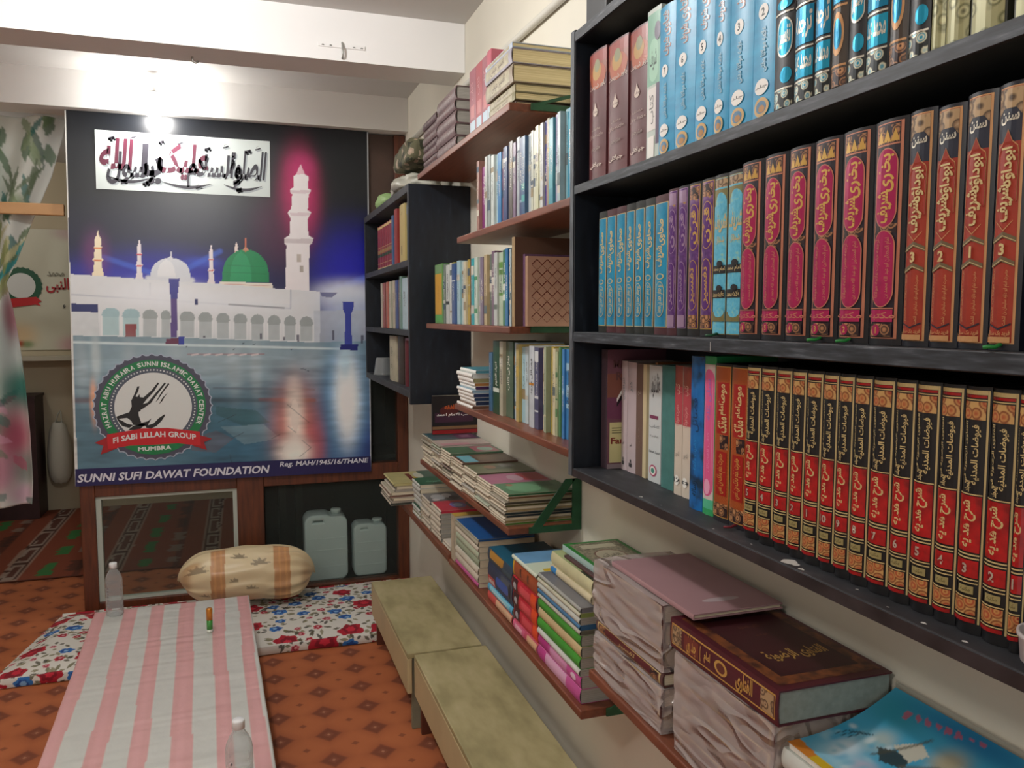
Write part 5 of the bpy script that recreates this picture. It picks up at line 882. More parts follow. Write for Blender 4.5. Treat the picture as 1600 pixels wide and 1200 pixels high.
# ---- middle row (z 1.516)
md = 'on the bookcase middle row'
r2 = [1.561, 1.522, 1.478, 1.435, 1.397, 1.358, 1.319, 1.269, 1.235, 1.2, 1.161, 1.12, 1.082, 1.04, .986, .932, .881, .829, .776, .725, .687, .65, .614, .579]
DKM = mat('#3f141c', .5); DKG = mat('#141713', .5)
for i in range(7):
    y, t = span(r2, i); book('hardcover_book', f'blue gilt volume with {"dark-red" if i in (1, 2, 6) else "black"} ends {md}, {ORD[i]} from its far end', t, .248, .17, DKM if i in (1, 2, 6) else DKG, (.718, y, Z2), spine=sp_tahawi(0), group='blue gilt set on the middle row', bulge=.003)
for i in range(4):
    y, t = span(r2, 7 + i); book('hardcover_book', f'{"plain purple" if i < 2 else "gold-framed purple"} volume {md}, {ORD[i]} after the blue gilt set', t, .252, .17, DKM if i == 0 else BLK, (.716, y, Z2), spine=sp_purple(i), group='purple holographic volumes on the middle row', bulge=.003)
for i in range(2):
    y, t = span(r2, 11 + i); book('hardcover_book', f'pale blue black-banded volume {md}, {["touching the purple volumes", "touching the magenta set"][i]}', t, .252, .17, BLK, (.714, y, Z2), spine=sp_lightblue(i), group='pale blue volumes on the middle row', bulge=.003, ribbon=GREENP if i == 0 else None)
for i in range(6):
    y, t = span(r2, 13 + i); book('hardcover_book', f'black and magenta gilt volume {md}, {ORD[i]} after the pale blue pair', t, .256, .17, mat('#0f1018', .4), (.709, y, Z2), spine=sp_bukhari(6 - i), group='magenta six-volume set on the middle row', bulge=.006, ribbon=mat('#1c7a35', .6) if i in (3, 4) else None)
for i, n in enumerate((3, 2, 1, 3)):
    y, t = span(r2, 19 + i); book('hardcover_book', f'brick red volume numbered {n} {md}, {["touching the magenta set", "slightly shorter", "beside the second three", "beyond the one"][i]}', t, .256 - .004 * (i == 1), .17, mat('#10131f', .4), (.709, y, Z2), spine=sp_dawud(n), group='brick red numbered set on the middle row', bulge=.006, ribbon=mat('#1c7a35', .6) if i == 3 else None)

# ---- bottom row (z 1.215)
bt = 'on the bookcase bottom row'
PUR = mat('#5c3242', .5, var=.2, vs=8)
book('large_book', f'purple and yellow paperback facing out {bt}, at its far end', .03, .262, .15, mat('#4a3a44', .5), (.755, 1.607, Z3), hard=False, near=[('r', -1, 0, 1, 1, mat('#6d4450', .5)), ('r', -1, .60, 1, .80, mat('#7c4a3c', .5)), ('r', -1, .42, 1, .60, mat('#6a3350', .5)), ('r', -.92, .05, .9, .39, mat('#c9c18a', .5)), ('t', 'MA', -.60, .88, .22, .07, 0, mat('#5d3a3a', .5), .03), ('t', 'RA', -.52, .78, .20, .07, 0, mat('#5d3a3a', .5), .03), ('t', 'Faro', -.58, .235, .30, .055, 0, mat('#7a1f16', .5), .03), ('p', [(-.7, .52), (-.45, .62), (-.2, .52), (-.2, .55), (-.45, .66), (-.7, .55)], BLK), ('p', [(-.7, .56), (-.45, .67), (-.2, .56), (-.2, .59), (-.45, .71), (-.7, .59)], WHT), ('r', -.85, .34, -.45, .346, mat('#5c5a3c', .5)), ('r', -.85, .32, -.45, .326, mat('#5c5a3c', .5)), ('r', -.85, .30, -.5, .306, mat('#5c5a3c', .5)), ('r', -1, 0, 1, .04, mat('#8a7a7e', .5))])
LAV = mat('#b9aaae', .5, var=.08); tx = mat('#6f7f84', .5); bk_ = mat('#3a3a3c', .5)
def thin(u0, u1, h, x, desc, col_, name='paperback_book', spine_=(), hard=False, z=Z3, d=.12, page=PAGE, where=bt, **k):
    return book(name, f'{desc} {where}', u0 - u1 - .0008, h, d, mat(col_, .45) if isinstance(col_, str) else col_, (x, (u0 + u1) / 2, z), hard=hard, spine=spine_, page=page, **k)
thin(1.588, 1.560, .238, .788, 'pale lavender paperback touching the facing-out purple one', LAV, spine_=[('t', 'كنز الايمان', 0, .75, .4, .2, 90, tx), ('t', 'ابو', 0, .25, .25, .03, 0, bk_), ('r', -.4, .05, .3, .085, bk_), ('r', -.15, .09, .15, .12, bk_)], bulge=.002)
thin(1.559, 1.519, .237, .788, 'second pale lavender paperback, beside the narrow brown one', LAV, spine_=[('t', 'كنز', 0, .78, .4, .1, 90, tx), ('t', 'ابو', 0, .25, .25, .03, 0, bk_), ('r', -.4, .05, .3, .085, bk_), ('r', -.15, .09, .15, .12, bk_)], bulge=.002)
thin(1.518, 1.487, .236, .787, 'narrow brown paperback', '#6d574e', spine_=[('t', 'شرح', 0, .74, .5, .04, 0, mat('#a89a90', .5)), ('t', 'كتاب', 0, .35, .25, .16, 90, mat('#8a776c', .5))])
thin(1.486, 1.471, .236, .786, 'thin cream-edged booklet', '#cbbd98')
thin(1.470, 1.460, .240, .805, 'thin orange-brown booklet behind the white titled book', '#9c6432')
thin(1.458, 1.407, .236, .785, 'white book with a round pink stamp', '#c9cfd0', hard=True, spine_=[('t', 'عقائد شريف', .1, .83, .7, .22, 70, mat('#3a3a40', .5), .02), ('r', -.8, .545, .6, .575, mat('#7a3a58', .5)), ('t', 'كتاب', 0, .48, .8, .03, 0, mat('#6a7072', .5)), ('t', 'علامه', 0, .40, .7, .02, 0, mat('#8a9092', .5)), ('t', 'سيد محمد', 0, .26, .9, .03, 0, mat('#5a6062', .5)), ('e', -.1, .10, .6, .05, mat('#b3406a', .5)), ('e', -.1, .10, .46, .038, WHT), ('e', -.1, .10, .3, .022, mat('#4a8a7a', .5))])
thin(1.392, 1.343, .24, .778, 'plain teal cloth-bound book', mat('#3f726e', .7, var=.12, vs=40), hard=True, name='hardcover_book')
RCR = lambda s: [('r', -1, .84, 1, 1, mat('#8c4438', .45)), ('r', -1, .55, 1, .84, mat('#b0444e', .45)), ('t', 'كتاب', 0, .82, .8, .08, 90, mat('#d0a898', .5)), ('t', 'حضرت مولانا', 0, .62, .6, .16, 90, mat('#d09a94', .5)), ('t', 'لاهور', 0, .32, .5, .05, 0, mat('#9a948a', .5)), ('e', 0, .115, .6, .04, WHT), ('t', s, 0, .115, .8, .04, 0, bk_, .03)]
thin(1.332, 1.304, .243, .772, 'red-topped cream paperback numbered 12 in a circle', '#cbbfb0', spine_=RCR('12'), bulge=.002)
thin(1.303, 1.274, .242, .772, 'red-topped cream paperback touching the deep blue one', '#cbbfb0', spine_=RCR('o'), bulge=.002)
thin(1.226, 1.184, .266, .742, 'deep blue mottled paperback with dark script', ramp_mat('blue_mottle', 'noise', [(.35, '#14324c'), (.5, '#1260a4'), (.7, '#1a6fb4')], (1, 1, 1), rough=.35, tscale=28), spine_=[('t', 'فضائل', 0, .62, .5, .22, 90, mat('#0e3560', .5), .02), ('t', 'حضرت علامه', 0, .36, .35, .2, 90, mat('#2c86c4', .5)), ('t', 'رساله', 0, .14, .5, .1, 90, mat('#0c2438', .5))], bulge=.003)
thin(1.183, 1.148, .268, .742, 'pink book with green ends and white ornament', '#2f9a5c', spine_=[('r', -.9, .04, .9, .11, mat('#4fb08a', .4)), ('r', -.9, .10, .9, .95, mat('#c9bcb8', .4)), ('o', -.85, .12, .85, .92, mat('#d4588c', .35)), ('t', 'صلى الله', .1, .73, .4, .26, 90, mat('#a06ab0', .4), .02), ('t', 'كتاب الفضائل', .1, .40, .25, .25, 90, mat('#e08ab0', .4)), ('e', 0, .18, .5, .05, mat('#e0a0bc', .4))], hard=True, bulge=.003)
r3 = [1.125, 1.083, 1.040, 1.004, .968, .933, .903, .870, .841, .813, .783, .747, .716, .682, .652, .620, .588, .572]
for i in range(2):
    y, t = span([1.142, 1.096, 1.051], i); book('hardcover_book', f'orange-red gilt volume {bt}, {["beside the pink book", "beside the red and black set"][i]}', t, .258, .17, mat('#1b1720', .45), (.737, y, Z3), spine=sp_muatta(i), ribbon=mat('#6a1420', .6) if i == 1 else None, group='orange-red gilt pair on the bottom row', bulge=.003)
for i, n in enumerate((5, 4, 3, 2, 1, 10, 9, 8, 7, 6, 5, 4, 3, 2, 1)):
    y, t = span(r3, 2 + i)
    lb = f'black and red volume numbered {n} {bt}, ' + ('among the first five' if i < 5 else 'past the first five')
    book('hardcover_book', lb, t, .262, .18, mat('#0c0d12', .42), (.727, y, Z3), spine=sp_redblack(n), group='black and red gilt set on the bottom row', bulge=.007)

# ================================================================ brown wall planks
PLX = .69
def plank(label, y0, y1, zt, th=.02, x0=PLX, brackets=()):
    r = thing('wall_shelf', label, 'shelf', ((x0 + WX) / 2, (y0 + y1) / 2, zt - th))
    MB().box(x0, y0, zt - th, WX - .001, y1, zt, WOOD).build('board', r, world=True, bevel=.003)
    for yb, hb, up_ in brackets:
        m = MB(); s = 1 if up_ else -1; z = zt if up_ else zt - th; b0 = yb; b1 = yb + .004
        q = lambda pts: m.add([(x, b0, z_) for x, z_ in pts] + [(x, b1, z_) for x, z_ in pts], [tuple(range(len(pts))), tuple(range(len(pts), 2 * len(pts)))[::-1]] + [(i, (i + 1) % len(pts), (i + 1) % len(pts) + len(pts), i + len(pts)) for i in range(len(pts))], GREENP)
        q([(x0 + .06, z), (WX - .002, z), (WX - .002, z - s * .018), (x0 + .06, z - s * .018)]); q([(WX - .002, z), (WX - .002, z + s * hb), (WX - .03, z + s * hb), (WX - .03, z)]); q([(x0 + .07, z), (x0 + .10, z), (WX - .02, z + s * hb), (WX - .05, z + s * hb)])
        m.build('bracket', r, world=True)
    return r
ZA, ZB, ZC, ZD, ZE, ZF, ZF2, ZG = 2.115, 1.810, 1.522, 1.253, .962, .692, .680, .795
plank('topmost brown wall plank, under the piled maroon and red books', 2.075, 3.24, ZA, .022, brackets=[(2.068, .03, True)])
plank('second brown wall plank from the top, under the shiny thin books', 1.655, 2.625, ZB)
plank('third brown wall plank from the top, under the books ending at a lattice-covered box', 2.075, 3.10, ZC, brackets=[(2.068, .05, True)])
plank('fourth brown wall plank from the top, reaching the end of the black bookcase', 1.655, 2.665, ZD)
plank('fifth brown wall plank from the top, under the seven booklet stacks', 2.085, 3.24, ZE, brackets=[(2.078, .13, True)])
plank('low brown wall plank near the partition, under the untidy magazines', 2.775, 3.88, ZF, .028)
plank('low brown wall plank beside the benches, under the green and pink stacks', 1.575, 2.765, ZF2, brackets=[(1.568, .05, True)])
plank('lowest-hung brown plank below the black bookcase, under the wrapped bundles'.replace('lowest-hung brown', 'brown'), .25, 1.535, ZG)

# ---- A: piled hardcovers
GBR = mat('#6a5556', .42, var=.25, vs=25); GBD = mat('#4b3236', .45, var=.2, vs=20)
AGR = 'maroon hardcovers piled on the topmost plank'
spn = [('r', -.8, .06, .8, .07, mat('#8d7d78', .4)), ('r', -.8, .12, .8, .13, mat('#8d7d78', .4)), ('t', 'فتاوى رضويه', 0, .6, .5, .35, 90, mat('#93837e', .4), .02), ('t', 'جلد', 0, .25, .5, .08, 90, mat('#93837e', .4), .02), ('r', -.8, .9, .8, .91, mat('#8d7d78', .4))]
z = ZA + .0005
for i in range(7):
    t = .0285 if i not in (0, 1) else .022
    lay('hardcover_book', f'dull maroon hardcover, {ORD[i]} up in the taller pile over the dark cabinet', .712 + .003 * (i % 2), 2.982, z, t, .232, .17, GBR if i % 3 else GBD, spine=spn, group=AGR, bulge=.005); z += t + .0008
z = ZA + .0005
for i, t in enumerate((.046, .041, .044, .034, .045)):
    lay('hardcover_book', f'dull maroon hardcover, {ORD[i]} up in the five-book pile by the red files', .712 - .003 * (i % 2), 2.700, z, t - .0008, .262, .18, GBR, page=PAGEG, spine=spn, group=AGR, bulge=.006); z += t
ps = [2.620, 2.545, 2.475, 2.405, 2.362]; PNK = ['#8a4452', '#94343f', '#8e4a56', '#a84a5a']; PK = mat('#b8606e', .45, var=.12, vs=4)
for i in range(4):
    y, t = span(ps, i); x = .735 if i < 3 else .73
    book('file_book', f'tall {["dusky rose", "crimson", "mauve", "pink"][i]} file standing behind the pale pile on the topmost plank', t, .228, .16, mat(PNK[i], .4, var=.15, vs=8), (x, y, ZA + .0005), spine=[('r', -.8, .06, .8, .28, mat('#a9bcc8', .4)), ('r', -.5, .32, .6, .5, mat('#b06a6a', .4)), ('t', 'كتاب', 0, .7, .5, .25, 90, mat('#b98a8a', .4))], near=[('r', -1, 0, 1, 1, PK)] if i == 3 else (), group='red and pink files on the topmost plank')
z = ZA + .0005
for i, (t, h_, y0, x_, c_, desc) in enumerate(((.013, .235, 2.105, .72, '#6b5a52', 'brown-covered thin'), (.022, .235, 2.095, .714, '#6f6a48', 'olive-edged worn'), (.023, .23, 2.100, .716, '#8a8266', 'khaki-edged thick'), (.048, .245, 2.092, .708, '#8c8070', 'greyish thick'), (.040, .245, 2.088, .704, '#94909a', 'blue-edged thick'), (.014, .245, 2.088, .704, '#a8b4c0', 'pale blue thin'))):
    lay('hardcover_book', f'{desc} book, {ORD[i]} up in the creamy-paged pile on the topmost plank', x_, y0, z, t - .0008, h_, .18, mat(c_, .45, var=.25, vs=20), page=PAGEC, spine=[('r', -.7, .05, .7, .9, mat('#a09880', .45, var=.3, vs=30)), ('t', 'تفسير نعيمى', 0, .5, .5, .5, 90, mat('#5a5048', .5))], group='pale pile on the topmost plank', bulge=.004 if t > .03 else .001); z += t

# ---- rows of thin books on planks B, C, D
def row(edges, specs, z, x, h, place, grp, seed, d=.15):
    r = random.Random(seed)
    for i, sp in enumerate(specs):
        c1, desc = sp[0], sp[1]; acc = sp[2] if len(sp) > 2 else None
        y, t = span(edges, i, .0012); hh = h * (sp[3] if len(sp) > 3 else r.uniform(.94, 1.0)); xx = x + r.uniform(-.006, .010)
        s_ = []
        for k in range(r.randint(1, 3)):
            b = r.uniform(.1, .85); s_.append(('r', -.95, b, .95, min(.97, b + r.uniform(.02, .14)), mat(acc or r.choice(['#c9c4b4', '#5c6a6c', '#8a7a5a', '#b9b4a8', '#34485c']), .4)))
        tc_ = '#e0ddd2' if sum(lin(c1)) < .7 else '#4a4a50'
        s_.append(('t', r.choice(['تفسير القرآن', 'سيرت رسول', 'فضائل درود', 'بهار شريعت', 'نماز كى كتاب'.replace('كى', 'کی'), 'احياء العلوم', 'كشف المحجوب']), r.uniform(-.2, .2), r.uniform(.5, .68), .42, r.uniform(.25, .45), 90, mat(tc_, .45), .02))
        book('thin_book', f'{desc} thin book on {place}, {ORD[i]} from the far end', t, hh, d, mat(c1, .30, var=.12, vs=25), (xx, y, z + .0005), hard=t > .033, spine=s_, group=grp, lean=0, page=PAGE)
yB = [2.484, 2.458, 2.414, 2.393, 2.372, 2.342, 2.312, 2.288, 2.254, 2.223, 2.19, 2.164, 2.129, 2.107, 2.083, 2.055, 2.027, 2.001, 1.983, 1.962, 1.938, 1.918, 1.9, 1.882, 1.866, 1.849, 1.823, 1.798, 1.779, 1.761, 1.735, 1.700]
sB = [('#9a7468', 'dusty pink', None, 1), ('#7a2a6c', 'purple', '#7a2a6c', .9), ('#b9a3aa', 'pinkish white', None, .96), ('#b4b8b2', 'off-white'), ('#8f9894', 'silver grey'), ('#c2cac4', 'white'), ('#a6c0c6', 'powder blue'), ('#2f74a8', 'blue', '#3a80b4'), ('#7c5664', 'mauve'), ('#3b4a72', 'navy and white', '#c4c8cc'), ('#b6bab6', 'greyish white'), ('#5b5450', 'brown-grey'), ('#7c6a80', 'mauve grey'), ('#98a0a4', 'silver'), ('#39466e', 'navy', '#8a94ac'), ('#3a5a7c', 'navy and teal', '#4a9a94'), ('#b0bcc0', 'pale blue-white'), ('#bdbfae', 'cream'), ('#c6c6b0', 'creamy white'), ('#c4c4a4', 'pale yellow'), ('#b4b49a', 'beige'), ('#c2c6c4', 'bright white'), ('#3a4480', 'dark blue'), ('#8a2a6a', 'magenta', '#8a2a6a'), ('#857c62', 'gold-grey', '#b09a4a'), ('#3f8a98', 'teal', '#58a0aa'), ('#a8a2bc', 'lavender white', '#c4c8c8'), ('#9cb0b4', 'pale teal'), ('#7aa4ae', 'grey-teal'), ('#2f86a2', 'deep teal', '#4aa0b4'), ('#9ab4ba', 'ice blue')]
row(yB, sB, ZB, .722, .222, 'the second plank', 'shiny thin books on the second plank', 21)
yC = [3.056, 2.936, 2.902, 2.853, 2.822, 2.785, 2.732, 2.691, 2.667, 2.641, 2.611, 2.584, 2.558, 2.529, 2.493, 2.456, 2.428, 2.393, 2.362, 2.33, 2.299, 2.267, 2.229, 2.192, 2.165, 2.148, 2.138, 2.128]
y, t = span(yC, 0); book('hardcover_book', 'thick yellow book with green ends at the far end of the third plank', t, .222, .16, mat('#5c8a4c', .4, var=.2, vs=30), (.716, y, ZC + .0005), spine=[('r', -.95, .15, .85, .84, mat('#c08f26', .4)), ('r', -.95, .03, .85, .14, mat('#4f9a4a', .4)), ('r', -.95, .86, .85, .98, mat('#6b8f62', .4)), ('t', 'كتاب', 0, .5, .2, .3, 90, mat('#a87a20', .4))])
sC = [('#6a766c', 'grey-green', None, .98), ('#b9bdb8', 'white and charcoal', '#2c302e'), ('#c2c4be', 'white'), ('#b0a04a', 'mustard edged'), ('#26477a', 'navy', '#c4c8c8'), ('#9ab8c0', 'pale blue'), ('#3f8a68', 'green', '#6ab0a0'), ('#a9bcbc', 'pale blue-white'), ('#c4bca0', 'cream'), ('#a8903c', 'yellow'), ('#70505e', 'mauve', '#a89aa0'), ('#2f7f9e', 'teal blue', '#3aa8b0'), ('#24929a', 'turquoise'), ('#b8c6b8', 'white and green', '#4a8a5c'), ('#9a9c98', 'grey'), ('#76687a', 'purple grey'), ('#b4a27c', 'beige'), ('#5f6c64', 'slate green'), ('#6e5568', 'plum'), ('#b4b8b4', 'off-white', '#5c6a5e'), ('#a8b8a0', 'white and leaf green', '#5c8a3c'), ('#35704a', 'dark green', '#c8ccc0'), ('#2c6a9a', 'blue', '#3f86a8'), ('#54305c', 'dark purple'), ('#b05a54', 'salmon red', '#b05a54'), ('#bcb8b0', 'ivory'), ('#9fb4bc', 'ice blue')]
row(yC[1:] + [2.118], sC, ZC, .716, .222, 'the third plank', 'thin books on the third plank', 33)
TAN = mat('#8f7654', .6, var=.15, vs=12)
book('large_book', 'tall thick tan book on the third plank, standing behind the lattice-covered box', .026, .242, .18, TAN, (.712, 2.103, ZC + .0005), hard=True, near=[('r', -1, 0, 1, 1, mat('#5a3f30', .6))], spine=[('r', -.5, .1, .5, .9, mat('#a08a66', .6))])
book('thin_book', 'purple worn paperback between the tall tan book and the lattice-covered box', .015, .195, .15, mat('#6a4a6a', .5, var=.25, vs=40), (.735, 2.0815, ZC + .0005), hard=False, page=PAGE)
lat = []; LT2 = mat('#6a2c24', .5)
for i in range(5):
    for j in range(6):
        ca, cb = -.70 + .34 * i, .13 + .15 * j
        for dx, dy in ((1, 1), (1, -1), (-1, 1), (-1, -1)):
            a0, b0, a1, b1 = ca + dx * .168, cb, ca, cb + dy * .073
            lat.append(('p', [(a0, b0 - .006), (a0 + .012 * dx, b0 + .006), (a1 + .012 * dx, b1 + .006), (a1, b1 - .006)], LT2))
book('patterned_box', 'pinkish tan box book with a dark red lattice pattern on the third plank', .020, .188, .17, mat('#a08068', .6, var=.1), (.735, 2.062, ZC + .0005), hard=True, near=[('r', -1, 0, 1, 1, mat('#b08a74', .6, var=.12, vs=14))] + lat)
# plank D
yD = [2.422, 2.387, 2.361, 2.297, 2.265, 2.201, 2.176, 2.149, 2.126, 2.098, 2.073, 2.033, 1.994, 1.964, 1.94, 1.92, 1.905, 1.888, 1.869, 1.851, 1.836, 1.823, 1.808, 1.792, 1.760, 1.735]
sD = [('#3f6484', 'steel blue', '#3f6484', .83), ('#9ab89c', 'pale green', '#9ab89c', .98), ('#1c4228', 'dark green', '#c4ccc0', 1), ('#a9a48e', 'mottled grey', None, 1), ('#4c5f4a', 'green cloth', '#4c5f4a', 1), ('#33507c', 'blue and orange', '#b8742c'), ('#a9bcc8', 'pale blue-white'), ('#b4a060', 'cream and gold', '#c0a24a', .98), ('#9cc0cc', 'light blue'), ('#b9c9ce', 'ice white'), ('#b4a48c', 'beige'), ('#b9bfc4', 'white and orange', '#b87a1e', .98), ('#4a4c6c', 'navy and white', '#c9cccc'), ('#a8848c', 'dusty pink'), ('#c9c0a4', 'cream'), ('#93a084', 'sage and cream', '#c6bf9c'), ('#b3a482', 'tan'), ('#b09a3e', 'yellow', '#b09a3e'), ('#c8c0a0', 'ivory'), ('#a6ac88', 'cream and green', '#4c7a4c'), ('#4c7f56', 'green', '#88a884'), ('#c4b694', 'pale cream'), ('#3a78b0', 'bright blue', '#7aa8c8', .98), ('#3f7fb4', 'sky blue', '#9ac0d4', .98), ('#4a82ae', 'mid blue', '#9ac0d4', .98)]
row(yD, sD, ZD, .738, .222, 'the fourth plank', 'thin books on the fourth plank', 44, d=.14)
z = ZD + .0005
for i, (c_, desc, t) in enumerate((('#6a4a36', 'brown', .012), ('#22304e', 'navy', .014), ('#2a4468', 'dark blue', .012), ('#1e2c54', 'navy and white', .013), ('#88a4b4', 'pale blue', .011), ('#4a2a5c', 'purple', .012), ('#a8743a', 'orange', .011), ('#8f8a62', 'olive', .015), ('#c4c8c4', 'white', .014), ('#4a8a98', 'teal', .011))):
    lay('booklet', f'{desc} booklet, {ORD[i]} up in the small pile on the fourth plank', .694 + .004 * ((i * 7) % 4), 2.452 + .002 * (i % 3), z, t - .0006, .19, .16, WHT, page=mat(c_, .45), top=[('r', -1, 0, 1, 1, mat(c_, .4))], hard=False, bulge=.0025, group='small booklet pile on the fourth plank'); 
    z += t
# ---- E: seven stacks of booklets
yE = [3.216, 3.029, 2.882, 2.738, 2.58, 2.422, 2.266, 2.112]; tops = [1.073, 1.071, 1.066, 1.060, 1.054, 1.050, 1.052]
CRM = mat('#bdb19c', .6, var=.14, vs=14); rE = random.Random(9)
topc = [('#34545c', 'teal and purple', [('r', .1, 0, .9, 1, '#5c3a58'), ('r', .3, .2, .7, .5, '#8a6a80')]), ('#b3a49c', 'pinkish white', [('r', -.9, .1, .2, .4, '#bb8a90'), ('r', -.9, .05, .9, .1, '#a86a74')]), ('#496a50', 'green and pink', [('r', .0, .1, .9, .95, '#9a5a64'), ('e', .5, .5, .3, .3, '#86a090')]), ('#5a4034', 'dark brown and sky blue', [('r', -.9, .05, -.4, .9, '#6aa4b0'), ('r', -.3, .2, .8, .8, '#6a5a48')]), ('#656a50', 'olive grey', [('r', -.5, .3, .4, .7, '#4c5446'), ('e', -.3, .6, .2, .2, '#8a6a54'), ('r', .1, .55, .6, .9, '#80807a')]), ('#a4607c', 'pink and red', [('r', .2, .2, .95, .9, '#a03a44'), ('e', .0, .5, .25, .3, '#b0909c')]), ('#4d7a58', 'sage green', [('e', -.3, .5, .5, .4, '#6a9a74'), ('r', .25, .5, .7, .9, '#3f6a4e'), ('e', -.6, .8, .1, .1, '#9a6a50')])]
side7 = ['#4a7a28', '#8a7a4c', '#6a5a3c', '#16242a', '#12282e', '#a08a62', '#8a7a30', '#4a4418', '#3a3426', '#a89c7c', '#6a4a2c', '#1c5a34']
for c in range(7):
    n = 11 if c != 6 else 12; z = ZE + .0005; tt = (tops[c] - ZE - .001) / n; w_ = yE[c] - yE[c + 1]
    for i in range(n):
        jx, jy = rE.uniform(-.007, .007), rE.uniform(-.002, .002); last = i == n - 1
        tp = []; nr = []
        if last:
            tp = [('r', -1, 0, 1, 1, mat(topc[c][0], .35, var=.15, vs=15))] + [(q[0], *q[1:-1], mat(q[-1], .38)) for q in topc[c][2]]
        pgm = mat(side7[i], .5, var=.15, vs=30) if c == 6 and i not in (2, 6) else mat(topc[c][0], .5) if last else PAGE; cv = CRM if rE.random() < .7 else mat(rE.choice(['#8c8474', '#a09a90', '#6a6a5c', '#b3a08c', '#7c6a60', '#9aa08c']), .6, var=.12, vs=14)
        d_ = f'{topc[c][1]} booklet' if last else 'creamy folded booklet'
        book('booklet', f'{d_}, {"topmost" if last else ORD[i] + " up"} in the fifth plank\'s {ORD[c]} stack from the partition', tt - .0006, w_ - .005, .195 if c != 6 else .20, cv, (.697 + jx, yE[c] - .002 + jy, z), lay=True, hard=False, bulge=tt * .42, near=nr, top=tp, page=pgm, group='booklets stacked on the fifth plank', rz=0)
        z += tt
book('upright_book', 'black and red book with white Arabic title standing on the booklets under the cabinet', .015, .155, .20, mat('#140f12', .4), (.722, 3.155, 1.076), hard=False, near=[('r', -1, 0, 1, .10, mat('#8c1a1c', .4)), ('r', -1, .12, 1, .2, mat('#7a5a3c', .4)), ('r', -.9, .3, .7, .55, mat('#3a1830', .4)), ('e', -.3, .6, .4, .14, mat('#4c1416', .4)), ('t', 'مذهب الامام احمد', -.02, .49, .80, .11, 0, WHT, .03), ('t', 'عمدة الفقه', 0, .70, .5, .13, 0, mat('#b8551e', .4), .03)])

# ---- F: untidy magazines near the partition
WB = mat('#bdb6ac', .6, var=.15, vs=12)
def mags(place, grp, x, y0, w_, z, items, d=.20, page=PAGE, jit=.004, seed=1, bul=.3, base='#bdb3a2'):
    r = random.Random(seed); n = len(items)
    for i, it in enumerate(items):
        t, c_, desc = it[0], it[1], it[2]; art = it[3] if len(it) > 3 else []; sc = it[4] if len(it) > 4 else base; dx = it[5] if len(it) > 5 else 0; sp_ = it[6] if len(it) > 6 else ()
        tp = [('r', -1, 0, 1, 1, mat(c_, .35, var=.12, vs=15))] + [(q[0], *q[1:-1], mat(q[-1], .4) if isinstance(q[-1], str) else q[-1]) for q in art]
        book('magazine' if t < .02 else 'thick_book', f'{desc}, {"topmost" if i == n - 1 else ORD[i] + " up"} in {place}', t - .0006, w_, d, mat(sc, .5, var=.12, vs=15), (x + r.uniform(-jit, jit) + dx, y0 + w_ + r.uniform(-jit, jit) * .4, z), lay=True, hard=False, bulge=min(t * bul, .004), top=tp, page=mat(c_, .5) if t < .0125 else page, group=grp, spine=sp_)
        z += t
    return z
mags('the loose pile overhanging by the partition', 'loose magazines by the partition', .635, 3.585, .27, ZF + .0006, [(.012, '#2e332c', 'dark folder'), (.009, '#b8b2a8', 'white folder'), (.014, '#a89a94', 'greyish magazine'), (.012, '#8a6a5c', 'rosy-edged magazine'), (.014, '#b4ac98', 'dog-eared cream magazine'), (.012, '#9a948a', 'grey magazine'), (.016, '#6a6256', 'curled brown magazine', [], '#bdb3a2', .012), (.012, '#b9b07a', 'yellow and green illustrated magazine', [('r', -.2, .1, .0, .8, '#6a2a24'), ('r', .0, .05, .45, .5, '#c49a28'), ('r', .4, .0, 1, 1, '#3d5c50'), ('e', .3, .6, .2, .25, '#c4c4b4')], '#b9b07a', .005)], jit=.012, seed=3, d=.22)
mags('the stack with the green cover', 'magazines on the low plank', .700, 3.27, .155, ZF + .0006, [(.016, '#8aa03a', 'lime green booklet'), (.018, '#b9bcb4', 'white magazine'), (.014, '#1d4a34', 'dark green booklet'), (.022, '#b9bdbc', 'thick white magazine'), (.022, '#a9b0b0', 'pale magazine'), (.024, '#b4babc', 'white-edged magazine'), (.022, '#b0b4b4', 'bent white magazine'), (.016, '#12553c', 'green magazine with a white label', [('r', .35, 0, .95, 1, '#b9bfb4'), ('t', 'سيرت', -.3, .4, .3, .3, 0, mat('#7aa890', .5))])], jit=.006, seed=4, base='#b9b9b2')
mags('the stack with the grey photo cover', 'magazines on the low plank', .700, 3.098, .160, ZF + .0006, [(.018, '#9c948a', 'creamy magazine'), (.016, '#b9b4aa', 'white magazine'), (.018, '#8a8478', 'grey-edged magazine'), (.018, '#b4aca0', 'pale magazine'), (.018, '#6a6458', 'dark-edged magazine'), (.02, '#a8a49c', 'folded grey magazine'), (.012, '#5f5f62', 'grey magazine with a crowd photograph', [('e', -.5, .5, .3, .3, '#a0a0a0'), ('e', -.1, .6, .2, .25, '#b4b0b0'), ('e', .1, .35, .2, .2, '#4a4048'), ('r', .4, .1, .95, .9, '#686a6c'), ('e', -.7, .2, .15, .12, '#b8b0ac')])], jit=.004, seed=5)
mags('the stack with the pink-red cover', 'magazines on the low plank', .702, 2.925, .160, ZF + .0006, [(.018, '#b9b1a6', 'cream magazine'), (.018, '#b4aa9c', 'creamy magazine'), (.018, '#a89c8c', 'tan-edged magazine'), (.02, '#b9b4ac', 'white magazine'), (.018, '#b4483c', 'red-lined magazine'), (.02, '#b8b0a4', 'pale magazine'), (.012, '#b3273f', 'pink-red magazine with a lilac star', [('e', -.15, .5, .32, .3, '#7a6aa8'), ('e', -.15, .5, .18, .18, '#a8b8cc'), ('e', .5, .4, .35, .45, '#6a5c54')])], jit=.003, seed=6, page=PAGEG)
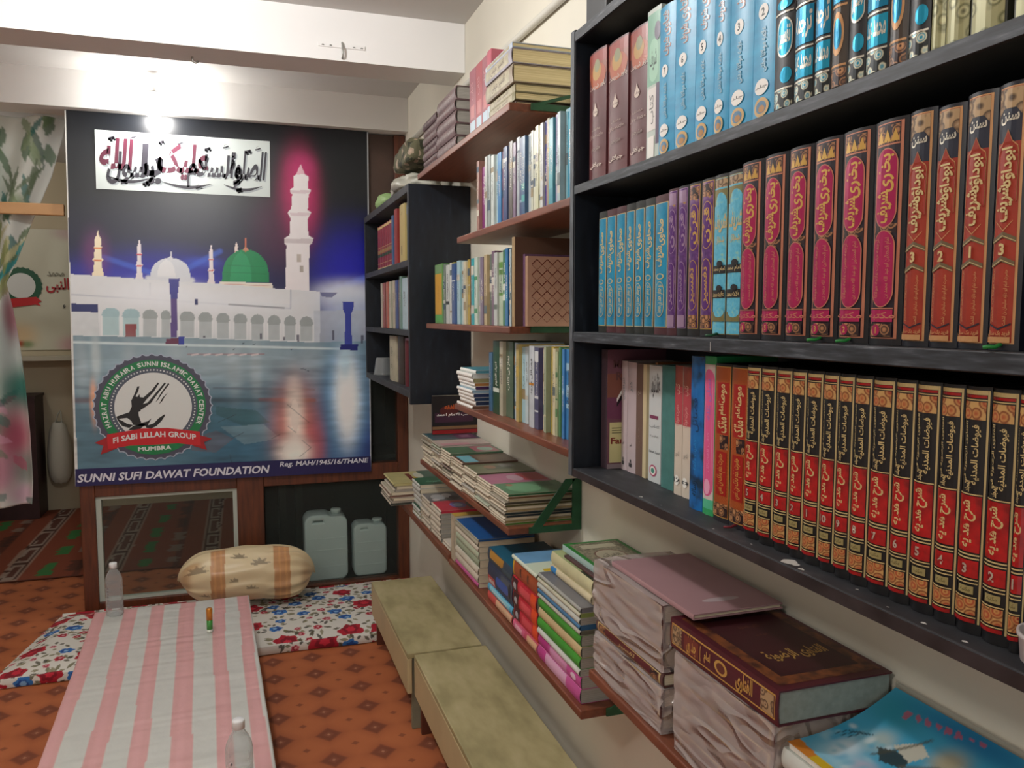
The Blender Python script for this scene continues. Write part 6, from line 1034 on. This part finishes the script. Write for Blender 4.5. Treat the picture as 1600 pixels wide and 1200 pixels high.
mags('the low white pile at the end of the plank', 'magazines on the low plank', .708, 2.80, .115, ZF + .0006, [(.010, '#a99f92', 'creamy booklet'), (.010, '#c0b8ac', 'white booklet')], d=.16, seed=7)

# ---- F2: thick books beside the benches
z = mags('the stack under the blue cover', 'stack under the blue cover', .704, 2.42, .285, ZF2 + .0006, [(.016, '#a83c70', 'magenta-edged book', [], '#a8487a'), (.026, '#c0bcae', 'white thick book'), (.024, '#c4c0b2', 'white book'), (.026, '#93a08c', 'greenish patterned book', [], '#8a947c'), (.024, '#b0b8a4', 'pale green book', [], '#a4ac94'), (.018, '#8f8a7a', 'grey-green book'), (.018, '#a29c8c', 'grey cloth book', [], '#948e7c'), (.008, '#17508c', 'blue-covered book', [('r', .55, .0, 1, 1, '#1d3a72')], '#8f8a78')], d=.19, jit=.002, seed=8, page=PAGE)
lay('thick_book', 'mustard-covered book at the far end of the blue-covered stack', .700, 2.715, ZF2 + .0006, .165, .05, .17, mat('#a89c86', .6, var=.2, vs=30), top=[('r', -1, 0, 1, 1, mat('#a8883a', .45, var=.15))], hard=False, page=PAGE)
car = [('r', -1, .0, 1, 1, mat('#23324c', .35)), ('r', .2, .0, 1, .30, mat('#b03428', .35)), ('r', -.8, .55, .5, .98, mat('#4a5058', .4)), ('o', -.3, .35, .5, .85, mat('#1e4a9c', .3)), ('e', -.1, .9, .6, .05, mat('#1a1c20', .4)), ('t', 'IAVA', .65, .16, .22, .24, 90, WHT, .03)]
mags('the colourful low-plank stack', 'colourful paperbacks on the low plank', .706, 2.09, .235, ZF2 + .0006, [(.028, '#a83c3c', 'red and cream thick paperback', [], '#a84844', 0, [('r', -.9, .02, .9, .35, mat('#b84a44', .4)), ('r', -.9, .36, .9, .98, mat('#c9a484', .4))]), (.024, '#4a94b4', 'sky blue paperback', [], '#4a94b4', 0, [('r', -.9, .1, .6, .9, mat('#7ab4c4', .4)), ('r', -.3, .2, .1, .8, mat('#b9ccd0', .4))]), (.070, '#22304a', 'very thick paperback with a blue car', [], '#2a3850', 0, car), (.042, '#1f6478', 'teal and gold paperback', [('r', -1, 0, 1, 1, '#1f5a72'), ('r', -.6, .3, .8, .4, '#5a98a4')], '#2c3c4c', 0, [('r', -.9, .1, .3, .65, mat('#a87a30', .4)), ('r', .0, .6, .9, .98, mat('#2c4450', .4))])], seed=10, page=PAGEG, d=.18)
red_s = [('r', -.95, .02, .95, .98, mat('#b02030', .35)), ('r', -.9, .02, .9, .25, mat('#3a1a1c', .4)), ('e', .1, .13, .5, .06, mat('#a8a8ac', .4)), ('r', -.6, .35, .5, .75, mat('#c84850', .4)), ('r', -.95, .78, .95, .98, mat('#d4481c', .35))]
mags('the red and orange stack', 'red and orange paperbacks on the low plank', .706, 1.885, .195, ZF2 + .0006, [(.026, '#c05a6a', 'pink thick paperback', [], '#b84460', 0, [('r', -.9, .02, .9, .5, mat('#c05878', .4)), ('r', -.6, .1, .6, .4, mat('#d49aa8', .4)), ('r', -.9, .6, .9, .98, mat('#c8a07c', .4))]), (.042, '#a81c2c', 'red paperback', [], '#a81c2c', 0, red_s), (.042, '#a81c2c', 'red glossy paperback', [], '#a81c2c', 0, red_s), (.042, '#a42430', 'crimson paperback', [], '#a42430', 0, red_s), (.046, '#8c3c22', 'rust-brown paperback', [], '#8c4426', 0, [('r', -.9, .03, .9, .97, mat('#9a4a28', .4)), ('r', -.9, .0, .9, .05, mat('#c8a028', .4)), ('r', -.5, .3, .5, .36, mat('#4a241a', .4)), ('r', -.5, .6, .5, .66, mat('#5a3020', .4))]), (.014, '#6a9ac0', 'sky blue magazine with yellow stripes', [('r', -1, 0, 1, .5, '#c4d0bc'), ('r', -.7, .1, -.4, .2, '#c8a828'), ('r', -.3, .15, .1, .25, '#c8a828'), ('r', .2, .2, .4, .4, '#8aa83c'), ('r', -.1, .35, .3, .45, '#c8a828'), ('r', .4, .05, .8, .12, '#c8a828'), ('r', .5, .55, 1, .95, '#8a9a4c')], '#c4ccb8')], seed=11, page=PAGEG, d=.185)
gr = '#3c8a2c'
zt = mags('the green and pink low-plank stack', 'green and pink stack on the low plank', .704, 1.605, .268, ZF2 + .0006, [(.034, '#c87aa8', 'pink thick volume', [], '#c05a94', 0, [('r', -.95, .02, .95, .20, mat('#b03a80', .4)), ('r', -.95, .2, .95, .7, mat('#d0a0bc', .4)), ('r', -.95, .7, .95, .98, mat('#b8508c', .4))]), (.030, '#c87aa8', 'pink and magenta volume', [], '#b84a8c', 0, [('r', -.95, .02, .95, .25, mat('#a83078', .4)), ('r', -.9, .3, .9, .7, mat('#c888ac', .4)), ('e', 0, .85, .5, .06, mat('#d8c0cc', .4))]), (.016, '#c4c4bc', 'white book', [], '#c0c0b8'), (.026, gr, 'leaf green book', [], gr), (.026, '#c4ae84', 'tan book', [], '#bca67c'), (.026, gr, 'bright green book', [], gr), (.012, '#5a5a4c', 'dark booklet', [], '#a8a496'), (.012, '#2c5a80', 'blue-edged booklet', [], '#34668c'), (.016, '#b4b4aa', 'white booklet', [], '#aeb0a8'), (.012, '#7a8a4a', 'olive-edged booklet', [], '#b0ac98'), (.012, '#6c6c70', 'grey glossy magazine', [], '#94948e')], jit=.003, seed=12, page=PAGEG, d=.185)
mags('the cream pile against the wrapped bundle', 'cream pile by the wrapped bundle', .735, 1.615, .25, zt + .0006, [(.020, '#c0b494', 'cream paperback with a blue corner', [], '#c4b898', 0, [('r', -.9, .02, .9, .16, mat('#2c78b4', .4))]), (.034, '#a8b480', 'pale green thick paperback', [('r', -1, 0, -.5, .3, '#3a4030'), ('r', -.9, .35, -.4, .5, '#5a8a3c')], '#c0bc94'), ], jit=.003, seed=13, page=PAGE, d=.165)
gb = [('r', -1, 0, 1, 1, mat('#1f7a30', .35)), ('r', -.86, .05, .86, .95, ramp_mat('dense_print', 'noise', [(.35, '#5a5648'), (.6, '#8c8670'), (.75, '#a8a28a')], (1, 1, 1), rough=.4, tscale=180)), ('r', -.6, .72, .6, .86, mat('#a8a48c', .4)), ('e', 0, .42, .52, .22, mat('#6a3a34', .4)), ('e', 0, .42, .48, .20, mat('#a09a84', .4)), ('t', 'القرآن', 0, .42, .32, .14, 0, mat('#4a4438', .4), .02)]
lay('scripture_book', 'green-bordered book with a dense ornate cover, topmost beside the mauve wrapped bundle', .752, 1.625, zt + .0622, .016, .21, .15, mat('#9cb8b4', .45), hard=False, top=gb, page=PAGEW, bulge=.001)
lay('flat_book', 'brown flat folder under the green-bordered book', .742, 1.565, zt + .0557, .006, .235, .162, mat('#4a2c2a', .5), page=PAGE)

# ---- G: plastic-wrapped bundles, the big maroon volume and booklets
WRAP = clear_mat('crumpled_clear_wrap', '#f4ecea', .68, .13, '#cdc2be', .6, 9)
MRB = mat('#533634', .45, var=.15, vs=15); MSP = [('r', -.75, .03, .75, .97, GOLDP), ('r', -.62, .05, .62, .95, mat('#55181e', .4)), ('r', -.6, .06, .6, .16, ORN_TAN), ('r', -.6, .84, .6, .94, ORN_TAN), ('t', 'تفسير', 0, .5, .4, .25, 90, GOLDP, .02)]
def wrap(label, x0, y0, z0, x1, y1, z1, seed):
    m = MB(); n = 34
    def f(face):
        def g_(s, t):
            a = -1 + 2 * s; b = -1 + 2 * t
            p = {0: (-1, a, b), 1: (1, -a, b), 2: (a, -1, b), 3: (-a, 1, b), 4: (a, b, 1), 5: (a, -b, -1)}[face]
            v = Vector(p); k = .93 + .07 / max(1, v.length / 1.25)
            q = Vector((p[0] * k, p[1] * k, p[2] * k)); N = Vector((p[0] if face < 2 else 0, p[1] if face in (2, 3) else 0, p[2] if face > 3 else 0))
            w_ = noise.noise((p[0] * 2 + seed, p[1] * 1.5 - p[2], p[2] * 3)) * .005 + noise.noise((p[1] * 4 + p[2] * 3 + seed, p[2] * 7, p[0] * 5)) * .0018
            if face in (4, 5): w_ *= .25
            return ((x0 + x1) / 2 + (x1 - x0) / 2 * q.x + N.x * w_, (y0 + y1) / 2 + (y1 - y0) / 2 * q.y + N.y * w_, (z0 + z1) / 2 + (z1 - z0) / 2 * q.z + N.z * (w_ if face != 5 else 0))
        return g_
    for k in range(6): m.grid(n, n, f(k), WRAP)
    return P(m.build('plastic_wrap'), label, 'plastic wrap', 'clear wrapping on the maroon bundles')
def bundle(where, x, y0, h_, z0, ts, d=.165):
    z = z0
    for i, t in enumerate(ts):
        lay('hardcover_book', f'maroon gilt hardcover, {ORD[i]} up in {where}', x + .002 * (i % 2), y0, z, t - .001, h_, d, MRB, spine=MSP, group='wrapped maroon hardcovers', page=PAGE, bulge=.004); z += t
    return z
z = bundle('the lower wrapped bundle by the green stack', .708, 1.245, .275, ZG + .004, (.04, .04)); wrap('clear crumpled wrap around the lower maroon bundle by the green stack', .698, 1.235, ZG + .001, .882, 1.53, z + .003, 3)
z += .004; lay('hardcover_book', 'bare maroon gilt hardcover between the two wrapped bundles', .706, 1.24, z, .026, .285, .17, MRB, spine=MSP, page=PAGE, bulge=.004); z += .028
zz2 = bundle('the upper wrapped bundle by the green stack', .708, 1.245, .275, z + .003, (.042, .042, .036)); wrap('clear crumpled wrap around the upper maroon bundle under the mauve board', .698, 1.235, z, .885, 1.535, zz2 + .003, 8)
lay('mauve_folder', 'dusty mauve board cover lying on the upper wrapped bundle', .712, 1.155, zz2 + .0045, .010, .315, .178, mat('#a07c80', .5, var=.08, vs=5), hard=True, page=PAGE, top=[('e', -.05, .16, .42, .03, mat('#b5a3a6', .5)), ('r', -.5, .55, -.2, .552, mat('#9a7f86', .5))], bulge=.001)
z = bundle('the wrapped bundle under the big maroon volume', .708, .925, .262, ZG + .004, (.043, .043, .043, .043)); wrap('clear crumpled wrap around the bundle under the big maroon volume', .698, .915, ZG + .001, .885, 1.195, z + .003, 5)
BSP = [('r', -.72, .02, .72, .98, GOLD), ('r', -.62, .025, .62, .975, mat('#4c1420', .4)), ('r', -.6, .03, .6, .13, ORN_GREY), ('r', -.6, .87, .6, .97, ORN_GREY), ('r', -.5, .16, .5, .31, mat('#6a2a20', .4)), ('t', 'جلد اول', 0, .235, .6, .10, 90, GOLD, .03), ('t', 'الفتاوى', 0, .735, .6, .14, 90, GOLD, .03), ('e', 0, .53, .45, .06, GOLD), ('e', 0, .53, .3, .04, mat('#5c2a20', .4)), ('t', 'امام', 0, .40, .4, .06, 90, GOLD, .03), ('r', -.5, .33, .5, .335, GOLD)]
BT = ramp_mat('brown_gilt_frame', 'noise', [(.35, '#3c1c16'), (.65, '#7a4524')], (1, 1, 1), rough=.4, tscale=60, detail=6)
BTOP = [('r', -.88, .05, .92, .95, BT), ('r', -.68, .13, .74, .87, mat('#34141a', .42)), ('r', -.60, .16, .66, .84, mat('#3b161b', .42)), ('t', 'الفتاوى الرضوية', .08, .34, .55, .13, 0, GOLD, .02), ('t', 'كتاب الصلوة', .0, .72, .2, .05, 0, mat('#6a4030', .45)), ('t', 'جلد', .0, .60, .12, .03, 0, mat('#6a4030', .45))]
lay('large_book', 'big maroon and brown gilt volume lying on the wrapped bundle below the bookcase', .700, .910, z + .0045, .052, .298, .198, mat('#4a1420', .38, var=.12, vs=10), spine=BSP, top=BTOP, page=mat('#7f8a84', .8, var=.12, vs=90), hard=True, bulge=.002)
z = mags('the booklet stack beside the wrapped bundle', 'booklets beside the wrapped bundle', .712, .625, .285, ZG + .0006, [(.03, '#6a5a4c', 'brown thick booklet', [], '#8a7c6c'), (.03, '#9c9a90', 'grey booklet'), (.030, '#b4b4ac', 'white booklet', [], '#b4b8b2'), (.030, '#a4a8a0', 'pale glossy booklet', [], '#b4b8b2'), (.030, '#b8bcb4', 'thick white booklet', [], '#c0c4be')], d=.185, seed=14, page=PAGEW, jit=.003)
m = MB(); mo = [('b', '#9cc8d8', .75, .84, .03, .05, .9), ('b', '#c4d4dc', .775, .86, .02, .02, .9), ('b', '#b4b0c4', .76, .813, .018, .02, .9), ('b', '#1a78b0', .753, .785, .03, .018, .9), ('b', '#2f8aa0', .87, .87, .03, .05, .9), ('b', '#1f6c9c', .89, .76, .02, .10, .9), ('b', '#a89a78', .843, .757, .025, .025, .9), ('b', '#b4bcb0', .815, .845, .025, .022, .8), ('b', '#c4c8bc', .80, .75, .02, .02, .8)]
for q in range(60): mo.append(('b', rE.choice(['#d8e0e0', '#2a94c0', '#9cc4d0', '#58acc8']), rE.uniform(.725, .82), rE.uniform(.64, .9), rE.uniform(.004, .011), rE.uniform(.004, .012), .55))
mo += [('p', '#c87a28', [(.70, .86), (.70, .92), (.735, .92), (.727, .86)], 1), ('p', '#c9a81e', [(.70, .86), (.727, .86), (.727, .50), (.70, .50)], 1), ('p', '#2c2c24', [(.788, .815), (.806, .838), (.818, .812), (.812, .79), (.798, .785)], .9), ('p', '#bdbcae', [(.818, .812), (.822, .828), (.850, .805), (.838, .782), (.812, .79)], 1), ('l', '#4a4a3c', [(.79, .83), (.86, .80)], .004, .8), ('l', '#5a5648', [(.80, .79), (.83, .76)], .006, .7)]
for q in range(3): mo.append(('l', '#24485c', [(.782 + .004 * q, .893 - .008 * q), (.800 + .004 * q, .888 - .008 * q), (.812 + .003 * q, .872 - .006 * q)], .0022, .9))
for q in range(8): mo.append(('p', '#b04a5c', [(.868 + .003 * q + rE.uniform(-.004, .004), .858 - .015 * q), (.880 + .002 * q, .862 - .015 * q), (.878 + .002 * q, .850 - .015 * q), (.868 + .003 * q, .849 - .015 * q)], .75))
mg = thing('thin_magazine', 'sky blue illustrated magazine with a yellow-orange spine edge, beside the big maroon volume', 'magazine', (.712, .615, z + .0006))
m.grid(70, 110, lambda s, t: (.712 + .188 * s, .615 + .29 * t, z + .0105 + .05 * s ** 2.2), attr_mat('glossy_magazine_cover', .3), True)
cc = paint([(a, b) for a, b, c_ in m.v], mo, '#3f9cc0'); m.build('cover', mg, world=True, colors=cc)
m = MB(); m.grid(30, 2, lambda s, t: (.714 + .186 * s, .617 + .286 * t, z + .0008 + .04 * s ** 2.6), PAGEW); m.grid(30, 2, lambda s, t: (.714 + .186 * s, .617 + .286 * t, z + .0095 + .05 * s ** 2.2), PAGEW); m.grid(30, 2, lambda s, t: (.714 + .186 * s, .617, z + .0008 + .04 * s ** 2.6 + (.0087 + .05 * s ** 2.2 - .04 * s ** 2.6) * t), PAGEW); m.grid(2, 2, lambda s, t: (.905, .60 + .31 * s, z + .035 + .032 * t), mat('#a3a094', .8)); m.grid(2, 2, lambda s, t: (.714, .617 + .286 * s, z + .0008 + .0087 * t), PAGEW); m.build('pages', mg, world=True)

# ================================================================ dark cabinet in the corner
KX0, KY0, KY1 = .650, 3.255, 4.42
kb = thing('corner_cabinet', 'open black cabinet of three compartments hung in the corner beside the banner', 'cabinet', (.78, (KY0 + KY1) / 2, 1.19)); 
MB().box(KX0, KY0 - .022, 1.19, WX - .002, KY0, 2.078, BLACK).build('side_panel', kb, world=True, bevel=.002); MB().box(KX0, KY1, 1.215, WX - .002, KY1 + .022, 2.078, BLACK).build('side_panel', kb, world=True, bevel=.002)
MB().box(.895, KY0, 1.215, WX - .002, KY1, 2.05, BLACK).build('back_panel', kb, world=True)
for z0, z1 in ((1.215, 1.245), (1.468, 1.492), (1.752, 1.778), (2.046, 2.078)): MB().box(KX0, KY0, z0, .894, KY1, z1, BLACKTOP).build('shelf_board', kb, world=True, bevel=.002)
kt = [4.19, 4.125, 4.06, 3.99, 3.925, 3.86, 3.79]; RD = mat('#7c2030', .42, var=.15, vs=20)
for i in range(6):
    y, t = span(kt, i); book('hardcover_book', f'crimson volume with green bands in the upper cabinet compartment, {ORD[i]} from the banner', t, .222, .18, RD, (.685, y, 1.7785), spine=[('r', -.95, .93, .95, .98, GOLDP), ('r', -.95, .30, .95, .36, mat('#1f3a28', .5)), ('r', -.95, .38, .95, .46, mat('#8a6a3c', .4)), ('r', -.95, .5, .95, .51, GOLDP), ('r', -.95, .15, .95, .16, GOLDP), ('r', -.95, .03, .95, .06, GOLDP)], group='crimson set in the corner cabinet', bulge=.006)
thin(3.78, 3.74, .235, .68, 'blue thin volume', '#3f5f84', where='after the crimson set in the upper cabinet compartment', z=1.7785, name='hardcover_book', d=.16)
book('hardcover_book', 'tall red book leaning in the upper cabinet compartment', .075, .25, .18, mat('#8c2a28', .45, var=.15), (.678, 3.66, 1.7785), lean=.0, bulge=.004, spine=[('r', -.3, .5, -.1, .53, mat('#b09080', .5))])
book('hardcover_book', 'pale yellow book in the upper cabinet compartment, beside the tall red one', .12, .252, .18, mat('#b8a468', .45), (.678, 3.505, 1.7785), bulge=.003, spine=[('r', -.1, .15, .1, .30, mat('#4a4030', .5)), ('t', 'كتاب', 0, .85, .3, .06, 0, mat('#6a5a40', .5))])
book('hardcover_book', 'olive and blue book at the side wall of the upper cabinet compartment', .055, .25, .18, mat('#5c6248', .45, var=.15), (.682, 3.40, 1.7785), spine=[('r', -.9, .8, .9, .95, mat('#3f6484', .45))])
km = [4.105, 4.06, 3.99, 3.945, 3.885, 3.83, 3.775, 3.72, 3.66, 3.60, 3.55, 3.44, 3.30]
for i, (c_, desc) in enumerate((('#b4aa98', 'off-white'), ('#8a4038', 'red-brown'), ('#6c5c58', 'grey-brown'), ('#a8563c', 'rust'), ('#b4b09c', 'cream'), ('#6a7a5c', 'sage'), ('#b4a890', 'beige'), ('#34487c', 'blue'), ('#55444c', 'plum grey'), ('#6a8a7c', 'green-white'), ('#a8bcc4', 'pale blue'), ('#a06a54', 'terracotta'))):
    y, t = span(km, i, .002); book('thin_book', f'{desc} book in the middle cabinet compartment, {ORD[i]} from the banner', t, .222 + .012 * (i in (9, 11)), .17, mat(c_, .45, var=.12, vs=20), (.68 + .003 * (i % 3), y, 1.4925), hard=t > .05, group='books in the middle cabinet compartment', spine=[('t', 'كتاب', 0, .6, .4, .3, 90, mat('#4a4038' if sum(lin(c_)) > .6 else '#b4a89a', .5))])
for y, t, c_, desc, h_ in ((3.80, .19, '#a8a088', 'thick cream volume with faded script', .212), (3.61, .13, '#33261f', 'thick dark brown volume', .215), (3.465, .05, '#5a1824', 'dark red volume', .208), (3.36, .10, '#6a1a34', 'maroon volume', .20)):
    book('hardcover_book', f'{desc} in the bottom cabinet compartment', t, h_, .17, mat(c_, .5, var=.15, vs=20), (.685, y, 1.2455), bulge=.008, spine=[('t', 'شريف', 0, .65, .3, .2, 90, mat('#5a5648' if desc[6] == 'c' else '#6a4a3c', .5)), ('t', 'كتاب', 0, .3, .3, .15, 90, mat('#5a5648' if desc[6] == 'c' else '#6a4a3c', .5))])
lay('booklet', 'thin magenta booklet lying across the maroon volume in the bottom cabinet compartment', .67, 3.29, 1.4475, .010, .13, .17, mat('#6a2048', .5), hard=False)
tu = thing('plastic_tumbler', 'grey translucent tumbler turned upside down on the bottom cabinet board beside the banner', 'tumbler', (.705, 4.19, 1.2455)); MB().lathe([(.052, 0), (.054, .006), (.050, .01), (.040, .085), (.036, .09), (.002, .091)], clear_mat('smoky_plastic', '#c8c8c8', .35, .2, '#8c9090'), 24, cap=False).build('cup', tu)
# bags on the cabinet
CAMO = ramp_mat('camouflage_cloth', 'noise', [(.40, '#2e3020'), (.42, '#5a5840'), (.55, '#5a5840'), (.57, '#a08e7a'), (.66, '#b49c88')], (1, 1, 1), rough=.8, tscale=16, detail=2, interp='CONSTANT')
def lump(name, label, cat, c, r, m_, seed, e=.55, amp=.16):
    m = MB()
    def g_(s, t):
        a = 2 * PI * s; b = PI * (t - .5); cs = lambda v: math.copysign(abs(v) ** e, v)
        p = Vector((cs(math.cos(b)) * cs(math.cos(a)), cs(math.cos(b)) * cs(math.sin(a)), cs(math.sin(b))))
        k = 1 + amp * noise.noise(p * 1.6 + Vector((seed, 0, 0))) + amp * .5 * noise.noise(p * 4 + Vector((0, seed, 0)))
        return (c[0] + r[0] * p.x * k, c[1] + r[1] * p.y * k, c[2] + r[2] * max(p.z * k, -1))
    m.grid(48, 30, g_, m_); return P(m.build(name), label, cat)
lump('camouflage_bag', 'folded camouflage cloth bag on top of the corner cabinet', 'bag', (.765, 3.52, 2.235), (.09, .17, .054), CAMO, 2, .35, .14)
lump('plastic_bag', 'crumpled white plastic bag under the camouflage bag on the corner cabinet', 'bag', (.76, 3.62, 2.125), (.095, .19, .045), mat('#b8b6a8', .4, var=.15, vs=12, bump=.4, bs=20), 5, .7, .25)
lump('green_bag', 'small pale green bundle on the corner cabinet, beside the banner', 'bag', (.725, 4.10, 2.118), (.06, .13, .042), mat('#8fae72', .55, bump=.3, bs=15), 9, .8, .15)
